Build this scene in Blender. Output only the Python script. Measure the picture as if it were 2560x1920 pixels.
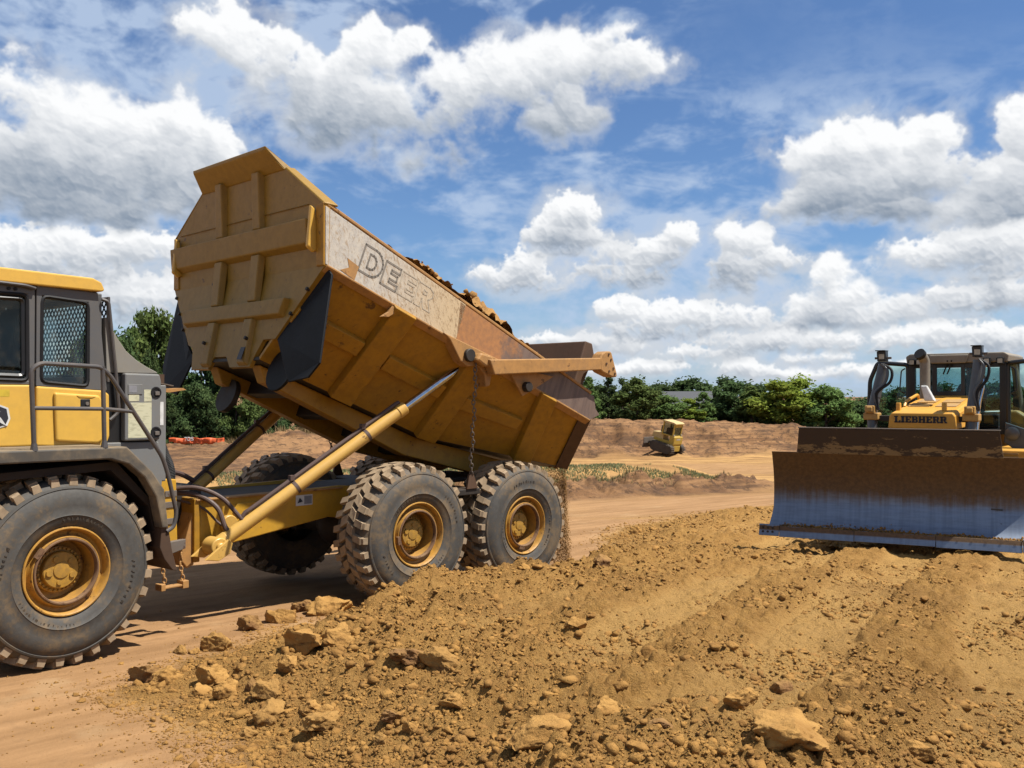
import bpy, bmesh, math, random
import numpy as np
from mathutils import Matrix, Vector
rad = math.radians
random.seed(7)
SC = bpy.context.scene
for o in list(bpy.data.objects):
    bpy.data.objects.remove(o)
COL = SC.collection

# ------------------------------------------------------------------ camera
CAM_H = 2.48
cam = bpy.data.cameras.new('camera')
cam.sensor_width = 36.0
cam.lens = 36.0 * 2300.0 / 2560.0
cam.clip_start = 0.05
cam.clip_end = 9000.0
camo = bpy.data.objects.new('camera', cam)
camo.location = (0, 0, CAM_H)
camo.rotation_euler = (rad(90) + 0.0113, 0, 0)
COL.objects.link(camo)
SC.camera = camo

# ------------------------------------------------------------------ sun, exposure
SUN = Vector((0.498, -0.133, 1.0)).normalized()
sl = bpy.data.lights.new('sun', 'SUN')
sl.energy = 5.0
sl.angle = rad(0.55)
sl.color = (1.0, 0.955, 0.88)
so = bpy.data.objects.new('sun', sl)
so.rotation_euler = SUN.to_track_quat('Z', 'Y').to_euler()
so.location = (30, -10, 60)
COL.objects.link(so)
VS = SC.view_settings
VS.view_transform = 'Standard'
VS.look = 'None'
VS.exposure = 0.85
VS.gamma = 1.0
VS.use_curve_mapping = False
SC.render.film_transparent = False

# ------------------------------------------------------------------ node helpers
class NT:
    def __init__(s, tree):
        s.t = tree; s.n = tree.nodes; s.l = tree.links
    def new(s, typ, **kw):
        nd = s.n.new(typ)
        for k, v in kw.items():
            setattr(nd, k, v)
        return nd
    def put(s, sock, v):
        if v is None:
            return
        if isinstance(v, bpy.types.NodeSocket):
            s.l.new(v, sock)
        else:
            if sock.type == 'RGBA' and not isinstance(v, (int, float)) and len(v) == 3:
                v = (*v, 1.0)
            if sock.type == 'VECTOR' and isinstance(v, (int, float)):
                v = (v, v, v)
            sock.default_value = v
    def math(s, op, a, b=None, c=None, clamp=False):
        nd = s.new('ShaderNodeMath', operation=op, use_clamp=clamp)
        s.put(nd.inputs[0], a)
        if b is not None: s.put(nd.inputs[1], b)
        if c is not None: s.put(nd.inputs[2], c)
        return nd.outputs[0]
    def vec(s, op, a, b=None, c=None):
        nd = s.new('ShaderNodeVectorMath', operation=op)
        s.put(nd.inputs[0], a)
        if b is not None:
            if op == 'SCALE': s.put(nd.inputs[3], b)
            else: s.put(nd.inputs[1], b)
        if c is not None: s.put(nd.inputs[2], c)
        return nd.outputs['Value'] if op in ('DOT_PRODUCT', 'LENGTH', 'DISTANCE') else nd.outputs[0]
    def comb(s, x, y, z=0.0):
        nd = s.new('ShaderNodeCombineXYZ')
        for i, v in enumerate((x, y, z)): s.put(nd.inputs[i], v)
        return nd.outputs[0]
    def sep(s, v):
        nd = s.new('ShaderNodeSeparateXYZ'); s.put(nd.inputs[0], v)
        return nd.outputs
    def noise(s, vec, scale, detail=4.0, rough=0.55, dist=0.0, dim='3D', col=False):
        nd = s.new('ShaderNodeTexNoise', noise_dimensions=dim)
        if vec is not None: s.put(nd.inputs['Vector'], vec)
        s.put(nd.inputs['Scale'], scale); s.put(nd.inputs['Detail'], detail)
        s.put(nd.inputs['Roughness'], rough); s.put(nd.inputs['Distortion'], dist)
        return nd.outputs[1] if col else nd.outputs[0]
    def voro(s, vec, scale, feature='F1', detail=0.0, rand=1.0, smooth=0.5):
        nd = s.new('ShaderNodeTexVoronoi', feature=feature)
        if vec is not None: s.put(nd.inputs['Vector'], vec)
        s.put(nd.inputs['Scale'], scale)
        if 'Detail' in nd.inputs: s.put(nd.inputs['Detail'], detail)
        s.put(nd.inputs['Randomness'], rand)
        if feature == 'SMOOTH_F1': s.put(nd.inputs['Smoothness'], smooth)
        return nd.outputs[0]
    def sstep(s, v, a, b, lo=0.0, hi=1.0):
        nd = s.new('ShaderNodeMapRange', interpolation_type='SMOOTHSTEP')
        s.put(nd.inputs['Value'], v)
        for k, w in zip(('From Min', 'From Max', 'To Min', 'To Max'), (a, b, lo, hi)):
            s.put(nd.inputs[k], w)
        return nd.outputs[0]
    def lin(s, v, a, b, lo=0.0, hi=1.0):
        nd = s.new('ShaderNodeMapRange', interpolation_type='LINEAR')
        s.put(nd.inputs['Value'], v)
        for k, w in zip(('From Min', 'From Max', 'To Min', 'To Max'), (a, b, lo, hi)):
            s.put(nd.inputs[k], w)
        return nd.outputs[0]
    def mix(s, f, a, b, mode='MIX'):
        nd = s.new('ShaderNodeMix', data_type='RGBA', blend_type=mode)
        s.put(nd.inputs[0], f); s.put(nd.inputs[6], a); s.put(nd.inputs[7], b)
        return nd.outputs[2]
    def mixf(s, f, a, b):
        nd = s.new('ShaderNodeMix', data_type='FLOAT')
        s.put(nd.inputs[0], f); s.put(nd.inputs[2], a); s.put(nd.inputs[3], b)
        return nd.outputs[0]
    def bump(s, h, strength=0.3, dist=0.02):
        nd = s.new('ShaderNodeBump')
        s.put(nd.inputs['Height'], h); s.put(nd.inputs['Strength'], strength); s.put(nd.inputs['Distance'], dist)
        return nd.outputs[0]

# ------------------------------------------------------------------ numpy noise
def _hash(ix, iy, seed):
    h = (ix.astype(np.int64) * 374761393 + iy.astype(np.int64) * 668265263 + seed * 1442695041) & 0xffffffff
    h = ((h ^ (h >> 13)) * 1274126177) & 0xffffffff
    h = (h ^ (h >> 16)) & 0xffffffff
    return h.astype(np.float64) / 4294967295.0
def vnoise(x, y, seed=0):
    ix = np.floor(x); iy = np.floor(y); fx = x - ix; fy = y - iy
    fx = fx * fx * fx * (fx * (fx * 6 - 15) + 10); fy = fy * fy * fy * (fy * (fy * 6 - 15) + 10)
    a = _hash(ix, iy, seed); b = _hash(ix + 1, iy, seed); c = _hash(ix, iy + 1, seed); d = _hash(ix + 1, iy + 1, seed)
    return (a * (1 - fx) + b * fx) * (1 - fy) + (c * (1 - fx) + d * fx) * fy - 0.5
def fbm(x, y, oct=5, seed=0, gain=0.5):
    s = 0.0; a = 1.0
    for i in range(oct):
        ca, sa = math.cos(i * 1.1), math.sin(i * 1.1)
        s = s + a * vnoise(x * ca - y * sa, x * sa + y * ca, seed + i * 17); a *= gain; x = x * 2.03; y = y * 2.03
    return s
def sst(x, a, b):
    t = np.clip((x - a) / (b - a), 0, 1); return t * t * (3 - 2 * t)

# ------------------------------------------------------------------ sky (world)
# ---- cumulus: each cloud a density over (azimuth, elevation), lit by marching towards the sun above
def px_dir(u, v):
    "azimuth and elevation of a direction given in picture units about the view axis"
    x = (u - 1280) / 2300.0; e = (986 - v) / 2300.0
    return math.atan(x), math.atan(e / math.sqrt(1 + x * x))
def billow(x, y, oct, seed, gain=0.55):
    s = 0.0; a = 1.0; t = 0.0
    for i in range(oct):
        ca, sa = math.cos(i * 0.9), math.sin(i * 0.9)
        s = s + a * (1 - 2.4 * np.abs(vnoise(x * ca - y * sa, x * sa + y * ca, seed + i * 13))); t += a; a *= gain; x = x * 2.1; y = y * 2.1
    return s / t
def shift(a, sy, sx):
    o = np.zeros_like(a); h, w = a.shape
    if sy < h and sx < w: o[:h - sy, :w - sx] = a[sy:, sx:]
    return o
def cloud_layers(azs, els, groups):
    "regular grid of azimuths and elevations -> premultiplied cloud brightness, cover, veil"
    az, el = np.meshgrid(azs, els); st = azs[1] - azs[0]; ste = els[1] - els[0]
    px = az * 40.0; py = el * 40.0
    wx = 0.030 * fbm(px * 0.35, py * 0.35, 4, 3, 0.6); wy = 0.026 * fbm(px * 0.35 + 7, py * 0.35, 4, 4, 0.6)
    BI = billow(px * 0.60, py * 0.66, 6, 21, 0.60); BL = billow(px * 0.60, py * 0.66, 3, 21, 0.55)
    FB = fbm(px * 0.5, py * 0.6, 6, 41, 0.62); FM = fbm(px * 1.1, py * 1.2, 4, 83, 0.55); FV = fbm(px * 0.22, py * 0.25, 3, 85, 0.55)
    BI2 = billow(px * 1.7, py * 1.9, 5, 121, 0.60); BL2 = billow(px * 1.7, py * 1.9, 2, 121, 0.55); FB2 = fbm(px * 1.5, py * 1.8, 5, 141, 0.62)
    LUM = np.zeros(az.shape); A = np.zeros(az.shape)
    for blobs in groups:
        P = blobs
        a0 = min(p[0] - p[2] for p in P) - 0.06; a1 = max(p[0] + p[2] for p in P) + 0.06
        e0 = min(p[1] - p[3] for p in P) - 0.06; e1 = max(p[1] + p[3] for p in P) + 0.06
        i0, i1 = np.searchsorted(azs, (a0, a1)); j0, j1 = np.searchsorted(els, (e0, e1))
        if i1 - i0 < 3 or j1 - j0 < 3: continue
        S = (slice(j0, j1), slice(i0, i1))
        hgt = max(p[1] + p[3] for p in P) - min(p[1] - p[3] for p in P)
        sc = min(1.0, max(0.35, hgt / 0.16))
        ax = az[S] + wx[S] * sc; ay = el[S] + wy[S] * sc
        acc = np.full(ax.shape, -3.0); bot = np.full(ax.shape, 9.0); wsum = np.zeros(ax.shape); vsum = np.zeros(ax.shape)
        for (ca, ce, ra, re, w) in P:
            dx = (ax - ca) / ra; dy = (ay - ce) / re
            dyb = np.where(dy < 0, dy * 1.15, dy)
            f = w * (1 - (dx * dx + dyb * dyb))
            acc = np.maximum(acc, f) + 0.12 * np.clip(np.minimum(acc, f), 0, 1)
            k = np.exp(np.clip(3.0 * f, -20, 6)); wsum += k; vsum += k * dy
        loc = vsum / wsum                       # -1 at the base of the nearest lobe, 1 at its top
        mx_ = min(1.0, max(0.0, (sc - 0.35) / 0.5)); bi = BI[S] * mx_ + BI2[S] * (1 - mx_); bl = BL[S] * mx_ + BL2[S] * (1 - mx_); fb = FB[S] * mx_ + FB2[S] * (1 - mx_)
        D = acc * 0.95 + 0.98 * bi - 0.50 + 0.80 * fb
        Dl = acc + 0.75 * bl - 0.36 + 0.30 * fb
        gl = (el[S] - min(p[1] - p[3] for p in P)) / hgt
        k_up = 0.46 + 1.0 * np.clip(FV[S], 0, 1); k_dn = 1.25
        kk = k_dn + (k_up - k_dn) * sst(loc + 0.6 * (gl - 0.4), -0.7, 0.35)
        al = sst(D, 0.0, kk)
        halo = 0.50 * sst(acc + 1.6 * FB[S] + 0.6 * FM[S], -1.0, 0.75)
        dens = np.clip(Dl, 0, 1.5)
        occ = np.zeros_like(D)
        for k in range(1, 13):
            d = (0.0040 * k + 0.00050 * k * k) * (0.45 + 0.55 * sc)
            occ += shift(dens, int(round(d / ste)), int(round(d * 0.30 / st))) * (0.0040 + 0.0010 * k) * (0.45 + 0.55 * sc)
        occ = occ / (0.35 + 0.65 * sc)
        gy, gx = np.gradient(np.clip(Dl * 0.9 + 0.10 * D, -0.3, 2.0), ste, st)
        rel = np.clip(-(gy * 0.85 + gx * 0.45) * 0.0085, -0.5, 0.5)
        lum = 0.58 * np.exp(-occ * 11.0) + 0.46 * sst(gl + 0.40 * loc + 0.35 * FV[S], 0.02, 1.05) + rel * 0.22 + 0.01 + 0.17 * FM[S] * sst(D, 0.1, 0.8)
        edge = 1 - sst(D, 0.02, 0.6)
        lum = lum * (1 - 0.55 * edge) + 0.36 * edge
        lum = np.clip(lum, 0.0, 1.0)
        LUM[S] = LUM[S] * (1 - halo) + 0.55 * halo; A[S] = A[S] * (1 - halo) + halo
        LUM[S] = LUM[S] * (1 - al) + lum * al; A[S] = A[S] * (1 - al) + al
    # high thin veil, drawn out sideways, with mackerel ripples
    vx = az * 5.0; vy = el * 13.0
    q = fbm(vx + 0.5 * fbm(vx, vy, 3, 91), vy + 0.5 * fbm(vx + 3, vy, 3, 92), 8, 95, 0.68)
    rip = fbm(az * 26.0, el * 44.0, 4, 97, 0.6)
    q2 = fbm(az * 2.6 + 4.1, el * 5.0, 2, 99)
    veil = sst(q + 0.55 * rip, -0.35, 0.85) * np.maximum(sst(q2, -0.45, 0.20), 0.95 * sst(el, 0.36, 0.14))
    veil = np.clip(veil * 1.0, 0, 0.85)
    return LUM, A, veil
CLOUDS = [
 [(2150, 932, 120, 28, 1.0), (2290, 925, 90, 25, 1.0)], [(2450, 925, 110, 30, 1.0), (2580, 930, 90, 28, 1.0)], [(1860, 930, 110, 28, 1.0), (1980, 935, 90, 25, .9)], [(1620, 925, 100, 28, .9), (1500, 930, 80, 25, .9)], [(1700, 890, 70, 25, .9), (1780, 895, 60, 22, .9)],
 [(1350, 920, 110, 28, .9)], [(1000, 900, 200, 40, .8)], [(300, 880, 260, 40, .8)], [(2080, 895, 80, 24, .9), (2000, 898, 60, 20, .8)], [(1560, 870, 70, 26, .9)],
 [(1390, 848, 90, 32, 1.0), (1480, 860, 80, 30, .9)],
 [(1930, 850, 120, 45, 1.0), (2060, 860, 120, 40, 1.0), (1830, 865, 110, 35, .9)],
 [(2230, 850, 150, 45, 1.0), (2370, 845, 130, 45, 1.0), (2500, 850, 150, 45, 1.0)],
 [(1560, 775, 80, 40, 1.1), (1640, 800, 110, 50, 1.1), (1740, 800, 90, 45, 1.0), (1830, 805, 90, 45, 1.0), (1650, 835, 170, 35, .9)],
 [(700, 790, 300, 60, .8), (430, 750, 200, 60, .8), (180, 730, 260, 70, .9)],
 [(2070, 690, 50, 55, 1.1), (2120, 735, 100, 65, 1.2), (2050, 785, 120, 55, 1.2), (2180, 790, 110, 45, 1.1), (2290, 775, 60, 40, 1.0), (1990, 810, 90, 40, .9)],
 [(2400, 760, 110, 45, 1.0), (2510, 730, 80, 45, 1.0), (2590, 720, 80, 50, 1.0)],
 [(1310, 660, 70, 60, .9), (1240, 690, 80, 45, .9), (1330, 710, 110, 40, .8)],
 [(1700, 600, 70, 50, 1.1), (1630, 640, 90, 45, 1.0), (1560, 690, 110, 40, .8), (1520, 640, 60, 40, .8)],
 [(1870, 600, 75, 55, 1.1), (1950, 640, 60, 40, .9), (1870, 670, 90, 60, 1.0), (1840, 720, 80, 40, .7)],
 [(1430, 540, 90, 60, 1.1), (1380, 590, 90, 55, 1.0), (1460, 610, 80, 50, .9)],
 [(2580, 620, 130, 80, 1.2), (2470, 610, 110, 70, 1.1), (2380, 650, 120, 50, .8), (2290, 650, 100, 40, .7), (2540, 690, 120, 45, .9)],
 [(100, 640, 280, 75, 1.1), (360, 640, 220, 60, .9), (20, 700, 150, 50, .9)],
 [(2580, 330, 70, 75, 1.0), (2520, 450, 95, 80, 1.1), (2580, 500, 90, 90, 1.1), (2440, 530, 70, 55, .9)],
 [(2020, 375, 100, 75, 1.2), (2110, 390, 100, 80, 1.2), (2200, 355, 90, 65, 1.1), (2330, 335, 70, 65, 1.1), (2290, 410, 110, 75, 1.2), (2370, 440, 70, 70, 1.0), (2120, 470, 180, 80, 1.4), (1980, 510, 100, 55, 1.1), (2180, 530, 180, 50, 1.1)],
 [(60, 250, 105, 100, 1.1), (200, 310, 130, 95, 1.1), (330, 340, 100, 85, 1.0), (420, 300, 95, 75, 1.0), (90, 400, 230, 120, 1.5), (320, 440, 230, 110, 1.4), (520, 370, 100, 95, 1.0), (560, 450, 110, 80, .9), (150, 500, 330, 70, 1.2), (440, 520, 160, 60, .9)],
 [(570, 105, 105, 80, 1.1), (680, 160, 130, 100, 1.2), (820, 210, 150, 110, 1.3), (920, 150, 100, 75, 1.0), (1000, 150, 90, 70, 1.0), (960, 290, 210, 100, 1.3), (1130, 260, 150, 100, 1.2), (1270, 200, 130, 110, 1.2), (1400, 150, 150, 95, 1.3), (1540, 90, 95, 65, 1.1), (1590, 170, 120, 60, 1.0), (1300, 300, 130, 70, .9), (1030, 370, 170, 45, .9), (1440, 250, 90, 50, .8)],
]

GROUPS = [[px_dir(b[0], b[1]) + (b[2] / 2300.0, b[3] / 2300.0, b[4]) for b in g_] for g_ in CLOUDS]
def other_clouds():
    "the same kind of sky all round: loose cumulus over every other azimuth"
    rg = np.random.RandomState(5); out = []
    for k in range(95):
        ca = rg.uniform(-math.pi, math.pi); ce = 0.02 + 1.25 * rg.uniform(0, 1) ** 1.7
        if abs(ca) < 0.66 and ce < 0.50: continue
        s = (0.03 + 0.11 * min(1, ce / 0.35)) * rg.uniform(0.6, 1.2); g_ = []
        for j in range(rg.randint(3, 8)):
            g_.append((ca + rg.normal(0, s) / max(0.35, math.cos(ce)), ce + rg.normal(0, s * 0.3), s * rg.uniform(0.5, 0.9) / max(0.35, math.cos(ce)), s * rg.uniform(0.35, 0.6), rg.uniform(0.9, 1.3)))
        out.append(g_)
    out.sort(key=lambda q: q[0][1]); return out
def sky_image(name, azs, els, groups):
    L, A_, V = cloud_layers(azs, els, groups)
    im = bpy.data.images.new(name, len(azs), len(els), float_buffer=True, is_data=True)
    px = np.stack([L, A_, V, np.ones_like(L)], -1).astype(np.float32)
    im.pixels.foreach_set(px.ravel()); im.update()
    return im
SKY_STR = 0.051
SKY_TINT = (0.84, 1.03, 1.27)
CLOUD_LIT = (0.545, 0.550, 0.555)
CLOUD_DARK = (0.135, 0.170, 0.220)
CLOUD_VEIL = (0.270, 0.335, 0.440)
def build_world():
    w = bpy.data.worlds.new('World')
    SC.world = w
    w.use_nodes = True
    t = NT(w.node_tree); t.n.clear()
    out = t.new('ShaderNodeOutputWorld')
    sky = t.new('ShaderNodeTexSky', sky_type='NISHITA')
    sky.sun_disc = False
    sky.sun_elevation = math.asin(SUN.z)
    sky.sun_rotation = math.atan2(SUN.x, SUN.y)
    sky.altitude = 100; sky.air_density = 1.0; sky.dust_density = 0.5; sky.ozone_density = 3.0
    AZ, E0, E1 = 0.60, -0.02, 0.50
    near = sky_image('cumulus_ahead', np.linspace(-AZ, AZ, 1400), np.linspace(E0, E1, 600), GROUPS)
    wide = sky_image('cumulus_all_round', np.linspace(-math.pi, math.pi, 1100), np.linspace(-0.02, math.pi / 2, 280), GROUPS + other_clouds())
    tc = t.new('ShaderNodeTexCoord')
    D = t.sep(tc.outputs['Generated'])
    az = t.math('ARCTAN2', D[0], D[1]); el = t.math('ARCSINE', D[2])
    def tex(im, a0, a1, e0, e1):
        n = t.new('ShaderNodeTexImage'); n.image = im; n.extension = 'EXTEND'; n.interpolation = 'Cubic'
        t.l.new(t.comb(t.lin(az, a0, a1), t.lin(el, e0, e1)), n.inputs[0]); return n.outputs[0]
    c1 = tex(near, -AZ, AZ, E0, E1); c2 = tex(wide, -math.pi, math.pi, -0.02, math.pi / 2)
    inside = t.math('MULTIPLY', t.sstep(t.math('ABSOLUTE', az), AZ, AZ - 0.04), t.sstep(el, E1, E1 - 0.04))
    C3 = t.sep(t.mix(inside, c2, c1))
    skyc = t.mix(1.0, t.vec('SCALE', sky.outputs[0], SKY_STR), SKY_TINT, 'MULTIPLY')
    c = t.mix(C3[2], skyc, CLOUD_VEIL)
    c = t.mix(t.math('MULTIPLY', t.sstep(el, 0.16, 0.0), 0.55), c, (0.27, 0.345, 0.45))
    cl = t.mix(t.math('DIVIDE', C3[0], t.math('MAXIMUM', C3[1], 0.001), clamp=True), CLOUD_DARK, CLOUD_LIT)
    c = t.mix(C3[1], c, cl)
    bg = t.new('ShaderNodeBackground'); t.l.new(c, bg.inputs[0]); bg.inputs[1].default_value = 1.0
    t.l.new(bg.outputs[0], out.inputs[0])
build_world()

# ------------------------------------------------------------------ materials
def mat_new(name):
    m = bpy.data.materials.new(name); m.use_nodes = True
    t = NT(m.node_tree)
    b = t.n['Principled BSDF']
    tc = t.new('ShaderNodeTexCoord')
    return m, t, b, tc.outputs['Object']

KA3 = (0.66, 0.66, 0.66)
KS3 = (0.86, 0.87, 0.86)
DUST = (0.30, 0.19, 0.085)
def paint(name, col, rough=0.45, dust=0.35, dcol=DUST, rust=0.0, scale=1.0, var=0.12, spec=0.4, metal=0.0, bump=0.15, streak=0.0, scr=0.0):
    m, t, b, P = mat_new(name)
    big = t.noise(P, 1.3 * scale, 5, 0.6)
    fine = t.noise(P, 9.0 * scale, 6, 0.65)
    sm = t.noise(P, 60.0 * scale, 3, 0.6)
    c2 = tuple(max(0, x * (1 - var * 2.0)) for x in col)
    c = t.mix(t.sstep(fine, 0.35, 0.7), col, c2)
    dm = t.math('MULTIPLY', t.sstep(t.math('MULTIPLY_ADD', fine, 0.5, t.math('MULTIPLY', big, 0.5)), 0.40, 0.66), dust)
    up = t.new('ShaderNodeNewGeometry').outputs['Normal']
    upz = t.sep(up)[2]
    dm = t.math('ADD', dm, t.math('MULTIPLY', t.sstep(upz, 0.55, 1.0), dust * 0.8), clamp=True)
    if streak > 0:
        Ps = t.vec('MULTIPLY', P, (7.0, 7.0, 0.7))
        st = t.noise(Ps, 1.6 * scale, 5, 0.6)
        dm = t.math('ADD', dm, t.math('MULTIPLY', t.sstep(st, 0.52, 0.72), streak), clamp=True)
    c = t.mix(dm, c, dcol)
    if scr > 0:
        mp = t.new('ShaderNodeMapping'); mp.inputs['Rotation'].default_value = (0.3, 0.7, 0.2); t.l.new(P, mp.inputs[0])
        s1 = t.noise(t.vec('MULTIPLY', mp.outputs[0], (2.0, 14.0, 38.0)), 1.0, 4, 0.6, 0.4)
        s2 = t.noise(t.vec('MULTIPLY', P, (30.0, 12.0, 1.6)), 1.0, 4, 0.6, 0.3)
        c = t.mix(t.math('MULTIPLY', t.sstep(s1, 0.66, 0.72), 0.6 * scr), c, (0.10, 0.05, 0.02))
        c = t.mix(t.math('MULTIPLY', t.sstep(s2, 0.60, 0.75), 0.35 * scr), c, tuple(x * 0.5 for x in col))
    if rust > 0:
        rn = t.noise(P, 5.0 * scale, 8, 0.7)
        rm = t.math('MULTIPLY', t.sstep(rn, 0.66 - 0.18 * rust, 0.70 - 0.16 * rust), 0.8)
        c = t.mix(rm, c, (0.085, 0.036, 0.016))
    t.l.new(t.mix(1.0, c, KA3, 'MULTIPLY'), b.inputs['Base Color'])
    r = t.math('ADD', t.math('MULTIPLY_ADD', dm, 0.35, rough), t.math('MULTIPLY', t.math('SUBTRACT', sm, 0.5), 0.15), clamp=True)
    t.l.new(r, b.inputs['Roughness'])
    b.inputs['Metallic'].default_value = metal
    b.inputs['Specular IOR Level'].default_value = spec
    if bump:
        h = t.math('MULTIPLY_ADD', sm, 0.3, fine)
        if scr > 0: h = t.math('ADD', h, t.math('MULTIPLY', t.noise(P, 2.4, 2, 0.5), 5.0))
        t.l.new(t.bump(h, bump, 0.006), b.inputs['Normal'])
    return m

def plain(name, col, rough=0.6, spec=0.4, metal=0.0):
    m, t, b, P = mat_new(name)
    n = t.noise(P, 14.0, 5, 0.6)
    c = t.mix(t.sstep(n, 0.35, 0.7), col, tuple(x * 0.78 for x in col))
    t.l.new(t.mix(1.0, c, KA3, 'MULTIPLY'), b.inputs['Base Color'])
    b.inputs['Roughness'].default_value = rough
    b.inputs['Specular IOR Level'].default_value = spec
    b.inputs['Metallic'].default_value = metal
    return m

def glass(name, tint=(0.55, 0.66, 0.62), refl=1.0):
    m = bpy.data.materials.new(name); m.use_nodes = True
    t = NT(m.node_tree); t.n.clear()
    out = t.new('ShaderNodeOutputMaterial')
    tr = t.new('ShaderNodeBsdfTransparent'); tr.inputs[0].default_value = (*[c_ ** 0.5 for c_ in tint], 1)
    gl = t.new('ShaderNodeBsdfGlossy'); gl.inputs['Roughness'].default_value = 0.03
    gl.inputs[0].default_value = (0.9, 0.95, 0.95, 1)
    lw = t.new('ShaderNodeLayerWeight'); lw.inputs[0].default_value = 0.5
    fr_ = t.math('MULTIPLY_ADD', t.math('POWER', lw.outputs['Facing'], 4.0), 0.5, 0.03)
    tcn = t.new('ShaderNodeTexCoord')
    n = t.noise(tcn.outputs['Object'], 6.0, 5, 0.6)
    df = t.new('ShaderNodeBsdfDiffuse'); df.inputs[0].default_value = (0.30, 0.24, 0.16, 1)
    mx = t.new('ShaderNodeMixShader')
    t.l.new(t.math('MULTIPLY', fr_, refl), mx.inputs[0]); t.l.new(tr.outputs[0], mx.inputs[1]); t.l.new(gl.outputs[0], mx.inputs[2])
    m2 = t.new('ShaderNodeMixShader')
    t.l.new(t.math('MULTIPLY', t.sstep(n, 0.4, 0.75), 0.06), m2.inputs[0]); t.l.new(mx.outputs[0], m2.inputs[1]); t.l.new(df.outputs[0], m2.inputs[2])
    t.l.new(m2.outputs[0], out.inputs[0])
    return m

YEL = (0.66, 0.36, 0.030)
YEL2 = (0.70, 0.38, 0.06)
M = {}
M['yellow'] = paint('yellow_paint', YEL, 0.42, 0.22, rust=0.10, var=0.06)
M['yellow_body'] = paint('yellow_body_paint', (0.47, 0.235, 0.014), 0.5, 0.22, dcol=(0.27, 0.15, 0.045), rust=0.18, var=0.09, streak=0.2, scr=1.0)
M['yellow_front'] = paint('yellow_headboard_paint', (0.345, 0.195, 0.020), 0.5, 0.14, dcol=(0.26, 0.15, 0.033), rust=0.12, var=0.07, scr=1.0)
M['yellow_clean'] = paint('yellow_cab_paint', (0.80, 0.47, 0.075), 0.35, 0.10, dcol=(0.7, 0.45, 0.16), var=0.05, spec=0.5, bump=0.05)
M['yellow_rust'] = paint('worn_orange_paint', (0.50, 0.255, 0.075), 0.6, 0.35, dcol=(0.38, 0.22, 0.10), rust=0.35, var=0.12)
M['yellow_cyl'] = paint('cylinder_yellow_paint', (0.72, 0.43, 0.10), 0.35, 0.2, dcol=(0.55, 0.36, 0.14), rust=0.05, var=0.04, spec=0.5)
M['rim'] = paint('rim_yellow_paint', (0.60, 0.31, 0.05), 0.45, 0.35, dcol=(0.34, 0.19, 0.08), rust=0.35, scale=2.0)
M['hub'] = paint('hub_yellow_paint', (0.52, 0.28, 0.04), 0.45, 0.30, dcol=(0.30, 0.18, 0.07), rust=0.15, scale=3.0)
M['rust_lip'] = paint('rusty_rim_lip', (0.20, 0.10, 0.05), 0.7, 0.4, rust=0.6, scale=3)
M['grey'] = paint('grey_cab_paint', (0.115, 0.115, 0.118), 0.42, 0.22, dcol=(0.24, 0.20, 0.15), var=0.06, bump=0.05)
M['grey_light'] = paint('grey_box_paint', (0.20, 0.205, 0.205), 0.5, 0.25, dcol=(0.30, 0.25, 0.18), var=0.05, bump=0.05)
M['grey_beige'] = paint('grey_plastic_hump', (0.26, 0.245, 0.215), 0.55, 0.3, dcol=(0.33, 0.28, 0.2), var=0.05, bump=0.05)
M['fender'] = paint('fender_plastic', (0.085, 0.075, 0.062), 0.6, 0.75, dcol=(0.29, 0.215, 0.13), var=0.15)
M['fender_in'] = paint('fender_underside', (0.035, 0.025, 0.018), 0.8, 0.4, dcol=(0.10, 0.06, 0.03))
M['rail'] = paint('handrail_paint', (0.075, 0.07, 0.07), 0.42, 0.35, dcol=(0.20, 0.15, 0.11), spec=0.5, bump=0.05)
M['black'] = plain('black_rubber', (0.012, 0.012, 0.014), 0.65, 0.3)
M['black_gloss'] = plain('black_frame', (0.012, 0.013, 0.014), 0.35, 0.5)
M['flap'] = paint('rubber_flap', (0.006, 0.007, 0.010), 0.6, 0.06, dcol=(0.03, 0.028, 0.026), var=0.2, spec=0.2)
M['dark'] = paint('dark_greasy_steel', (0.025, 0.02, 0.016), 0.6, 0.35, dcol=(0.10, 0.065, 0.04))
M['hose'] = paint('hose_rubber', (0.10, 0.06, 0.05), 0.55, 0.3, dcol=(0.19, 0.12, 0.085))
M['chrome'] = plain('chrome_rod', (0.75, 0.77, 0.80), 0.12, 0.6, 1.0)
M['steel'] = paint('worn_grey_steel', (0.17, 0.145, 0.125), 0.55, 0.35, dcol=(0.22, 0.16, 0.11), rust=0.3, var=0.12, streak=0.15)
M['steel_dark'] = paint('dark_brown_steel', (0.105, 0.052, 0.026), 0.65, 0.35, dcol=(0.15, 0.085, 0.045), rust=0.4, var=0.15, streak=0.15)
M['brownflap'] = paint('brown_mud_flap', (0.075, 0.040, 0.022), 0.75, 0.5, dcol=(0.16, 0.085, 0.04))
M['sticker'] = plain('white_sticker', (0.75, 0.75, 0.72), 0.4)
M['white'] = plain('white_plastic', (0.80, 0.80, 0.78), 0.4)
M['glass'] = glass('cab_glass', (0.74, 0.82, 0.79))
M['glass_dark'] = glass('dark_tinted_glass', (0.30, 0.36, 0.33))
M['glass_teal'] = glass('teal_tinted_glass', (0.42, 0.62, 0.62), 0.8)
M['lamp'] = plain('lamp_lens', (0.55, 0.52, 0.42), 0.2, 0.6)
M['seat'] = plain('seat_fabric', (0.03, 0.03, 0.033), 0.9)
M['skin'] = plain('skin', (0.36, 0.19, 0.12), 0.55)
M['shirt'] = plain('dark_work_shirt', (0.05, 0.055, 0.065), 0.9)
M['hair'] = plain('dark_cap', (0.02, 0.02, 0.025), 0.8)
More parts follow.
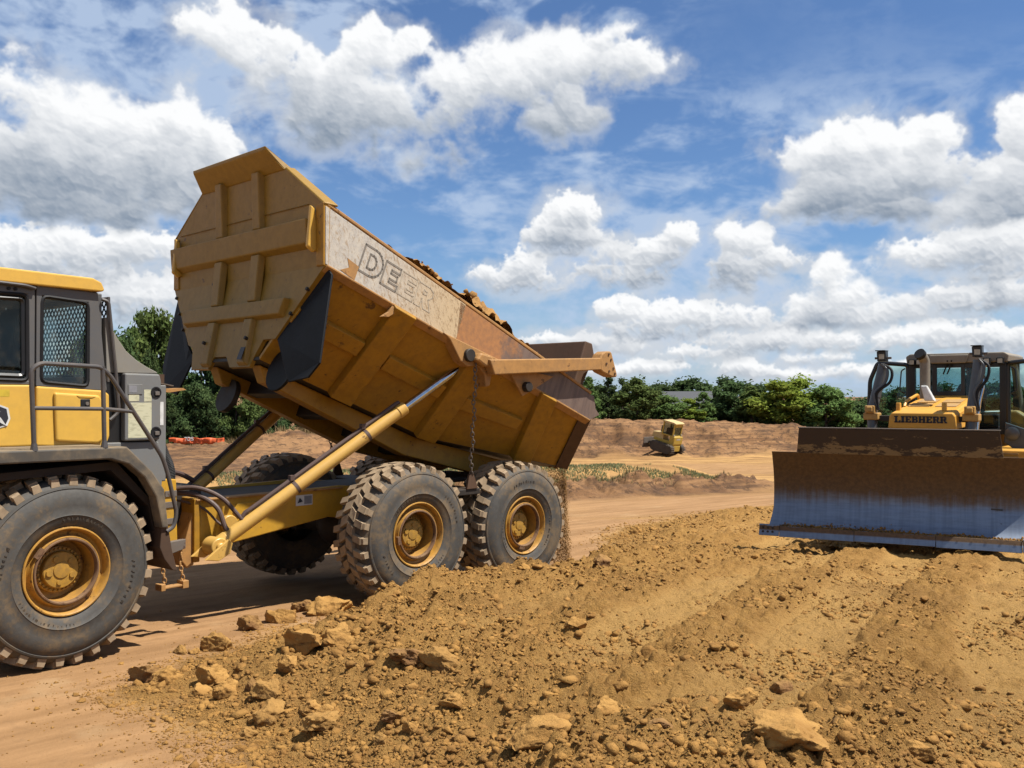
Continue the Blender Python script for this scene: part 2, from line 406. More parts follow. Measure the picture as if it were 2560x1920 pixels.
M['cream'] = paint('cream_cab_roof', (0.27, 0.24, 0.195), 0.5, 0.3, dcol=(0.40, 0.31, 0.2))
M['lieb'] = paint('bulldozer_yellow', (0.80, 0.40, 0.055), 0.38, 0.12, dcol=(0.55, 0.34, 0.13), var=0.05, rust=0.02, bump=0.06)
M['lieb_dirty'] = paint('dirty_bulldozer_yellow', (0.62, 0.35, 0.09), 0.5, 0.45, dcol=(0.36, 0.23, 0.12), rust=0.08)
M['lieb_grey'] = paint('blue_grey_paint', (0.085, 0.095, 0.108), 0.38, 0.15, dcol=(0.2, 0.17, 0.13), bump=0.05, spec=0.5)
M['far_yellow'] = paint('faded_bulldozer_yellow', (0.62, 0.42, 0.06), 0.5, 0.35, dcol=(0.42, 0.28, 0.1), rust=0.15)
M['tan_roof'] = paint('tan_cab_top', (0.72, 0.52, 0.22), 0.5, 0.4, dcol=(0.6, 0.45, 0.22))
M['track'] = paint('track_steel', (0.035, 0.03, 0.028), 0.55, 0.6, dcol=(0.13, 0.10, 0.07), var=0.2)
M['print_dark'] = plain('dark_print', (0.028, 0.028, 0.04), 0.5)
M['grey_print'] = plain('grey_print', (0.28, 0.28, 0.3), 0.5)
M['yellow_print'] = plain('yellow_print', (0.7, 0.5, 0.05), 0.5)

def m_tyre(name, base, dust, lo, hi, amt):
    m, t, b, P = mat_new(name)
    n = t.noise(P, 3.0, 6, 0.62); n2 = t.noise(P, 22.0, 5, 0.6)
    oi = t.new('ShaderNodeObjectInfo')
    P2 = t.vec('ADD', P, t.comb(t.math('MULTIPLY', oi.outputs['Random'], 20.0), 0, 0))
    n3 = t.noise(P2, 2.2, 5, 0.65)
    f = t.math('MULTIPLY', t.sstep(t.math('MULTIPLY_ADD', n3, 0.65, t.math('MULTIPLY', n2, 0.35)), lo, hi), amt)
    c = t.mix(t.sstep(n2, 0.3, 0.7), base, tuple(x * 0.7 for x in base))
    c = t.mix(f, c, dust)
    t.l.new(t.mix(1.0, c, KA3, 'MULTIPLY'), b.inputs['Base Color'])
    b.inputs['Roughness'].default_value = 0.72
    b.inputs['Specular IOR Level'].default_value = 0.35
    t.l.new(t.bump(t.math('MULTIPLY_ADD', n2, 0.6, n), 0.25, 0.01), b.inputs['Normal'])
    return m
M['tyre'] = m_tyre('tyre_sidewall', (0.088, 0.082, 0.073), (0.21, 0.145, 0.080), 0.44, 0.62, 0.8)
M['tread'] = m_tyre('tyre_tread', (0.27, 0.195, 0.12), (0.44, 0.32, 0.20), 0.34, 0.56, 0.9)
M['tread_gap'] = m_tyre('tyre_grooves', (0.055, 0.045, 0.034), (0.15, 0.105, 0.065), 0.4, 0.62, 0.7)

def m_band():
    "scratched white band with faded lettering, worn to orange and bare steel towards the tail"
    m, t, b, P = mat_new('scratched_white_band')
    X = t.sep(P)[0]
    Pr = t.vec('MULTIPLY', P, (26.0, 8.0, 7.0))
    rot = t.new('ShaderNodeMapping'); rot.inputs['Rotation'].default_value = (0, rad(38), 0)
    t.l.new(P, rot.inputs[0])
    Ps = t.vec('MULTIPLY', rot.outputs[0], (40.0, 8.0, 12.0))
    sc = t.noise(Ps, 1.0, 6, 0.7, 0.8)
    sp = t.noise(P, 11.0, 8, 0.72)
    white = t.mix(t.sstep(sp, 0.30, 0.75), (0.66, 0.60, 0.50), (0.50, 0.47, 0.43))
    white = t.mix(t.sstep(X, 0.5, 2.0), white, (0.66, 0.50, 0.30))
    wear = t.math('ADD', t.sstep(sc, 0.50, 0.62), t.math('MULTIPLY', t.sstep(sp, 0.60, 0.68), 0.6), clamp=True)
    wear = t.math('MULTIPLY', wear, t.lin(X, -0.3, 2.0, 0.55, 1.0))
    c = t.mix(wear, white, (0.36, 0.235, 0.12))
    dkn = t.sstep(t.noise(Ps, 2.1, 4, 0.7), 0.60, 0.68)
    c = t.mix(t.math('MULTIPLY', dkn, 0.55), c, (0.12, 0.08, 0.055))
    t.l.new(t.mix(1.0, c, KA3, 'MULTIPLY'), b.inputs['Base Color'])
    b.inputs['Roughness'].default_value = 0.6
    t.l.new(t.bump(t.math('ADD', sc, sp), 0.35, 0.006), b.inputs['Normal'])
    return m
M['band'] = m_band()
def m_bandrust():
    m, t, b, P = mat_new('rusty_band_plate')
    X = t.sep(P)[0]
    n = t.noise(P, 2.6, 7, 0.62); n2 = t.noise(P, 15.0, 6, 0.65)
    st = t.noise(t.vec('MULTIPLY', P, (14.0, 4.0, 2.0)), 1.0, 5, 0.6)
    org = t.mix(t.sstep(n2, 0.3, 0.7), (0.50, 0.225, 0.075), (0.36, 0.17, 0.07))
    gry = t.mix(t.sstep(st, 0.3, 0.7), (0.13, 0.085, 0.07), (0.22, 0.15, 0.115))
    f = t.sstep(t.math('MULTIPLY_ADD', n, 1.6, t.math('MULTIPLY', X, 0.62)), 2.55, 2.85)
    c = t.mix(f, org, gry)
    t.l.new(t.mix(1.0, c, KA3, 'MULTIPLY'), b.inputs['Base Color'])
    b.inputs['Roughness'].default_value = 0.55
    t.l.new(t.bump(n2, 0.25, 0.006), b.inputs['Normal'])
    return m
M['bandrust'] = m_bandrust()

def m_blade():
    "polished mouldboard: bright steel below, dried soil smeared over the upper half"
    m, t, b, P = mat_new('polished_blade_steel')
    Z = t.sep(P)[2]
    n = t.noise(t.vec('MULTIPLY', P, (0.7, 1.0, 2.2)), 1.6, 7, 0.62)
    n2 = t.noise(t.vec('MULTIPLY', P, (1.0, 1.0, 9.0)), 3.0, 6, 0.65)
    n3 = t.noise(P, 18.0, 6, 0.7)
    vsc = t.noise(t.vec('MULTIPLY', P, (16.0, 1.0, 0.8)), 1.0, 5, 0.65)
    zz = t.math('ADD', Z, t.math('MULTIPLY', t.math('SUBTRACT', n, 0.5), 0.34))
    zz = t.math('ADD', zz, t.math('MULTIPLY', t.math('SUBTRACT', vsc, 0.5), 0.22))
    up = t.sstep(zz, 0.58, 0.86)
    steel = t.mix(t.sstep(t.math('MULTIPLY_ADD', vsc, 0.5, t.math('MULTIPLY', n2, 0.5)), 0.38, 0.64), (0.27, 0.32, 0.40), (0.21, 0.245, 0.31))  # blue tint paints reflected sky into the steel colour
    earth = t.mix(t.sstep(n3, 0.3, 0.7), (0.155, 0.085, 0.030), (0.085, 0.046, 0.018))
    low = t.math('MULTIPLY', t.sstep(t.math('ADD', Z, t.math('MULTIPLY', t.math('SUBTRACT', t.noise(t.vec('MULTIPLY', P, (3.0, 1, 1)), 2.0, 6, .65), 0.5), 0.09)), 0.235, 0.225), t.sstep(Z, 0.14, 0.165))
    f = t.math('MAXIMUM', up, low)
    c = t.mix(f, steel, earth)
    t.l.new(t.mix(1.0, c, KA3, 'MULTIPLY'), b.inputs['Base Color'])
    t.l.new(t.math('MULTIPLY', t.math('SUBTRACT', 1.0, f), 0.95), b.inputs['Metallic'])
    t.l.new(t.math('ADD', t.math('MULTIPLY_ADD', f, 0.25, 0.36), t.math('MULTIPLY', n2, 0.12)), b.inputs['Roughness'])
    t.l.new(t.bump(t.math('MULTIPLY_ADD', n3, 0.5, n2), 0.12, 0.004), b.inputs['Normal'])
    return m
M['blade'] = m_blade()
def m_spill():
    m, t, b, P = mat_new('soil_stained_spill_plate')
    Z = t.sep(P)[2]
    n = t.noise(t.vec('MULTIPLY', P, (1.2, 1.0, 3.0)), 3.0, 8, 0.7)
    n3 = t.noise(P, 20.0, 6, 0.7)
    f = t.sstep(t.math('ADD', n, t.math('MULTIPLY', t.sstep(Z, 1.72, 1.55), 0.16)), 0.60, 0.68)
    c = t.mix(f, t.mix(n3, (0.05, 0.03, 0.02), (0.035, 0.022, 0.016)), (0.25, 0.175, 0.085))  # near-black base carries the overhanging plate's shade; paler patches are soil
    t.l.new(t.mix(1.0, c, KA3, 'MULTIPLY'), b.inputs['Base Color']); b.inputs['Roughness'].default_value = 0.7
    t.l.new(t.bump(n3, 0.2, 0.004), b.inputs['Normal'])
    return m
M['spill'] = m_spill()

def m_sticker_paper():
    m, t, b, P = mat_new('printed_notice')
    l1 = t.noise(t.vec('MULTIPLY', P, (14.0, 14.0, 70.0)), 1.0, 3, 0.6)
    l2 = t.noise(t.vec('MULTIPLY', P, (5.0, 5.0, 6.0)), 1.0, 5, 0.6)
    f = t.math('MULTIPLY', t.sstep(l1, 0.5, 0.62), t.sstep(l2, 0.36, 0.56))
    c = t.mix(t.math('MULTIPLY', f, 0.45), (0.66, 0.64, 0.44), (0.28, 0.27, 0.17))
    t.l.new(t.mix(1.0, c, KA3, 'MULTIPLY'), b.inputs['Base Color']); b.inputs['Roughness'].default_value = 0.45
    return m
M['notice'] = m_sticker_paper()

SOIL_A = (0.405, 0.222, 0.066)
SOIL_B = (0.30, 0.155, 0.044)
SOIL_D = (0.125, 0.062, 0.020)
def m_rock(name, a, b_, d):
    m, t, b, P = mat_new(name)
    n = t.noise(P, 4.0, 7, 0.65); n2 = t.noise(P, 25.0, 6, 0.65)
    st = t.noise(t.vec('MULTIPLY', P, (3.0, 3.0, 16.0)), 1.0, 5, 0.6)
    oi = t.new('ShaderNodeObjectInfo')
    c = t.mix(t.sstep(n, 0.35, 0.65), a, b_)
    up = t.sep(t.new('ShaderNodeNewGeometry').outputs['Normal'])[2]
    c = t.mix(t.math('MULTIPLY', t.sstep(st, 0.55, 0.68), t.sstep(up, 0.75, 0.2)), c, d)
    c = t.mix(t.math('MULTIPLY', t.sstep(n2, 0.5, 0.7), 0.35), c, b_)
    t.l.new(t.mix(1.0, c, KS3, 'MULTIPLY'), b.inputs['Base Color'])
    b.inputs['Roughness'].default_value = 0.92; b.inputs['Specular IOR Level'].default_value = 0.2
    t.l.new(t.bump(t.math('ADD', t.math('MULTIPLY_ADD', n2, 0.6, n), t.math('MULTIPLY', t.noise(P, 70.0, 5, 0.7), 0.3)), 0.9, 0.03), b.inputs['Normal'])
    return m
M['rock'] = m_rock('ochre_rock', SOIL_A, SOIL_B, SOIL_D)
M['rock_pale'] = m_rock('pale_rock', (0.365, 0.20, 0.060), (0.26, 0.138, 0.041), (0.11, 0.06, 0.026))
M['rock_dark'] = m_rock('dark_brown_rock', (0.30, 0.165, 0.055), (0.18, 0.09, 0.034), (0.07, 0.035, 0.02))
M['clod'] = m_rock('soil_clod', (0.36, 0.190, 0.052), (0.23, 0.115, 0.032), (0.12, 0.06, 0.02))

def m_soil_load():
    m, t, b, P = mat_new('loose_soil')
    n = t.noise(P, 5.0, 8, 0.7); n2 = t.noise(P, 30.0, 6, 0.7)
    c = t.mix(t.sstep(n, 0.35, 0.65), (0.36, 0.20, 0.07), (0.23, 0.12, 0.042))
    c = t.mix(t.math('MULTIPLY', t.sstep(n2, 0.55, 0.7), 0.6), c, (0.11, 0.06, 0.03))
    t.l.new(t.mix(1.0, c, KS3, 'MULTIPLY'), b.inputs['Base Color']); b.inputs['Roughness'].default_value = 0.95; b.inputs['Specular IOR Level'].default_value = 0.15
    t.l.new(t.bump(t.math('MULTIPLY_ADD', n2, 0.6, n), 0.8, 0.03), b.inputs['Normal'])
    return m
M['load'] = m_soil_load()

def m_ground():
    "one ground sheet: the vertex attribute holds which kind of soil lies where"
    m, t, b, P = mat_new('site_soil')
    at = t.new('ShaderNodeAttribute', attribute_name='soil')
    A = t.sep(at.outputs['Color'])       # R fill, G graded road, B dark embankment soil
    n = t.noise(P, 1.1, 8, 0.62); n2 = t.noise(P, 7.0, 8, 0.68); n3 = t.noise(P, 45.0, 6, 0.7)
    stv = t.new('ShaderNodeMapping'); stv.inputs['Rotation'].default_value = (0, 0, rad(-47)); t.l.new(P, stv.inputs[0])
    st = t.noise(t.vec('MULTIPLY', stv.outputs[0], (0.35, 3.2, 1.0)), 1.0, 7, 0.62)
    road = t.mix(t.sstep(st, 0.32, 0.68), (0.33, 0.188, 0.088), (0.235, 0.128, 0.056))
    road = t.mix(t.math('MULTIPLY', t.sstep(n2, 0.5, 0.75), 0.5), road, (0.19, 0.106, 0.052))
    road = t.mix(t.math('MULTIPLY', t.sstep(n, 0.55, 0.7), 0.5), road, (0.36, 0.232, 0.122))
    fill = t.mix(t.sstep(n2, 0.32, 0.7), SOIL_A, SOIL_B)
    fill = t.mix(t.math('MULTIPLY', at.outputs['Alpha'], 0.75), fill, (0.47, 0.275, 0.092))
    fill = t.mix(t.math('MULTIPLY', t.sstep(n, 0.50, 0.72), 0.5), fill, (0.43, 0.235, 0.07))
    damp = t.noise(P, 0.55, 6, 0.6)
    fill = t.mix(t.math('MULTIPLY', t.sstep(damp, 0.52, 0.66), 0.45), fill, (0.22, 0.112, 0.034))
    fill = t.mix(t.math('MULTIPLY', t.sstep(n3, 0.56, 0.70), 0.45), fill, SOIL_D)
    fill = t.mix(t.math('MULTIPLY', t.sstep(t.noise(P, 24.0, 5, 0.7), 0.56, 0.66), 0.55), fill, (0.47, 0.275, 0.095))
    far = t.noise(t.vec('MULTIPLY', P, (0.05, 0.35, 0.35)), 1.0, 8, 0.65)
    sub = t.mix(t.sstep(far, 0.32, 0.68), (0.135, 0.068, 0.032), (0.25, 0.132, 0.060))
    sub = t.mix(t.math('MULTIPLY', t.sstep(t.noise(t.vec('MULTIPLY', P, (0.5, 0.5, 1.4)), 1.0, 8, 0.7), 0.42, 0.62), 0.7), sub, (0.070, 0.041, 0.026))
    sub = t.mix(t.math('MULTIPLY', t.sstep(n2, 0.5, 0.68), 0.6), sub, (0.080, 0.047, 0.028))
    lay = t.noise(t.vec('MULTIPLY', P, (0.12, 0.12, 3.2)), 1.0, 6, 0.65)
    sub = t.mix(t.math('MULTIPLY', t.sstep(lay, 0.46, 0.60), 0.75), sub, (0.29, 0.158, 0.072))
    sub = t.mix(t.math('MULTIPLY', t.sstep(t.noise(P, 1.9, 6, 0.75), 0.50, 0.60), 0.75), sub, (0.058, 0.033, 0.020))
    gen = t.mix(t.sstep(far, 0.34, 0.62), (0.225, 0.120, 0.046), (0.43, 0.25, 0.095))
    gen = t.mix(t.math('MULTIPLY', t.sstep(n2, 0.48, 0.7), 0.45), gen, (0.17, 0.095, 0.046))
    c = t.mix(A[2], gen, sub)
    c = t.mix(A[1], c, road)
    c = t.mix(A[0], c, fill)
    t.l.new(t.mix(1.0, c, KS3, 'MULTIPLY'), b.inputs['Base Color'])
    b.inputs['Roughness'].default_value = 0.95; b.inputs['Specular IOR Level'].default_value = 0.15
    v1 = t.noise(P, 16.0, 8, 0.72); v2 = t.noise(P, 80.0, 4, 0.7)
    peb = t.math('ADD', t.math('MULTIPLY', v1, 1.0), t.math('MULTIPLY', v2, 0.35))
    hgt = t.math('ADD', t.math('MULTIPLY', n2, 0.6), t.math('MULTIPLY', n3, 0.45))
    hgt = t.math('ADD', hgt, t.math('MULTIPLY', peb, A[0]))
    bs = t.math('MULTIPLY_ADD', A[1], -0.55, 1.0)
    t.l.new(t.bump(hgt, bs, 0.060), b.inputs['Normal'])
    return m
M['ground'] = m_ground()

def m_leaf(name, ca, cb, cc, trans=0.35):
    m = bpy.data.materials.new(name); m.use_nodes = True
    t = NT(m.node_tree); t.n.clear()
    out = t.new('ShaderNodeOutputMaterial')
    tc = t.new('ShaderNodeTexCoord'); oi = t.new('ShaderNodeObjectInfo')
    P = tc.outputs['Object']
    n = t.noise(P, 0.7, 4, 0.6); n2 = t.noise(P, 6.0, 4, 0.6)
    c = t.mix(t.sstep(n, 0.35, 0.65), ca, cb)
    c = t.mix(t.math('MULTIPLY', t.sstep(n2, 0.5, 0.72), 0.7), c, cc)
    hs = t.new('ShaderNodeHueSaturation')
    t.put(hs.inputs['Hue'], t.lin(oi.outputs['Random'], 0, 1, 0.485, 0.512))
    t.put(hs.inputs['Value'], t.lin(oi.outputs['Random'], 0, 1, 0.78, 1.2))
    t.l.new(c, hs.inputs['Color'])
    d = t.new('ShaderNodeBsdfDiffuse'); tr = t.new('ShaderNodeBsdfTranslucent')
    t.l.new(hs.outputs[0], d.inputs[0]); t.l.new(hs.outputs[0], tr.inputs[0])
    mx = t.new('ShaderNodeMixShader'); mx.inputs[0].default_value = trans
    t.l.new(d.outputs[0], mx.inputs[1]); t.l.new(tr.outputs[0], mx.inputs[2])
    t.l.new(mx.outputs[0], out.inputs[0])
    return m
M['leaf_dark'] = m_leaf('dark_evergreen_foliage', (0.054, 0.088, 0.036), (0.080, 0.120, 0.046), (0.125, 0.16, 0.06))
M['leaf_mid'] = m_leaf('mid_green_foliage', (0.090, 0.138, 0.044), (0.125, 0.180, 0.056), (0.18, 0.225, 0.075))  # greyed and lightened to put distance haze into the leaf colour
M['leaf_pale'] = m_leaf('pale_green_foliage', (0.16, 0.22, 0.038), (0.22, 0.28, 0.05), (0.30, 0.34, 0.08))
M['bark'] = plain('tree_bark', (0.10, 0.075, 0.055), 0.9)
M['grass'] = m_leaf('young_grass', (0.14, 0.165, 0.08), (0.19, 0.20, 0.10), (0.34, 0.28, 0.15), 0.3)
M['straw'] = m_leaf('dry_grass', (0.30, 0.23, 0.11), (0.22, 0.17, 0.08), (0.16, 0.15, 0.06), 0.2)
M['orange'] = plain('orange_plastic_mesh', (0.80, 0.135, 0.03), 0.6)
M['roofing'] = plain('grey_roof_shingle', (0.10, 0.105, 0.115), 0.85)
M['siding'] = plain('pale_house_siding', (0.42, 0.40, 0.36), 0.8)

# ------------------------------------------------------------------ mesh helpers
WM = {}          # world matrix of every object built (for parenting)
def setp(o, parent, mw):
    WM[o.name] = mw
    if parent is not None:
        o.parent = parent
        o.matrix_parent_inverse = WM[parent.name].inverted()
    o.matrix_basis = mw
I4 = Matrix.Identity(4)
def tag(o, label=None, cat=None, group=None, kind=None):
    if label: o['label'] = label
    if cat: o['category'] = cat
    if group: o['group'] = group
    if kind: o['kind'] = kind
    return o
def empty(name, mw, label=None, cat=None, group=None):
    o = bpy.data.objects.new(name, None); COL.objects.link(o)
    o.empty_display_size = 0.3
    setp(o, None, mw); return tag(o, label, cat, group)
def link_mesh(name, me, parent=None, mw=I4):
    o = bpy.data.objects.new(name, me); COL.objects.link(o); setp(o, parent, mw); return o

class MB:
    def __init__(s, flip=False):
        s.v = []; s.f = []; s.flip = flip
    def add(s, vs, fs):
        k = len(s.v); s.v += [tuple(p) for p in vs]; s.f += [tuple(i + k for i in f) for f in fs]; return s
    def box(s, x0, x1, y0, y1, z0, z1, m=None):
        vs = [Vector((x, y, z)) for x in (x0, x1) for y in (y0, y1) for z in (z0, z1)]
        if m is not None: vs = [m @ p for p in vs]
        return s.add(vs, [(0, 1, 3, 2), (4, 6, 7, 5), (0, 4, 5, 1), (2, 3, 7, 6), (0, 2, 6, 4), (1, 5, 7, 3)])
    def prism(s, pts, a0, a1, axis='y', pts2=None):
        "polygon pts (two coords in the plane normal to axis) extruded from a0 to a1"
        def p3(p, a):
            return {'y': (p[0], a, p[1]), 'x': (a, p[0], p[1]), 'z': (p[0], p[1], a)}[axis]
        n = len(pts); q = pts2 or pts
        return s.add([p3(p, a0) for p in pts] + [p3(p, a1) for p in q],
                     [tuple(range(n))[::-1], tuple(range(n, 2 * n))] + [(i, (i + 1) % n, n + (i + 1) % n, n + i) for i in range(n)])
    def plate(s, quad, th, nrm=None):
        "a polygon given by 3D points thickened along its normal by th"
        p = [Vector(a) for a in quad]
        n = nrm or (p[1] - p[0]).cross(p[2] - p[0]).normalized()
        n = Vector(n) * th; k = len(p)
        return s.add(p + [a + n for a in p], [tuple(range(k))[::-1], tuple(range(k, 2 * k))] + [(i, (i + 1) % k, k + (i + 1) % k, k + i) for i in range(k)])
    def tube(s, path, r, n=10, cap=True, rr=None):
        pts = [Vector(p) for p in path]; rings = []
        up = Vector((0, 0, 1))
        d0 = (pts[1] - pts[0]).normalized()
        a = d0.cross(up)
        if a.length < 1e-3: a = d0.cross(Vector((1, 0, 0)))
        a.normalize()
        for i, p in enumerate(pts):
            if i == 0: d = pts[1] - pts[0]
            elif i == len(pts) - 1: d = pts[-1] - pts[-2]
            else: d = (pts[i + 1] - p).normalized() + (p - pts[i - 1]).normalized()
            d.normalize()
            a = (a - d * a.dot(d)).normalized(); b = d.cross(a)
            ri = rr[i] if rr else r
            rings.append([p + (a * math.cos(2 * math.pi * k / n) + b * math.sin(2 * math.pi * k / n)) * ri for k in range(n)])
        vs = [v for R in rings for v in R]; fs = []
        for i in range(len(pts) - 1):
            for k in range(n):
                fs.append((i * n + k, i * n + (k + 1) % n, (i + 1) * n + (k + 1) % n, (i + 1) * n + k))
        if cap:
            fs.append(tuple(range(n))[::-1]); fs.append(tuple(range((len(pts) - 1) * n, len(pts) * n)))
        return s.add(vs, fs)
    def cyl(s, p0, p1, r, n=20, r1=None):
        return s.tube([p0, p1], r, n, rr=[r, r if r1 is None else r1])
    def lathe(s, prof, n=64, axis='y', c=(0, 0, 0), closed=False):
        "prof: list of (radius, axial)"
        vs = []; fs = []; k = len(prof)
        for i in range(n):
            a = 2 * math.pi * i / n
            for r, h in prof:
                vs.append({'y': (c[0] + r * math.cos(a), c[1] + h, c[2] + r * math.sin(a)),
                           'z': (c[0] + r * math.cos(a), c[1] + r * math.sin(a), c[2] + h),
                           'x': (c[0] + h, c[1] + r * math.cos(a), c[2] + r * math.sin(a))}[axis])
        for i in range(n):
            j = (i + 1) % n
            for q in range(k if closed else k - 1):
                q2 = (q + 1) % k
                fs.append((i * k + q, i * k + q2, j * k + q2, j * k + q))
        return s.add(vs, fs)
    def mesh(s, name, mat, smooth=False, ang=35):
        v = [(p[0], -p[1], p[2]) for p in s.v] if s.flip else s.v
        me = bpy.data.meshes.new(name)
        me.from_pydata([tuple(p) for p in v], [], s.f)
        bm = bmesh.new(); bm.from_mesh(me)
        bmesh.ops.recalc_face_normals(bm, faces=bm.faces)
        if smooth:
            for f in bm.faces: f.smooth = True
            for e in bm.edges:
                if len(e.link_faces) == 2 and e.calc_face_angle(0) > rad(ang): e.smooth = False
        bm.to_mesh(me); bm.free()
        me.materials.append(mat)
        return me
    def build(s, name, mat, parent=None, mw=I4, bevel=0.0, smooth=False, ang=35, seg=2):
        o = link_mesh(name, s.mesh(name, mat, smooth, ang), parent, mw)
        if bevel:
            md = o.modifiers.new('bevel', 'BEVEL'); md.width = bevel; md.segments = seg; md.limit_method = 'ANGLE'; md.angle_limit = rad(30)
            md.harden_normals = False
        return o
def arc_pts(c, r, a0, a1, n):
    return [(c[0] + r * math.cos(rad(a0 + (a1 - a0) * i / n)), c[1] + r * math.sin(rad(a0 + (a1 - a0) * i / n))) for i in range(n + 1)]
def smooth_path(pts, sub=5):
    "catmull-rom through the points"
    P = [Vector(p) for p in pts]; P = [P[0] * 2 - P[1]] + P + [P[-1] * 2 - P[-2]]; out = []
    for i in range(1, len(P) - 2):
        for k in range(sub):
            t = k / sub; a, b, c, d = P[i - 1], P[i], P[i + 1], P[i + 2]
            out.append(0.5 * ((2 * b) + (c - a) * t + (2 * a - 5 * b + 4 * c - d) * t * t + (3 * b - a - 3 * c + d) * t ** 3))
    out.append(P[-2]); return out
def round_path(pts, r, seg=4):
    "polyline with rounded corners"
    P = [Vector(p) for p in pts]; out = [P[0]]
    for i in range(1, len(P) - 1):
        a = (P[i - 1] - P[i]); b = (P[i + 1] - P[i]); rr = min(r, a.length * 0.45, b.length * 0.45)
        A = P[i] + a.normalized() * rr; B = P[i] + b.normalized() * rr
        for k in range(seg + 1):
            t = k / seg; out.append(A * (1 - t) ** 2 + P[i] * 2 * t * (1 - t) + B * t * t)
    out.append(P[-1]); return out

# ------------------------------------------------------------------ soil lumps
def clods(x, y, cell, seed, fillp=0.7):
    "rounded lumps: one possible lump in every cell, returns height in units of the cell"
    gx = x / cell; gy = y / cell; ix = np.floor(gx); iy = np.floor(gy)
    out = np.zeros_like(gx)
    for dx in (-1, 0, 1):
        for dy in (-1, 0, 1):
            jx = ix + dx; jy = iy + dy
            px = jx + 0.2 + 0.6 * _hash(jx, jy, seed); py = jy + 0.2 + 0.6 * _hash(jx, jy, seed + 1)
            r = 0.25 + 0.40 * _hash(jx, jy, seed + 2) ** 1.5; on = _hash(jx, jy, seed + 3) < fillp
            an = _hash(jx, jy, seed + 4) * 3.14; el = 0.65 + 0.35 * _hash(jx, jy, seed + 5)
            ca = np.cos(an); sa = np.sin(an)
            ux = (gx - px) * ca + (gy - py) * sa; uy = (-(gx - px) * sa + (gy - py) * ca) / el
            d2 = (ux * ux + uy * uy) / (r * r)
            h = np.sqrt(np.clip(1 - d2, 0, 1)) * r * on
            out = np.maximum(out, h)
    return out

# ------------------------------------------------------------------ the ground
FILL = np.array([(-1.30, 5.35), (-1.90, 6.25), (-2.42, 7.0), (-3.15, 7.62), (-2.98, 8.4), (-2.62, 9.2), (-2.42, 9.95), (-1.80, 10.55), (-0.90, 11.42),
                 (0.45, 12.75), (1.55, 14.0), (2.15, 16.0), (1.9, 18.3), (2.6, 21.0), (6.3, 26.3), (12, 31.0), (34, 36), (40, -14), (-3, -14), (-1.2, 3.0)])
def poly_sd(x, y, poly):
    "signed distance, positive inside"
    d = np.full(x.shape, 1e9); inside = np.zeros(x.shape, bool); n = len(poly)
    for i in range(n):
        ax, ay = poly[i]; bx, by = poly[(i + 1) % n]
        ex, ey = bx - ax, by - ay
        t = np.clip(((x - ax) * ex + (y - ay) * ey) / (ex * ex + ey * ey), 0, 1)
        d = np.minimum(d, np.hypot(x - ax - t * ex, y - ay - t * ey))
        c = ((ay > y) != (by > y)) & (x < ex * (y - ay) / (ey if ey != 0 else 1e-9) + ax)
        inside ^= c
    return np.where(inside, d, -d)
TA = rad(46.0)
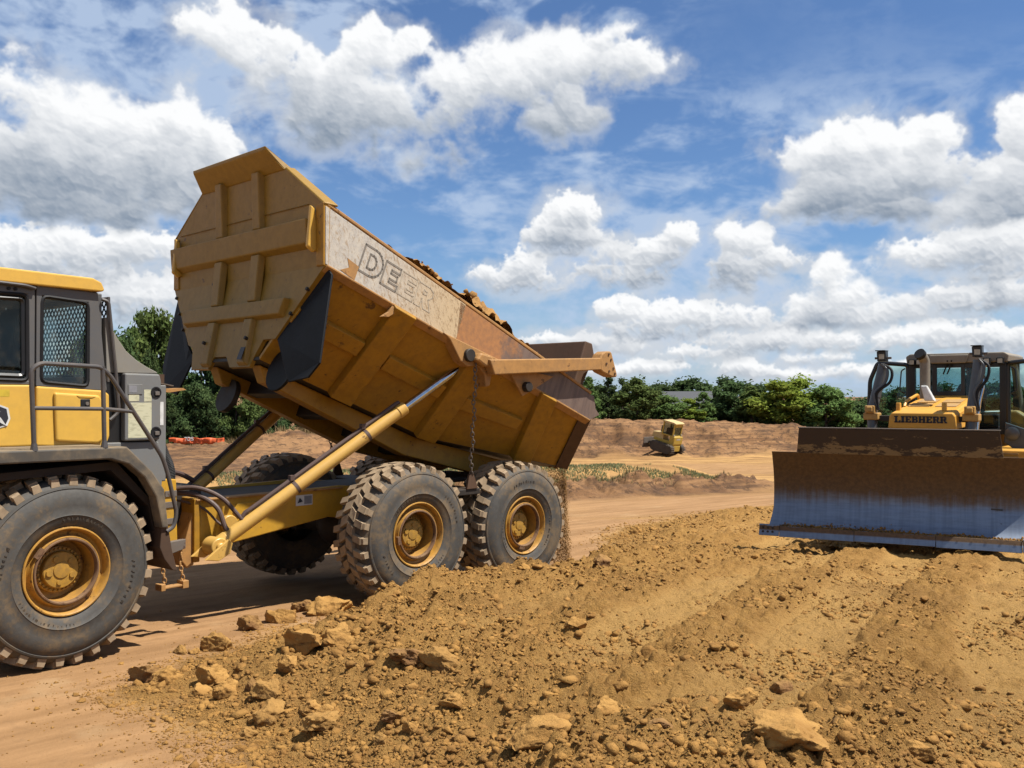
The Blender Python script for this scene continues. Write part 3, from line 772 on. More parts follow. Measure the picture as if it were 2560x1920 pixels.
def ground(x, y):
    "height and soil weights (fill, graded road, embankment)"
    x = np.asarray(x, float); y = np.asarray(y, float)
    z = -0.043 * (np.clip(y, -2, 88) - 8.4)
    r = np.hypot(x, y)
    # ---- far terrain
    left = sst(-x, 4, 16) * sst(y, 14, 70) * 1.15
    z = z + left
    cr_y = np.interp(x, [-60, -22, -14.6, 0, 10, 30, 70], [66, 68, 76, 89, 92, 95, 98])
    cr_z = np.interp(x, [-60, -24, -20, -14.6, -6, 6, 16, 24, 31, 38, 70], [-1.5, -1.55, -1.3, -0.15, -0.05, -0.05, -0.3, -0.6, -1.0, -1.9, -2.2])
    wob = fbm(x * 0.25, y * 0.12, 4, 5)
    s_ = y - cr_y + wob * 2.2
    face = sst(s_, -9.0, 0.5)
    z = z * (1 - face) + (cr_z + wob * 0.35 - 0.012 * np.clip(s_, 0, 100)) * face
    emb = sst(s_, -10.0, -6.5)
    rough = sst(y, 25, 60)
    z = z + fbm(x * 0.45, y * 0.30, 5, 9) * (0.14 * rough + 0.9 * emb * sst(-s_, -2, 2)) + 0.25 * emb * np.abs(fbm(x * 0.9, s_ * 0.5, 4, 19, 0.6))
    # spoil heap seen below the tipped body
    hx = (x + 12.5) / 5.5; hy = (y - 58) / 7
    z = z + 1.2 * np.exp(-(hx * hx + hy * hy)) * (1 + 0.5 * fbm(x * .9, y * .7, 4, 61))
    # ---- dug ridge beside the haul road, with the grassed strip behind it
    t_ = (x - 1.2) * 0.80 - (y - 29.6) * 0.60 * 0
    ry = 30.8 + (x - 1.9) * 0.70
    ridge = np.exp(-((y - ry) / 1.5) ** 2) * sst(x, -16, -8) * (1 - sst(x, 8.0, 12.5))
    lump = 0.5 + 1.3 * np.clip(fbm(x * 1.1, y * 1.1, 6, 21, 0.6) + 0.25, 0, 1.2)
    z = z + ridge * 0.50 * lump
    rsoil = np.exp(-((y - ry + 0.7) / 1.7) ** 2) * sst(x, -16, -8) * (1 - sst(x, 8.0, 12.5))
    bank = sst(y - ry, 0.2, 5.0) * (1 - sst(y - ry, 5.5, 12)) * sst(x, -16, -8) * (1 - sst(x, 6.5, 10.5))
    z = z + bank * 0.85
    # ---- tipped fill
    sd = poly_sd(x, y, FILL) + 0.28 * fbm(x * 1.6, y * 1.6, 4, 33) + 0.10 * fbm(x * 6, y * 6, 3, 35)
    wid = 1.9 - 1.15 * sst(y, 8.8, 10.4) + 0.5 * sst(y, 14, 16)
    h = sst(sd, -0.05, wid)
    crest = np.exp(-((sd - 0.85) / 0.6) ** 2) * sst(y, 9.0, 10.6) * (1 - sst(y, 15, 18))
    fil = sst(sd, -0.05, 0.12)
    lvl = 0.45 - 0.27 * sst(y, 9.5, 13.5) * sst(x, 0.0, 3.0) - 0.10 * sst(y, 13, 22)
    und = fbm(x * 0.55, y * 0.55, 3, 41) * 0.16
    near = 1 - sst(r, 26, 40)
    z = z + h * (lvl + und) + crest * 0.12 * (0.6 + fbm(x * 1.3, y * 1.3, 3, 43) * 1.4)
    # track rolled strips, running from lower left to the bulldozer
    ux = x * math.cos(rad(60)) + y * math.sin(rad(60)); uy = -x * math.sin(rad(60)) + y * math.cos(rad(60))
    strip = 0.5 + 0.30 * np.sin(uy * 4.6 + 1.2 * fbm(x * .35, y * .35, 3, 51)) + 0.35 * vnoise(uy * 1.15 + 3.0, ux * 0.09, 47)
    graded = sst(sd, 1.6, 3.2) * sst(r, 4.0, 5.6)
    packed = np.maximum(sst(strip, 0.44, 0.60), 0.35) * h * near * sst(sd, 0.9, 2.2) * (0.35 + 0.65 * graded)
    z = z - sst(strip, 0.44, 0.60) * h * near * graded * 0.060
    loose = near * h * (1 - 0.55 * packed)
    z = z + loose * (0.055 * fbm(x * 3.1, y * 3.1, 4, 71))
    m = (r < 34) & (sd > -0.3)
    if m.any():
        xm = x[m]; ym = y[m]; lm = loose[m] * sst(sd[m], -0.15, 0.25)
        c = clods(xm + 0.04 * vnoise(xm * 9, ym * 9, 3), ym + 0.04 * vnoise(xm * 9, ym * 9, 4), 0.30, 101, 0.42) * 0.30 * 0.55
        c = np.maximum(c, clods(xm, ym, 0.145, 111, 0.55) * 0.145 * 0.75)
        c2 = clods(xm, ym, 0.075, 121, 0.65) * 0.075 * 0.85
        ang = np.abs(vnoise(xm * 13, ym * 13, 131)) + 0.5 * np.abs(vnoise(xm * 29, ym * 29, 133))
        c3 = clods(xm, ym, 0.042, 171, 0.7) * 0.042 * 0.9
        brk = 0.55 + 1.1 * np.abs(vnoise(xm * 7, ym * 7, 173)) + 0.7 * np.abs(vnoise(xm * 17, ym * 17, 175))
        z[m] = z[m] + lm * (c * brk + c2 * 1.0 + c3 * 0.9 + 0.050 * ang) + near[m] * h[m] * packed[m] * 0.014 * np.abs(vnoise(ux[m] * 7.5, uy[m] * 1.2, 141))
        # grouser scrapes: shallow steps across the rolled strips
        z[m] = z[m] + packed[m] * (0.024 * vnoise(ux[m] * 1.3, uy[m] * 6.0, 151) + 0.020 * np.abs(vnoise(ux[m] * 5.5, uy[m] * 2.0, 153)) + 0.014 * np.abs(fbm(xm * 11, ym * 11, 3, 155)))
    # ---- hard haul road: faint ruts
    sx = x * math.cos(TA) + y * math.sin(TA); tx = x * math.sin(TA) - y * math.cos(TA)
    road = (1 - sst(sd, -0.25, 0.02)) * (1 - sst(r, 22, 36))
    z = z + road * (0.020 * vnoise(tx * 1.7, sx * 0.12, 161) + 0.010 * vnoise(tx * 6.0, sx * 0.5, 163) + 0.008 * fbm(x * 5, y * 5, 3, 165))
    # haul road passing behind
    cy = 26.5 + (x - 3.0) * 0.55
    hroad = sst(np.abs(y - cy), 3.6, 2.2) * sst(x, -2, 3) * (1 - fil)
    fr = sst(np.abs(y - (56 + 0.1 * x)), 9, 6) * sst(x, -8, 0) * 0.75
    pk = sst(strip, 0.44, 0.60) * h * near * graded
    W = np.stack([fil * near, np.clip(np.maximum(road * (y < 23), np.maximum(hroad, fr)), 0, 1), np.clip(emb + rsoil * 1.6 + sst(-x, 2, 6) * sst(y, 24, 40), 0, 1), np.clip(pk, 0, 1)], -1)
    return z, W

def packed_at(x, y):
    ux = x * math.cos(rad(60)) + y * math.sin(rad(60)); uy = -x * math.sin(rad(60)) + y * math.cos(rad(60))
    strip = 0.5 + 0.30 * np.sin(uy * 4.6 + 1.2 * fbm(x * .35, y * .35, 3, 51)) + 0.35 * vnoise(uy * 1.15 + 3.0, ux * 0.09, 47)
    return np.maximum(sst(strip, 0.44, 0.60), 0.35) * sst(poly_sd(x, y, FILL), 1.6, 3.2) * sst(np.hypot(x, y), 4.2, 6.5)
def build_ground():
    az = np.concatenate([np.arange(-180, -40, 5.0), np.linspace(-40, -33.5, 14)[:-1], np.arange(-33.5, 33.5, 0.112), np.linspace(33.5, 40, 14), np.arange(45, 180, 5.0)])
    rr = np.concatenate([[0.05, 0.6, 1.2, 1.8, 2.3, 2.7, 3.0], np.geomspace(3.2, 32, 580), np.geomspace(32.3, 130, 200)[0:], np.geomspace(135, 2600, 26)])
    A, R = np.meshgrid(np.radians(az), rr)
    X = R * np.sin(A); Y = R * np.cos(A)
    Z, W = ground(X, Y)
    Z = np.where(R > 130, np.where(R > 200, -4.5, Z), Z)
    n = len(az); k = len(rr)
    co = np.stack([X, Y, Z], -1).reshape(-1, 3)
    i = np.arange(k - 1)[:, None] * n + np.arange(n)[None, :]
    j = np.arange(k - 1)[:, None] * n + (np.arange(n)[None, :] + 1) % n
    q = np.stack([i, j, j + n, i + n], -1).reshape(-1, 4)
    me = bpy.data.meshes.new('ground')
    me.vertices.add(len(co)); me.vertices.foreach_set('co', co.astype(np.float32).ravel())
    me.loops.add(q.size); me.loops.foreach_set('vertex_index', q.astype(np.int32).ravel())
    me.polygons.add(len(q)); me.polygons.foreach_set('loop_start', (np.arange(len(q)) * 4).astype(np.int32))
    me.polygons.foreach_set('use_smooth', np.ones(len(q), bool))
    me.update(calc_edges=True)
    at = me.attributes.new('soil', 'FLOAT_COLOR', 'POINT')
    Wc = W.reshape(-1, 4)
    at.data.foreach_set('color', Wc.astype(np.float32).ravel())
    me.materials.append(M['ground'])
    o = link_mesh('ground', me); o['kind'] = 'structure'
    return o
build_ground()
def gz(x, y):
    return float(ground(np.array([x]), np.array([y]))[0][0])

# ------------------------------------------------------------------ articulated dump truck
def frame3(o, X, Y, Z):
    m = Matrix.Identity(4)
    for i, a in enumerate((X, Y, Z, o)):
        for k in range(3): m[k][i] = a[k]
    return m
ZU = Vector((0, 0, 1))
TR = Vector((math.cos(TA), math.sin(TA), 0)); NR = Vector((math.sin(TA), -math.cos(TA), 0))
TF_ = rad(52.35)
TT = Vector((math.cos(TF_), math.sin(TF_), 0)); NTR = Vector((math.sin(TF_), -math.cos(TF_), 0))
WH = 1.65
MID = Vector((-1.168, 11.46, 0)); FRT = Vector((-4.034, 8.357, 0))
REARM = frame3(MID - NR * WH, TR, -NR, ZU)           # local (s, -t, z)
TRACM = frame3(FRT - NTR * WH, TT, -NTR, ZU)
BE = rad(21.5)
XB = TR * math.cos(BE) - ZU * math.sin(BE); ZB = TR * math.sin(BE) + ZU * math.cos(BE)
BEDO = MID - NR * WH + TR * (-1.496) + ZU * 3.921
BEDM = frame3(BEDO, XB, -NR, ZB)
F = True   # builders in (s, t, z) flip t to local -y
truck = empty('dump_truck', frame3(MID - NR * WH + Vector((0, 0, -0.15)), TR, -NR, ZU),
              'yellow six-wheeled dump truck tipping soil from its raised scratched body', 'dump truck')
def mb(): return MB(flip=True)

# ---- wheels (axis = local y, outside = +y)
def make_wheel_meshes():
    R = 0.88
    tyre = MB()
    prof = [(0.385, -0.03), (0.40, 0.0), (0.43, 0.022), (0.47, 0.040), (0.505, 0.050), (0.511, 0.056), (0.517, 0.051), (0.60, 0.062), (0.66, 0.058), (0.71, 0.042), (0.742, 0.022),
            (0.750, 0.028), (0.766, 0.022), (0.770, 0.004), (0.79, -0.010), (0.815, -0.035), (0.828, -0.075)]
    full = prof + [(0.832, -0.30)] + [(r, -0.60 - y) for r, y in prof[::-1]]
    tyre.lathe(full, 112, 'y')
    marks = MB()
    rg_ = random.Random(4)
    for a0_, a1_, rm in ((-78, -8, 0.468), (100, 150, 0.462), (195, 232, 0.590), (20, 44, 0.585)):
        a_ = a0_
        while a_ < a1_:
            w_ = rg_.uniform(2.2, 3.6)
            for k_ in range(rg_.randint(1, 3)):
                c_, s_ = math.cos(rad(a_ + k_ * 1.0)), math.sin(rad(a_ + k_ * 1.0)); r0_ = rm + rg_.uniform(0, 0.012); r1_ = r0_ + rg_.uniform(0.018, 0.032); ct, sn = -s_ * 0.0028, c_ * 0.0028
                marks.add([(r_ * c_ + q_ * ct, y_, r_ * s_ + q_ * sn) for y_ in (0.030 if rm < .5 else 0.05, 0.0475 if rm < .5 else 0.0665) for (r_, q_) in ((r0_, -1), (r1_, -1), (r1_, 1), (r0_, 1))],
                          [(0, 1, 2, 3), (4, 7, 6, 5), (0, 4, 5, 1), (1, 5, 6, 2), (2, 6, 7, 3), (3, 7, 4, 0)])
            a_ += w_ + 1.6
    tread = MB()
    NL = 30
    def lug(a0, a1, y0, y1, sk, r0, r1, ri, sh0=0.0, sh1=0.0):
        # block between angles a0..a1, axial y0..y1; skew sk; outer shoulder drop at y0 end
        P = []
        for (r, k) in ((ri, 0), (r1, 1)):
            gsh = 0.012 if k else 0.0
            for (a, y, s) in ((a0, y0, 0), (a1, y0, 0), (a1, y1, sk), (a0, y1, sk)):
                da = gsh / r1 * (1 if a == a0 else -1)
                yy = y + (gsh if y == y1 and y1 > y0 else 0) * (0)
                rr_ = r - (sh0 if (y == y0 and k) else 0) - (sh1 if (y == y1 and k) else 0)
                P.append((rr_ * math.cos(a + s + da), yy, rr_ * math.sin(a + s + da)))
        tread.add(P, [(0, 1, 2, 3), (4, 7, 6, 5), (0, 4, 5, 1), (1, 5, 6, 2), (2, 6, 7, 3), (3, 7, 4, 0)])
    st = 2 * math.pi / NL
    for i in range(NL):
        a = i * st
        for side in (0, 1):
            f = (lambda y: y) if side == 0 else (lambda y: -0.60 - y)
            ph = a + (0 if side == 0 else st * 0.5)
            # shoulder lug in two pieces so that it wraps round the shoulder
            lug(ph, ph + st * 0.56, f(-0.030), f(-0.165), st * 0.18, 0.8, R, 0.80, sh0=0.012)
            lug(ph + st * 0.03, ph + st * 0.53, f(0.004), f(-0.032), 0, 0.79, R - 0.020, 0.775, sh0=0.016)
            # inner block
            lug(ph + st * 0.42, ph + st * 1.18, f(-0.178), f(-0.293), st * 0.34, 0.8, R + 0.004, 0.81)
    rim = MB()
    rim.lathe([(0.38, -0.06), (0.392, -0.03), (0.398, 0.0), (0.404, 0.012), (0.400, 0.022), (0.390, 0.024), (0.380, 0.014), (0.372, -0.02), (0.360, -0.055), (0.335, -0.062), (0.322, -0.045),
               (0.316, -0.012), (0.312, 0.0), (0.305, 0.0), (0.302, -0.012)], 96, 'y')
    rim.lathe([(0.276, -0.03), (0.274, -0.10), (0.270, -0.24), (0.20, -0.25), (0.02, -0.25)], 72, 'y')
    lip = MB().lathe([(0.304, -0.014), (0.302, 0.004), (0.295, 0.014), (0.284, 0.014), (0.276, 0.004), (0.274, -0.035)], 96, 'y')
    # lock ring notch
    lip.box(-0.05, 0.05, -0.02, 0.020, -0.018, 0.016, Matrix.Rotation(rad(215), 4, 'Y') @ Matrix.Translation((0.0, 0, -0.315)))
    hub = MB()
    hub.lathe([(0.205, -0.222), (0.212, -0.1725), (0.208, -0.162), (0.172, -0.157), (0.166, -0.112), (0.158, -0.104), (0.10, -0.101), (0.001, -0.101)], 64, 'y')
    hub.lathe([(0.075, -0.104), (0.072, -0.092), (0.05, -0.090), (0.001, -0.090)], 32, 'y')
    for k in range(30):
        a = 2 * math.pi * k / 30
        hub.cyl((0.192 * math.cos(a), -0.172, 0.192 * math.sin(a)), (0.192 * math.cos(a), -0.138, 0.192 * math.sin(a)), 0.011, 6)
    for k, rr_ in ((0, .022), (1, .030), (2, .030), (3, .022), (4, .026)):
        a = rad(-62 + 72 * k)
        hub.cyl((0.112 * math.cos(a), -0.112, 0.112 * math.sin(a)), (0.112 * math.cos(a), -0.088, 0.112 * math.sin(a)), rr_, 14)
    return (tyre.mesh('tyre', M['tyre'], True, 50), tread.mesh('tread', M['tread']), rim.mesh('wheel_rim', M['rim'], True, 40),
            lip.mesh('rim_lip', M['rust_lip'], True, 50), hub.mesh('hub', M['hub'], True, 35), marks.mesh('moulded_marks', M['tread_gap']))
WMESH = make_wheel_meshes()
def wheel(face, n, spin, label=None):
    "face: centre of the rim face, n: outward axle direction"
    X = n.cross(ZU)
    m = frame3(face, X, n, ZU) @ Matrix.Rotation(spin, 4, 'Y')
    w = link_mesh('wheel', WMESH[2], truck, m)
    for nm, me in (('tyre', WMESH[0]), ('tread', WMESH[1]), ('rim_lip', WMESH[3]), ('hub', WMESH[4]), ('moulded_marks', WMESH[5])):
        pt_ = link_mesh(nm, me, w, m)
        if nm in ('moulded_marks', 'tread'): pt_['kind'] = 'stuff'
    if label: w['label'] = label
    return w
AX = [(FRT, NTR, 0.877, 0.3), (MID, NR, 0.739, 1.1), (MID + TR * 1.937, NR, 0.657, 2.3)]
for k, (p, n, z, sp) in enumerate(AX):
    wheel(p + ZU * z, n, sp)
    wheel(p - n * (2 * WH) + ZU * z, -n, sp + 0.7)

# ---- rear frame
fr = mb()
side = [(-2.36, 0.66), (-2.36, 1.27), (-0.45, 1.31), (0.6, 1.22), (2.6, 1.05), (2.6, 0.80), (0.4, 0.78), (-0.62, 0.92), (-2.06, 0.73)]
for t0, t1 in ((0.56, 0.62), (-0.62, -0.56)):
    fr.prism(side, t0, t1, 'y')
frame = fr.build('chassis_frame', M['yellow'], truck, REARM, bevel=0.012)
mb().box(-2.42, -0.42, 0.50, 0.66, 1.272, 1.292).build('frame_flange', M['yellow_rust'], frame, REARM, bevel=0.004)
mb().box(-2.30, 2.5, -0.55, 0.55, 1.20, 1.262).build('top_plate', M['dark'], frame, REARM, bevel=0.01)
mb().box(-2.44, -2.37, -0.62, 0.64, 0.58, 1.30).build('front_plate', M['yellow_body'], frame, REARM, bevel=0.01)  # darker body yellow, painting the plate's shade into its colour
b_ = mb(); b_.prism([(-2.56, 0.60), (-2.56, 0.72), (-2.42, 1.2), (-2.42, 0.55), (-2.50, 0.52)], 0.3, 0.6, 'y'); b_.build('tow_lug', M['yellow_rust'], frame, REARM, bevel=0.01)
b_ = mb()
for (s, z) in ((0.0, 0.72), (1.94, 0.64)):
    b_.cyl((s, -1.35, z), (s, 1.35, z), 0.16, 16)
    b_.lathe([(0.001, -0.32), (0.2, -0.28), (0.30, -0.1), (0.30, 0.1), (0.2, 0.28), (0.001, 0.32)], 20, 'y', (s, 0, z))
b_.build('axle', M['dark'], truck, REARM, smooth=True)
b_ = mb()
for t in (0.78, -0.78):
    b_.prism([(-0.25, 0.78), (0.97, 1.02), (2.2, 0.70), (2.2, 0.50), (0.97, 0.62), (-0.25, 0.58)], t - 0.09, t + 0.09, 'y')
b_.build('bogie_beam', M['dark'], truck, REARM, bevel=0.02)
for t in (0.62, -0.62):      # access cut-outs and brackets on the frame side
    sgn = 1 if t > 0 else -1
    mb().prism([(-1.95, 1.13), (-1.90, 1.20), (-1.35, 1.21), (-1.30, 1.15), (-1.42, 1.10), (-1.9, 1.06)], t, t + 0.022 * sgn, 'y').build('bracket_plate', M['yellow'], frame, REARM, bevel=0.006)
    mb().cyl((-2.02, t, 0.98), (-2.02, t + 0.07 * sgn, 0.98), 0.10, 24).build('pivot_boss', M['yellow_cyl'], frame, REARM, bevel=0.01, smooth=True)
stk = mb().box(-1.10, -0.86, 0.621, 0.625, 1.10, 1.23).build('warning_sticker', M['sticker'], frame, REARM)
mb().box(-0.98, -0.87, 0.6255, 0.6265, 1.115, 1.215).build('sticker_text', M['grey_print'], stk, REARM)
mb().add([(-1.08, .627, 1.13), (-1.00, .627, 1.15), (-1.045, .627, 1.20)], [(0, 1, 2)]).build('sticker_symbol', M['print_dark'], stk, REARM)

# ---- hoist cylinders
def hoist(sg):
    lo = Vector((-2.29, 0.84 * sg, 0.77)); hi = Vector((1.10, 1.62 * sg, 3.04))
    d = (hi - lo).normalized(); L = (hi - lo).length
    P = lambda k: lo + d * k
    kb = L * 0.675
    br = mb().cyl(P(0.10), P(kb), 0.078, 28)
    br.cyl(P(kb - 0.10), P(kb + 0.02), 0.086, 28); br.cyl(P(0.02), P(0.16), 0.084, 28)
    c = br.build('hoist_cylinder', M['yellow_cyl'], truck, REARM, bevel=0.008, smooth=True)
    mb().cyl(P(kb), P(L - 0.05), 0.052, 24).build('piston_rod', M['chrome'], c, REARM, smooth=True)
    mb().cyl(P(L) - Vector((0, 0.10, 0)), P(L) + Vector((0, 0.10, 0)), 0.115, 24).build('rod_eye', M['dark'], c, REARM, bevel=0.01, smooth=True)
    e = mb(); e.cyl(lo - Vector((0, 0.12, 0)), lo + Vector((0, 0.12, 0)), 0.105, 24); e.cyl(lo - Vector((0, 0.30, 0)), lo + Vector((0, 0.16, 0)), 0.055, 16)
    e.build('base_eye', M['yellow_cyl'], c, REARM, bevel=0.012, smooth=True)
    upv = (ZU - d * d.dot(ZU)).normalized()
    off = upv * 0.108
    lo2 = P(0.55) + off; hi2 = P(kb - 0.06) + off
    mb().tube([P(0.42) + upv * 0.09, P(0.48) + off * 1.05, lo2, hi2, P(kb - 0.01) + upv * 0.10], 0.026, 10).build('oil_pipe', M['hose'], c, REARM, smooth=True)
    for k in (0.27 * L, 0.53 * L):
        q = mb().cyl(P(k - 0.020), P(k + 0.020), 0.082, 24)
        q.box(-0.03, 0.03, -0.03, 0.03, 0, 0.06, Matrix.Translation(P(k) + upv * 0.10))
        q.build('pipe_clamp', M['hose'], c, REARM, smooth=True)
    # lower clevis plates
    for dz in (-0.16, 0.16):
        q = mb()
        q.prism([(-2.50, 0.66), (-2.42, 0.72), (-2.22, 0.86), (-2.17, 0.81), (-2.20, 0.70), (-2.34, 0.63)], (0.84 + dz) * sg - 0.02, (0.84 + dz) * sg + 0.02, 'y')
        q.build('clevis_plate', M['yellow_cyl'], c, REARM, bevel=0.008)
    return c
hoist(1); hoist(-1)
# hydraulic hoses by the hitch
for k, (pts, r) in enumerate(([[(-2.62, 0.40, 1.40), (-2.40, 0.62, 1.42), (-2.18, 0.78, 1.30), (-2.02, 0.90, 1.08), (-1.93, 0.96, 0.97)], 0.025],
                             [[(-2.62, 0.36, 1.36), (-2.40, 0.60, 1.34), (-2.24, 0.78, 1.20), (-2.18, 0.86, 0.98), (-2.10, 0.92, 0.84)], 0.028],
                             [[(-2.60, 0.30, 1.30), (-2.36, 0.64, 1.20), (-2.20, 0.74, 1.02), (-2.06, 0.86, 0.90)], 0.014])):
    mb().tube(smooth_path(pts, 6), r, 10).build('hydraulic_hose', M['hose'], truck, REARM, smooth=True)

# ---- dump body (bed frame: x to the tail, t to the near side, z up)
HW = 1.8
def topz(x): return 0.64 - 0.051 * (x + 0.2)
def botz(x): return -1.04 if x < 2.9 else -1.04 + (x - 2.9) * 0.165
def bott(x): return 0.79 if x < 2.9 else 0.79 + (x - 2.9) * 0.155
XS = [0.18, 1.2, 2.9, 4.2, 5.0]
sh = mb()
def sidepanel(sg):
    q = mb()
    xs = [0.0, 0.9, 1.9, 2.9, 3.9, 4.6, 5.02]
    n = len(xs)
    outer = []; 
    for x in xs:
        xo = x + (0.18 if x == 0.0 else (0.46 if x == 5.02 else 0.0))
        outer.append(((x, HW * sg, 0.04), (xo, bott(xo) * sg, botz(xo))))
    vs = []; fs = []
    th = Vector((0, -0.04 * sg, 0.04))
    for a, b in outer:
        vs += [Vector(a), Vector(b), Vector(a) + th, Vector(b) + th]
    for i in range(n - 1):
        k = i * 4
        fs += [(k, k + 4, k + 5, k + 1), (k + 2, k + 3, k + 7, k + 6), (k + 1, k + 5, k + 7, k + 3), (k, k + 2, k + 6, k + 4)]
    k = (n - 1) * 4
    fs += [(0, 1, 3, 2), (k, k + 2, k + 3, k + 1)]
    q.add(vs, fs)
    return q
body = mb()
body.add(*(lambda a: (a.v, a.f))(sidepanel(1))).add(*(lambda a: (a.v, a.f))(sidepanel(-1)))
dbody = body.build('dump_body', M['yellow_body'], truck, BEDM, bevel=0.008)
# floor, with the upturned tail
q = mb(); pts = [(0.18, -1.04), (2.9, -1.04), (5.48, botz(5.48))]
for (x0, z0), (x1, z1) in zip(pts[:-1], pts[1:]):
    a, b = bott(x0), bott(x1)
    q.add([(x0, -a, z0), (x0, a, z0), (x1, b, z1), (x1, -b, z1), (x0, -a, z0 + .04), (x0, a, z0 + .04), (x1, b, z1 + .04), (x1, -b, z1 + .04)],
          [(0, 1, 2, 3), (4, 7, 6, 5), (0, 4, 5, 1), (1, 5, 6, 2), (2, 6, 7, 3), (3, 7, 4, 0)])
q.build('body_floor', M['dark'], dbody, BEDM)
for t in (0.52, -0.52):
    mb().prism([(0.3, -1.05), (0.45, -1.22), (2.8, -1.34), (4.4, -1.12), (4.9, -0.76), (2.9, -1.05)], t - 0.10, t + 0.10, 'y').build('floor_beam', M['yellow_body'], dbody, BEDM, bevel=0.012)
for x in (0.9, 1.7, 2.5, 3.2):
    mb().box(x - 0.08, x + 0.08, -0.42, 0.42, -1.22, -1.045).build('cross_bearer', M['dark'], dbody, BEDM, bevel=0.01)
# upper side bands
for sg in (1, -1):
    def band(x0, x1, mat, nm, o=0.0, zl=0.02):
        q = mb(); e0 = -0.24 if x0 < 0.1 else x0
        A = [(x0, zl), (x1, zl), (x1 - (0.0 if x1 < 5 else 0.2), topz(x1)), (e0 if x0 < 0.1 else x0 - 0.12, topz(x0))]
        if x1 >= 5: A = [(x0, zl), (5.02, zl), (5.20, 0.17), (5.08, 0.22), (4.98, topz(5) + 0.01), (4.88, topz(5)), (x0 - 0.12, topz(x0))]
        q.prism(A, (HW - 0.05) * sg, (HW + 0.012 + o) * sg, 'y')
        return q.build(nm, mat, dbody, BEDM, bevel=0.006)
    bd = band(0.0, 2.12, M['band'], 'side_band')
    if sg > 0: bd['label'] = 'scratched white band with faded lettering'
    band(2.127, 5.02, M['bandrust'], 'rear_side_band')
    # rail along the top and lower edge of the band
    mb().add([(-.22, (HW - .06) * sg, topz(-.2)), (-.22, (HW + .016) * sg, topz(-.2)), (4.9, (HW + .016) * sg, topz(4.9)), (4.9, (HW - .06) * sg, topz(4.9)),
              (-.22, (HW - .06) * sg, topz(-.2) + .045), (-.22, (HW + .016) * sg, topz(-.2) + .045), (4.9, (HW + .016) * sg, topz(4.9) + .045), (4.9, (HW - .06) * sg, topz(4.9) + .045)],
             [(0, 1, 2, 3), (4, 7, 6, 5), (0, 4, 5, 1), (1, 5, 6, 2), (2, 6, 7, 3), (3, 7, 4, 0)]).build('top_rail', M['yellow_rust'], dbody, BEDM, bevel=0.012)
    mb().prism([(HW * sg, 0.03), ((HW + 0.03) * sg, 0.02), ((HW + 0.03) * sg, 0.0), ((HW - 0.05) * sg, -0.06)], 0.02, 5.0, 'x').build('lower_rail', M['yellow_rust'], dbody, BEDM, bevel=0.006)
    # stiffening ribs on the sloping side (on the slanted plane)
    sd = Vector((0, (0.79 - HW) * sg, -1.08)); sd_n = Vector((0, 1.08 * sg, -1.01)).normalized()
    def on(x, k, o=0.0):
        b = Vector((x, HW * sg, 0.04)); e = Vector((x, bott(x) * sg, botz(x)))
        return b + (e - b) * k + sd_n * o
    def rib(x0, x1, dx, k0, k1, h, nm):
        A = [on(x0, k0), on(x1, k0), on(x1 + dx, k1), on(x0 + dx, k1)]
        Bq = [on(x0 + .03, k0, h), on(x1 - .03, k0, h), on(x1 + dx - .03, k1, h), on(x0 + dx + .03, k1, h)]
        mb().add(A + Bq, [(0, 1, 2, 3), (4, 7, 6, 5), (0, 4, 5, 1), (1, 5, 6, 2), (2, 6, 7, 3), (3, 7, 4, 0)]).build(nm, M['yellow_body'], dbody, BEDM, bevel=0.012)
    rib(1.03, 1.42, 0.17, 0.0, 1.0, 0.10, 'rib')
    rib(2.42, 2.80, 0.28, 0.0, 1.0, 0.10, 'rib')
    rib(3.82, 4.20, 0.55, 0.0, 1.0, 0.09, 'rib')
    for x0, x1 in ((0.10, 1.10), (1.50, 2.52), (2.92, 3.98)):
        A = [on(x0, 0.41), on(x1, 0.41), on(x1 + .02, 0.57), on(x0 + .02, 0.57)]
        Bq = [on(x0, 0.42, .07), on(x1, 0.42, .07), on(x1 + .02, 0.56, .07), on(x0 + .02, 0.56, .07)]
        mb().add(A + Bq, [(0, 1, 2, 3), (4, 7, 6, 5), (0, 4, 5, 1), (1, 5, 6, 2), (2, 6, 7, 3), (3, 7, 4, 0)]).build('stiffener', M['yellow_body'], dbody, BEDM, bevel=0.01)
    # dark wear strip on the tail edge
    A = [on(4.78, 0.0, .012), on(5.02, 0.0, .012), (Vector((5.47, bott(5.47) * sg, botz(5.47))) + sd_n * .012), (Vector((5.24, bott(5.24) * sg, botz(5.24))) + sd_n * .012)]
    mb().plate(A, 0.02, sd_n).build('tail_wear_plate', M['steel_dark'], dbody, BEDM)
    # hoist bracket under the band and the tailgate hinge bracket
    mb().prism([(1.86, 0.02), (2.00, -0.02), (2.26, -0.20), (2.40, -0.22), (2.56, -0.14), (2.72, -0.20), (2.80, -0.34), (2.86, -0.30), (2.84, -0.06), (3.3, 0.06), (3.05, 0.10)], (HW - 0.10) * sg, (HW + 0.05) * sg, 'y').build('hoist_bracket', M['yellow_rust'], dbody, BEDM, bevel=0.012)
    mb().cyl((2.36, (HW - 0.2) * sg, -0.08), (2.36, (HW + 0.10) * sg, -0.08), 0.085, 20).build('hoist_pin', M['dark'], dbody, BEDM, bevel=0.01, smooth=True)
    mb().prism([(2.42, -0.12), (2.46, 0.0), (2.66, 0.04), (2.78, -0.02), (2.62, -0.14)], (HW + 0.05) * sg, (HW + 0.16) * sg, 'y').build('gate_hinge', M['yellow_rust'], dbody, BEDM, bevel=0.03)
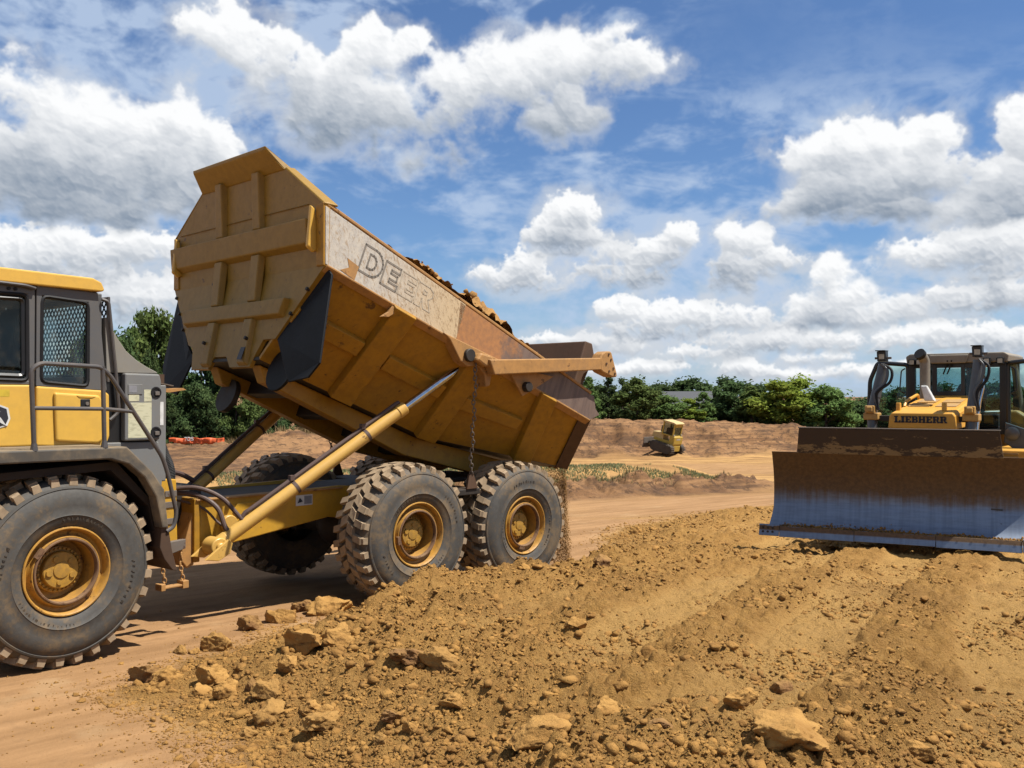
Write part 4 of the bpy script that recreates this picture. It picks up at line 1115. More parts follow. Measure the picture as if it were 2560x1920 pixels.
    mb().prism([(2.98, 0.02), (3.20, -0.02), (3.40, -0.14), (3.50, -0.20), (3.60, -0.10), (3.80, 0.10), (4.0, 0.30), (3.2, 0.10)], (HW + 0.012) * sg, (HW + 0.05) * sg, 'y').build('gate_stop', M['yellow_rust'], dbody, BEDM, bevel=0.01)
    mb().cyl((3.50, HW * sg, -0.06), (3.50, (HW + 0.13) * sg, -0.06), 0.07, 14).build('stop_roller', M['dark'], dbody, BEDM, bevel=0.01)
# headboard
def hx(z):      # x of the headboard surface at height z
    return 0.18 * (-z / 1.08) if z < 0 else -0.40 * z
hb = [(HW, 0.0), (HW, 0.64), (1.0, 1.14), (-1.0, 1.14), (-HW, 0.64), (-HW, 0.0), (-1.06, -0.80), (-0.92, -0.84), (-0.84, -1.12), (-0.40, -1.13), (-0.30, -0.98), (0.0, -0.98), (0.14, -1.12), (0.60, -1.12), (0.68, -0.98), (0.80, -0.80), (1.06, -0.80)]
q = mb()
up = [p for p in hb if p[1] >= -1e-6]; lo_ = [p for p in hb if p[1] <= 1e-6]
for poly in (up, [hb[5]] + hb[6:] + [hb[0]]):
    n = len(poly)
    A = [(hx(z), t, z) for t, z in poly]; Bq = [(hx(z) + 0.05, t, z) for t, z in poly]
    q.add(A + Bq, [tuple(range(n)), tuple(range(n, 2 * n))[::-1]] + [(i, (i + 1) % n, n + (i + 1) % n, n + i) for i in range(n)])
head = q.build('headboard', M['yellow_front'], dbody, BEDM)
# canopy lip over the headboard
q = mb()
A = [(hx(1.14), -1.0, 1.12), (hx(1.14), 1.0, 1.12), (-0.72, 0.87, 1.26), (-0.72, -0.87, 1.26)]
Bq = [(-0.30, -1.04, 1.16), (-0.30, 1.04, 1.16), (-0.735, 0.89, 1.305), (-0.735, -0.89, 1.305)]
q.add(A + Bq, [(0, 1, 2, 3), (4, 7, 6, 5), (0, 4, 5, 1), (1, 5, 6, 2), (2, 6, 7, 3), (3, 7, 4, 0)])
q.build('canopy', M['yellow_front'], head, BEDM, bevel=0.015)
for sg in (1, -1):
    # sloping upper wing edge, turned back
    A = [(-0.262, HW * sg, 0.63), (-0.46, 1.0 * sg, 1.13), (-0.36, 1.02 * sg, 1.17), (-0.10, (HW + 0.02) * sg, 0.68)]
    mb().plate(A, 0.03, Vector((0, 0.53 * sg, 0.85))).build('wing_edge', M['yellow_front'], head, BEDM, bevel=0.008)
    q = mb(); q.box(-0.27, -0.20, 1.40 * sg, 1.58 * sg, 0.20, 0.60); 
    mb().prism([(-0.26, 0.60), (-0.33, 0.62), (-0.20, 0.16), (-0.10, 0.13), (-0.04, 0.2)], 1.60 * sg, 1.66 * sg, 'y').build('side_gusset', M['yellow_clean'], head, BEDM, bevel=0.02)
    # corner post
    mb().add([(hx(0) - 0.02, HW * sg, 0.0), (hx(0) - 0.02, (HW - 0.14) * sg, 0.0), (hx(.64) - 0.02, (HW - 0.14) * sg, 0.64), (hx(.64) - .02, HW * sg, .66),
              (hx(0) + 0.06, (HW + .014) * sg, 0.0), (hx(0) + 0.06, (HW - 0.14) * sg, 0.0), (hx(.64) + 0.06, (HW - 0.14) * sg, 0.66), (hx(.64) + .06, (HW + .014) * sg, .70)],
             [(0, 1, 2, 3), (4, 7, 6, 5), (0, 4, 5, 1), (1, 5, 6, 2), (2, 6, 7, 3), (3, 7, 4, 0)]).build('corner_post', M['yellow_body'], head, BEDM, bevel=0.008)
def hbeam(t0, t1, z0, z1, h, nm, t0b=None, t1b=None, mat='yellow_front'):
    t0b = t0 if t0b is None else t0b; t1b = t1 if t1b is None else t1b
    c = 0.025
    A = [(hx(z0) + .01, t0, z0), (hx(z0) + .01, t1, z0), (hx(z1) + .01, t1b, z1), (hx(z1) + .01, t0b, z1)]
    Bq = [(hx(z0) - h, t0 + c, z0 + c), (hx(z0) - h, t1 - c, z0 + c), (hx(z1) - h, t1b - c, z1 - c), (hx(z1) - h, t0b + c, z1 - c)]
    mb().add(A + Bq, [(0, 1, 2, 3), (4, 7, 6, 5), (0, 4, 5, 1), (1, 5, 6, 2), (2, 6, 7, 3), (3, 7, 4, 0)]).build(nm, M[mat], head, BEDM, bevel=0.012)
hbeam(-1.76, 1.60, 0.20, 0.50, 0.10, 'cross_beam')
hbeam(-1.70, 1.55, 0.66, 0.69, 0.012, 'ledge', -1.64, 1.50)
hbeam(-1.22, 1.16, -0.56, -0.33, 0.075, 'cross_beam', -1.30, 1.24)
for t in (-0.45, 0.45):
    hbeam(t - 0.11, t + 0.11, 0.48, 1.16, 0.08, 'upright', t - 0.10, t + 0.10)
    hbeam(t - 0.115, t + 0.115, -0.36, 0.23, 0.075, 'upright')
    hbeam(t - 0.115, t + 0.115, -1.11, -0.53, 0.055, 'upright')
for t, z in ((-0.55, -0.05), (-0.42, -0.05), (0.45, 0.05), (0.52, -0.80), (-0.5, -0.82), (1.55, -0.25), (1.3, -0.52), (-1.5, -0.35), (-1.3, -0.58), (-1.68, -0.12)):
    off = 0.08 if abs(abs(t) - 0.48) < 0.1 else 0.01
    mb().cyl((hx(z) + .02, t, z), (hx(z) - off - 0.012, t, z), 0.022, 10).build('bolt', M['dark'], head, BEDM)
mb().box(hx(-1.0) - 0.075, hx(-1.0) - 0.07, 0.42, 0.52, -1.06, -0.90).build('decal', M['print_dark'], head, BEDM)
# rubber flaps hung from the headboard's sloping edges
def flap(sg):
    P = [(1.80, -0.01), (1.84, -0.06), (2.03, -1.10), (1.90, -1.27), (1.46, -1.30), (1.40, -1.24), (1.08, -0.80)] if sg > 0 else [(1.80, -0.01), (1.84, -0.10), (1.72, -1.05), (1.50, -1.40), (1.15, -1.45), (0.94, -0.95), (1.10, -0.80)]
    n = len(P); A = []; Bq = []
    for k, (t, z) in enumerate(P):
        sw = 0.05 * math.sin(k * 1.7) - 0.08 * max(0, -z - 0.3)
        A.append((hx(z) + 0.06 + sw * 0.6, t * sg, z)); Bq.append((hx(z) + 0.085 + sw * 0.6, t * sg, z))
    return mb().add(A + Bq, [tuple(range(n)), tuple(range(n, 2 * n))[::-1]] + [(i, (i + 1) % n, n + (i + 1) % n, n + i) for i in range(n)]).build('rubber_flap', M['flap'], dbody, BEDM, bevel=0.004)
flap(1); flap(-1)
q = mb().tube([(0.30, 1.10, -1.12), (0.335, 1.10, -1.12)], 0.26, 30); q.build('rubber_disc', M['flap'], dbody, BEDM)
q = mb().tube([(0.55, -0.42, -1.34), (0.62, -0.42, -1.34)], 0.22, 24); q.build('stop_pad', M['dark'], dbody, BEDM)
# torn bracket hanging below the band
mb().prism([(1.02, -0.01), (1.14, -0.02), (1.02, -0.16), (0.92, -0.20), (1.0, -0.1)], HW - 0.02, HW + 0.025, 'y').build('torn_bracket', M['yellow_rust'], dbody, BEDM, bevel=0.004)
mb().prism([(0.20, 0.05), (0.42, 0.03), (0.42, 0.20), (0.24, 0.22), (0.30, 0.13)], HW + 0.012, HW + 0.016, 'y').build('bare_paint_patch', M['yellow_rust'], dbody, BEDM)

# faded block letters on the band
def stroke(q, pts, w, y, closed=True):
    n = len(pts)
    for i in range(n if closed else n - 1):
        a = Vector((pts[i][0], pts[i][1])); b = Vector((pts[(i + 1) % n][0], pts[(i + 1) % n][1]))
        d = (b - a)
        if d.length < 1e-6: continue
        d.normalize(); nn = Vector((-d.y, d.x)) * w / 2; a = a - d * w * 0.4; b = b + d * w * 0.4
        q.add([(p.x, yy, p.y) for yy in (y, y + 0.002) for p in (a - nn, b - nn, b + nn, a + nn)],
              [(0, 1, 2, 3), (4, 7, 6, 5), (0, 4, 5, 1), (1, 5, 6, 2), (2, 6, 7, 3), (3, 7, 4, 0)])
def letters(ch):
    if ch == 'D':
        o_ = [(0, 0), (0, 1)] + [(0.45 + 0.42 * math.cos(rad(a)), 0.5 + 0.5 * math.sin(rad(a))) for a in range(90, -91, -18)]
        i_ = [(0.28, 0.24), (0.28, 0.76)] + [(0.42 + 0.18 * math.cos(rad(a)), 0.5 + 0.26 * math.sin(rad(a))) for a in range(90, -91, -30)]
        return [o_, i_], 0.95
    if ch == 'E':
        return [[(0, 0), (0, 1), (0.66, 1), (0.66, 0.76), (0.30, 0.76), (0.30, 0.62), (0.60, 0.62), (0.60, 0.38), (0.30, 0.38), (0.30, 0.24), (0.68, 0.24), (0.68, 0)]], 0.76
    if ch == 'R':
        return [[(0, 0), (0, 1), (0.5, 1), (0.70, 0.88), (0.72, 0.66), (0.56, 0.46), (0.76, 0), (0.44, 0), (0.28, 0.38), (0.28, 0)], [(0.28, 0.6), (0.28, 0.78), (0.44, 0.74), (0.44, 0.62)]], 0.84
def fadecol(k):
    a = (0.14, 0.13, 0.125); b = (0.60, 0.51, 0.38)
    return tuple(a[i] * (1 - k) + b[i] * k for i in range(3))
x = 0.42
for k, ch in enumerate('DEER'):
    polys, wd = letters(ch); q = mb(); H = 0.33 if k == 0 else 0.29
    for p in polys:
        stroke(q, [(x + a * 0.36, 0.165 + b * H + (0.0)) for a, b in p], 0.024 if k < 2 else 0.014, HW + 0.013)
    q.build('letter', plain('faded_letter_%d' % k, fadecol((0.22, 0.32, 0.84, 0.93)[k]), 0.7), bd if False else dbody, BEDM)
    x += wd * 0.36
# ---- scissor tailgate: arms from the hinges and the gate slab between them
gate = mb()
gp = [(4.62, 1.13), (4.78, 1.16), (4.90, 1.0), (4.76, 0.30), (4.60, 0.34)]
gate.prism(gp, -1.66, 1.70, 'y')
gt = gate.build('tailgate', M['steel_dark'], truck, BEDM, bevel=0.02)
for sg in (1, -1):
    q = mb().prism([(2.60, -0.04), (4.70, 0.88), (4.78, 0.72), (2.76, -0.19)], (HW + 0.06) * sg, (HW + 0.20) * sg, 'y')
    q.build('gate_arm', M['yellow_rust'], gt, BEDM, bevel=0.015)
    mb().prism([(a_ - 0.17, b__ - 0.07) for a_, b__ in [(4.86, 0.93), (4.88, 1.02), (4.95, 1.09), (5.04, 1.13), (5.08, 1.13), (5.32, 0.88), (5.33, 0.83), (5.22, 0.79), (5.0, 0.77), (4.94, 0.78)]], (HW + 0.02) * sg, (HW + 0.20) * sg, 'y').build('end_plate', M['yellow_rust'], gt, BEDM, bevel=0.02)
    for (x_, z_) in ((5.10, 1.02), (5.20, 0.92), (5.26, 0.86), (5.02, 1.07), (5.02, 0.92), (5.12, 0.84)):
        mb().cyl((x_ - .17, (HW + 0.19) * sg, z_ - .07), (x_ - .17, (HW + 0.212) * sg, z_ - .07), 0.018, 8).build('bolt_hole', M['steel_dark'], gt, BEDM)
# ---- chains
def chain(name, a, b, parent, mw, link=0.075, r=0.0085, mat='steel'):
    a = Vector(a); b = Vector(b); d = (b - a); n = max(2, int(d.length / (link * 0.72))); q = mb()
    dn = d.normalized(); s1 = dn.orthogonal().normalized(); s2 = dn.cross(s1)
    for i in range(n):
        c = a + d * ((i + 0.5) / n) + s1 * 0.012 * math.sin(i * 0.9); sv = s1 if i % 2 else s2
        pts = []
        for k in range(9):
            an = 2 * math.pi * k / 8
            pts.append(c + dn * (link * 0.5 * math.cos(an)) + sv * (link * 0.30 * math.sin(an)))
        q.tube(pts, r, 5, cap=False)
    return q.build(name, M[mat], parent, mw)
RB = BEDM.inverted() @ REARM
def bed2rear(p):       # flipped coords
    w = BEDM @ Vector((p[0], -p[1], p[2])); l = REARM.inverted() @ w; return (l.x, -l.y, l.z)
for sg in (1, -1):
    top = bed2rear((2.50, (HW + 0.08) * sg, -0.14))
    chain('gate_chain', top, (1.02, 1.52 * sg, 1.40), truck, REARM, 0.075, 0.0085, 'steel')
    mb().prism([(0.94, 1.22), (0.98, 1.40), (1.02, 1.44), (1.07, 1.40), (1.14, 1.22)], 1.50 * sg, 1.54 * sg, 'y').build('chain_anchor', M['steel_dark'], truck, REARM, bevel=0.006)
    mb().box(0.8, 1.2, 0.6 * sg, 1.52 * sg, 1.14, 1.22).build('anchor_bar', M['dark'], truck, REARM, bevel=0.01)

# ------------------------------------------------------------------ tractor unit (local s to the tail, t near side)
def tb(name, mat, q, parent=truck, **k): return q.build(name, M[mat], parent, TRACM, **k)
CW = 1.05
# cab shell: sides as pillars round the openings
cab = mb()
def frame_panel(q, outer, inner, t0, t1):
    "flat panel with one opening (both 4-corner polygons, same order)"
    vs = []
    for t in (t0, t1):
        vs += [(p[0], t, p[1]) for p in outer] + [(p[0], t, p[1]) for p in inner]
    fs = []
    for k in range(4):
        j = (k + 1) % 4
        fs += [(k, j, 4 + j, 4 + k), (8 + k, 12 + k, 12 + j, 8 + j), (k, 8 + k, 8 + j, j), (4 + k, 4 + j, 12 + j, 12 + k)]
    q.add(vs, fs)
def rrect(q4, r, n=3):
    out = []
    P = [Vector((p[0], p[1])) for p in q4]
    for i in range(4):
        a = (P[i - 1] - P[i]).normalized(); b = (P[(i + 1) % 4] - P[i]).normalized()
        A = P[i] + a * r; B_ = P[i] + b * r
        for k in range(n + 1):
            t = k / n; out.append(A * (1 - t) ** 2 + P[i] * 2 * t * (1 - t) + B_ * t * t)
    return out
OUT1 = [(-0.005, 2.56), (-0.005, 3.52), (0.60, 3.50), (0.70, 2.52)]
IN1 = [(0.045, 2.60), (0.05, 3.42), (0.50, 3.39), (0.50, 2.56)]
OUT0 = [(-1.30, 2.58), (-1.05, 3.54), (-0.015, 3.52), (-0.015, 2.57)]
IN0 = [(-1.18, 2.64), (-0.97, 3.40), (-0.09, 3.42), (-0.08, 2.61)]
for sg in (1, -1):
    frame_panel(cab, OUT1, IN1, CW * sg, (CW - 0.07) * sg)
    frame_panel(cab, OUT0, IN0, CW * sg, (CW - 0.07) * sg)
# rear wall frame, floor and roof lining
cab.prism([(-1.05, 2.52), (-0.90, 2.52), (-0.90, 3.42), (-1.05, 3.42)], 0.56, 0.64, 'x') if False else None
cab.box(0.60, 0.68, -CW + .07, -CW + 0.20, 2.5, 3.50); cab.box(0.60, 0.68, CW - 0.20, CW - .07, 2.5, 3.50)
cab.box(0.60, 0.68, -CW + .2, CW - .2, 3.40, 3.5); cab.box(0.60, 0.70, -CW + .2, CW - .2, 2.5, 2.66)
cab.box(-1.28, 0.66, -CW + .07, CW - .07, 2.50, 2.56); cab.box(-1.05, 0.6, -CW + .07, CW - .07, 3.46, 3.52)
cabo = tb('cab', 'grey', cab, bevel=0.012)
# roof
rf = mb()
rf.prism([(-1.16, 3.52), (-1.2, 3.58), (-1.05, 3.66), (0.52, 3.635), (0.61, 3.60), (0.645, 3.525), (0.62, 3.505)], -CW - 0.05, CW + 0.05, 'y')
tb('cab_roof', 'yellow_clean', rf, cabo, bevel=0.03, seg=3)
for sg in (1, -1):
    # lower yellow panels: door with a moulded step, front panel
    tb('door_panel', 'yellow_clean', mb().prism([(-0.005, 1.99), (-0.005, 2.56), (0.66, 2.52), (0.72, 2.48), (0.725, 2.06), (0.69, 1.96), (0.60, 1.95)], (CW - 0.10) * sg, (CW + 0.01) * sg, 'y'), cabo, bevel=0.02, seg=3)
    tb('door_moulding', 'yellow_clean', mb().prism([(0.17, 2.03), (0.15, 2.50), (0.60, 2.47), (0.64, 2.40), (0.64, 2.02), (0.58, 1.99)], (CW + 0.0) * sg, (CW + 0.045) * sg, 'y'), cabo, bevel=0.035, seg=3)
    tb('front_panel', 'yellow_clean', mb().prism([(-1.35, 2.00), (-1.35, 2.57), (-0.02, 2.57), (-0.02, 1.99)], (CW - 0.10) * sg, (CW + 0.012) * sg, 'y'), cabo, bevel=0.02, seg=3)
    dh = tb('door_handle', 'black', mb().box(0.40, 0.50, CW * sg, (CW + 0.052) * sg, 2.345, 2.435), cabo, bevel=0.01)
    tb('handle_recess', 'yellow', mb().prism([(0.36, 2.47), (0.56, 2.46), (0.52, 2.44), (0.39, 2.445)], (CW + 0.02) * sg, (CW + 0.05) * sg, 'y'), cabo, bevel=0.005)
    tb('handle_latch', 'steel', mb().cyl((0.465, (CW + .05) * sg, 2.39), (0.465, (CW + .062) * sg, 2.39), 0.018, 12), dh)
    # glazing, with rubber seals
    for (INN, nm, g) in ((IN1, 'side_window', 'glass'), (IN0, 'door_window', 'glass_dark')):
        P = rrect(INN, 0.06); tb(nm, g, mb().prism([(p.x, p.y) for p in P], (CW - 0.030) * sg, (CW - 0.024) * sg, 'y'), cabo)
        pth = [(p.x, (CW - 0.004) * sg, p.y) for p in P]; tb('window_seal', 'black', mb().tube(pth + pth[:2], 0.018, 6, cap=False), cabo, smooth=True)
        cx_ = sum(p[0] for p in INN) / 4; cz_ = sum(p[1] for p in INN) / 4
        if nm == 'door_window':
            P2 = rrect([(cx_ + (p[0] - cx_) * 0.94, cz_ + (p[1] - cz_) * 0.90) for p in INN], 0.05)
            pth = [(p.x, (CW - 0.02) * sg, p.y) for p in P2]; tb('sliding_frame', 'black_gloss', mb().tube(pth + pth[:2], 0.026, 6, cap=False), cabo)
    tb('awning_rail', 'rail', mb().tube(round_path([(-1.0, (CW + 0.04) * sg, 3.53), (-0.12, (CW + 0.04) * sg, 3.50), (-0.03, (CW + 0.03) * sg, 3.48)], 0.05), 0.017, 8), cabo, smooth=True)
    for s_ in (-0.20, -0.26):
        tb('marker_light', 'black', mb().cyl((s_, CW * sg, 3.462), (s_, (CW + .015) * sg, 3.462), 0.016, 12), cabo)
# rear window with diagonal guard mesh
g = mb(); 
t0, t1, z0, z1 = -0.98, 0.98, 2.62, 3.46; stp = 0.075
def clipline(t, z, dt, dz):
    lo_k = 0.0; hi_k = 9.0
    pts = []
    k0, k1 = -9.0, 9.0
    for (p, d, a, b) in ((t, dt, t0, t1), (z, dz, z0, z1)):
        ka, kb = sorted(((a - p) / d, (b - p) / d)); k0 = max(k0, ka); k1 = min(k1, kb)
    return (k0, k1)
for sgn in (1, -1):
    k = t0 - 3
    while k < t1 + 3:
        a, b = clipline(k, z0, 0.8 * sgn, 1.0)
        if b > a + 0.01:
            g.tube([(0.745 + .004 * sgn, k + 0.8 * sgn * a, z0 + a), (0.745 + .004 * sgn, k + 0.8 * sgn * b, z0 + b)], 0.0085, 4)
        k += stp
tb('guard_mesh', 'black', g, cabo)
tb('guard_frame', 'rail', mb().tube([(0.745, t0, z0), (0.745, t1, z0), (0.745, t1, z1), (0.745, t0, z1), (0.745, t0, z0), (0.745, t1, z0)], 0.02, 6), cabo)
tb('rear_pane', 'glass', mb().box(0.635, 0.642, -CW + .2, CW - .2, 2.66, 3.40), cabo)
tb('grab_bar', 'rail', mb().tube(round_path([(0.66, CW - 0.04, 3.44), (0.72, CW - 0.02, 3.42), (0.80, CW - 0.02, 2.72), (0.84, CW - 0.02, 2.30), (0.74, CW - 0.02, 2.22)], 0.08), 0.018, 8), cabo, smooth=True)
# seat, steering wheel
seat = mb(); seat.box(-0.35, 0.15, -0.25, 0.25, 2.56, 2.78); seat.prism([(0.06, 2.74), (0.20, 2.74), (0.32, 3.36), (0.22, 3.38)], -0.23, 0.23, 'y')
tb('seat', 'seat', seat, cabo, bevel=0.05, seg=3)
tb('steering_wheel', 'black', mb().tube([(-0.62 + 0.08 * math.sin(a), 0.19 * math.cos(a), 2.98 + 0.17 * math.sin(a)) for a in [2 * math.pi * k / 20 for k in range(21)]], 0.014, 6), cabo)
tb('dashboard', 'black', mb().box(-1.1, -0.72, -0.8, 0.8, 2.56, 2.86), cabo, bevel=0.05)
# badge with leaping animal on the front panel, cut by the picture edge
bo = [(-0.62, 2.40), (-0.40, 2.41), (-0.262, 2.355), (-0.243, 2.255), (-0.27, 2.19), (-0.42, 2.15), (-0.62, 2.16), (-0.70, 2.28)]
bg_ = tb('badge', 'white', mb().prism(bo, CW + 0.012, CW + 0.018, 'y'), cabo)
ccx, ccz = -0.46, 2.28
tb('badge_field', 'print_dark', mb().prism([(ccx + (a - ccx) * 0.91, ccz + (b - ccz) * 0.88) for a, b in bo], CW + 0.018, CW + 0.021, 'y'), bg_)
deer = [(-0.64, 2.27), (-0.60, 2.33), (-0.55, 2.35), (-0.50, 2.34), (-0.42, 2.31), (-0.36, 2.33), (-0.335, 2.325), (-0.37, 2.295), (-0.33, 2.265), (-0.29, 2.205), (-0.275, 2.19), (-0.31, 2.205), (-0.37, 2.245), (-0.44, 2.26), (-0.52, 2.27), (-0.57, 2.24), (-0.62, 2.22), (-0.57, 2.27), (-0.60, 2.29)]
tb('badge_animal', 'white', mb().prism(deer, CW + 0.021, CW + 0.024, 'y'), bg_)
tb('worn_patch', 'yellow_print', mb().box(-0.36, -0.25, CW + 0.012, CW + 0.0135, 2.46, 2.525), cabo)

# fenders and mud flaps
for sg in (1, -1):
    prof_o = [(-1.15, 1.60), (-0.95, 1.86), (-0.72, 2.00), (0.52, 1.985), (0.64, 1.87), (0.78, 1.735), (0.91, 1.55), (0.955, 1.17)]
    prof_i = [(-1.10, 1.57), (-0.88, 1.79), (-0.66, 1.885), (0.36, 1.875), (0.54, 1.815), (0.70, 1.68), (0.82, 1.48), (0.89, 1.17)]
    q = mb(); q.prism(prof_o + prof_i[::-1], 1.60 * sg, 1.75 * sg, 'y')
    fo = tb('fender', 'fender', q, bevel=0.015)
    q = mb()
    n = len(prof_o)
    q.prism([(a, b) for a, b in prof_o[1:]] + [(a * 0.985, b - 0.035) for a, b in prof_o[1:]][::-1], 0.70 * sg, 1.60 * sg, 'y')
    tb('fender_top', 'fender', q, fo, bevel=0.006)
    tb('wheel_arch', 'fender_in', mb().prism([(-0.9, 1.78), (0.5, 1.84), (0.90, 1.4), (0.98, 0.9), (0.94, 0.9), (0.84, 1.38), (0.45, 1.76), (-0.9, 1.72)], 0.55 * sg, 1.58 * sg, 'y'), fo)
    tb('mud_flap', 'brownflap', mb().prism([(0.90, 1.20), (0.97, 1.18), (1.01, 0.95), (1.07, 0.73), (1.02, 0.74), (0.93, 0.86), (0.88, 0.98)], 1.02 * sg, 1.72 * sg, 'y'), fo, bevel=0.006)
    # handrail on the fender
    t_ = 1.72 * sg
    r_ = mb()
    r_.tube(round_path([(-0.33, t_, 2.0), (-0.36, t_, 2.70), (-0.28, t_, 2.755), (0.27, t_, 2.735), (0.36, t_, 2.66), (0.90, t_, 1.87), (0.955, t_, 1.72), (1.06, t_, 1.30), (1.03, t_, 1.17), (0.95, t_, 1.13)], 0.09), 0.021, 10)
    r_.tube([(0.29, t_, 2.74), (0.31, t_, 1.99)], 0.021, 10); r_.tube([(-0.35, t_, 2.36), (0.31, t_, 2.345), (0.60, t_, 2.315)], 0.019, 10)
    for s_ in (-0.33, 0.31): r_.cyl((s_, t_, 1.985), (s_, t_, 2.05), 0.034, 10, 0.024)
    tb('handrail', 'rail', r_, smooth=True)
# grey equipment box behind the cab with notices, and the plastic hump over it
bx = mb(); bx.prism([(0.89, 2.00), (0.89, 2.70), (1.28, 2.695), (1.30, 2.62), (1.285, 2.00)], -0.9, 1.05, 'y')
bxo = tb('equipment_box', 'grey_light', bx, bevel=0.018)
tb('black_box', 'black_gloss', mb().box(0.72, 0.885, -0.9, 0.98, 1.98, 2.69), bxo)  # black box between the cab and the grey equipment box
tb('box_base', 'grey_light', mb().prism([(0.72, 1.76), (0.72, 1.99), (1.30, 1.98), (1.36, 1.80), (1.34, 1.5), (1.1, 1.6), (0.98, 1.76)], -0.8, 1.0, 'y'), bxo, bevel=0.012)
tb('box_flange', 'grey_light', mb().box(1.29, 1.40, -0.8, 0.98, 1.55, 2.58), bxo, bevel=0.012)
for (a, b_, c, d) in ((0.925, 1.185, 2.03, 2.395), (0.93, 1.045, 2.41, 2.48), (1.10, 1.185, 2.405, 2.53), (1.02, 1.075, 2.50, 2.57)):
    tb('notice', 'notice', mb().box(a, b_, 1.05, 1.0525, c, d), bxo)
tb('notice_frame', 'grey_light', mb().box(0.92, 1.08, 1.05, 1.057, 2.48, 2.585), bxo, bevel=0.004)
tb('blank_notice', 'grey_print', mb().box(0.93, 1.015, 1.057, 1.0585, 2.50, 2.572), bxo)
for z_ in (2.50, 2.08):
    tb('latch_recess', 'black', mb().lathe([(0.001, 0.0), (0.04, 0.0), (0.045, 0.006), (0.06, 0.006), (0.062, 0.0)], 20, 'y', (1.235, 1.052, z_)), bxo)
    tb('latch', 'steel', mb().box(1.22, 1.27, 1.052, 1.068, z_ - 0.03, z_ + 0.01), bxo, bevel=0.004)
tb('white_label', 'white', mb().box(1.325, 1.365, 0.981, 0.984, 2.15, 2.40), bxo)
hp = mb()
sec = [(0.73, 3.26), (0.76, 3.18), (0.84, 3.05), (0.93, 2.93), (1.04, 2.84), (1.16, 2.77), (1.28, 2.715), (1.28, 2.70), (0.72, 2.70), (0.70, 3.26)]
hp.prism(sec, 0.62, 1.0, 'y')
tb('engine_hump', 'grey_beige', hp, bevel=0.02)
# exhaust elbow, bellows hose, loose plates behind the box
tb('bellows_hose', 'black', mb().tube(smooth_path([(1.46, 0.70, 2.30), (1.45, 0.72, 2.05), (1.50, 0.74, 1.85), (1.58, 0.74, 1.66), (1.60, 0.72, 1.46)], 24), 0.06, 12, rr=[0.060 + 0.008 * (k % 2) for k in range(97)]))
tb('exhaust_pipe', 'brownflap', mb().tube([(1.46, 0.70, 2.70), (1.46, 0.70, 2.26)], 0.075, 14), smooth=True)
tb('heat_plate', 'yellow_rust', mb().prism([(1.30, 2.53), (1.62, 2.55), (1.66, 2.53), (1.45, 2.50)], 0.55, 0.95, 'y'))
tb('bent_plate', 'steel', mb().plate([(1.30, 0.9, 2.62), (1.60, 0.8, 2.58), (1.60, 0.5, 2.58), (1.30, 0.5, 2.62)], 0.01))
# hitch block between the two halves
hq = mb(); hq.prism([(1.20, 0.72), (1.20, 1.62), (1.44, 1.64), (1.47, 1.56), (1.60, 1.55), (1.62, 0.80), (1.5, 0.72)], 0.20, 0.86, 'y'); hq.prism([(1.20, 0.72), (1.20, 1.62), (1.44, 1.64), (1.60, 1.55), (1.62, 0.80)], -0.8, -0.25, 'y')
ho = tb('hitch_block', 'yellow', hq, bevel=0.012)
tb('hitch_shelf', 'yellow', mb().prism([(1.02, 1.66), (1.40, 1.64), (1.42, 1.60), (1.02, 1.58)], -0.7, 0.9, 'y'), ho, bevel=0.006)
tb('hitch_plate', 'yellow_rust', mb().box(0.98, 1.32, 0.50, 0.9, 1.74, 1.84), ho, bevel=0.004)
tb('hitch_bore', 'dark', mb().box(1.62, 2.2, -0.42, 0.45, 0.72, 1.42), ho, bevel=0.04)
for z_ in (1.40, 1.28, 1.10): tb('bolt_plate', 'steel', mb().box(1.46, 1.60, 0.86, 0.872, z_ - 0.035, z_ + 0.03), ho, bevel=0.003)
tb('hose_bundle', 'hose', mb().tube(smooth_path([(1.50, 0.3, 1.58), (1.74, 0.32, 1.60), (1.98, 0.30, 1.56), (2.2, 0.26, 1.46)], 6), 0.03, 8), ho, smooth=True)
tb('hose_bracket', 'steel', mb().box(1.55, 2.10, 0.16, 0.22, 1.535, 1.56), ho)
# front half body, hidden mostly beyond the picture edge
hd = mb(); hd.prism([(-3.1, 1.35), (-3.15, 1.9), (-2.9, 2.35), (-1.36, 2.55), (-1.36, 1.3)], -0.95, 0.95, 'y'); tb('hood', 'yellow_clean', hd, bevel=0.06, seg=3)
tb('front_chassis', 'dark', mb().box(-2.9, 1.3, -0.5, 0.5, 0.75, 1.5), bevel=0.03)
tb('front_axle', 'dark', mb().cyl((0, -1.35, 0.877), (0, 1.35, 0.877), 0.17, 16), smooth=True)
tb('grille', 'black', mb().box(-3.17, -3.13, -0.75, 0.75, 1.5, 2.0), bevel=0.01)
# hanging chain step behind the front wheel
for s_ in (1.24, 1.45):
    chain('step_chain', (s_, 1.20, 0.80), (s_, 1.20, 0.47), truck, TRACM, 0.06, 0.008, 'yellow_rust')
tb('chain_step', 'yellow_rust', mb().box(1.20, 1.50, 1.15, 1.25, 0.455, 0.475).box(1.18, 1.23, 1.14, 1.26, 0.44, 0.51).box(1.43, 1.50, 1.14, 1.26, 0.43, 0.51), bevel=0.005)
tb('step_bracket', 'steel', mb().prism([(1.12, 0.92), (1.50, 0.94), (1.50, 0.84), (1.14, 0.76)], 1.14, 1.20, 'y'), bevel=0.006)

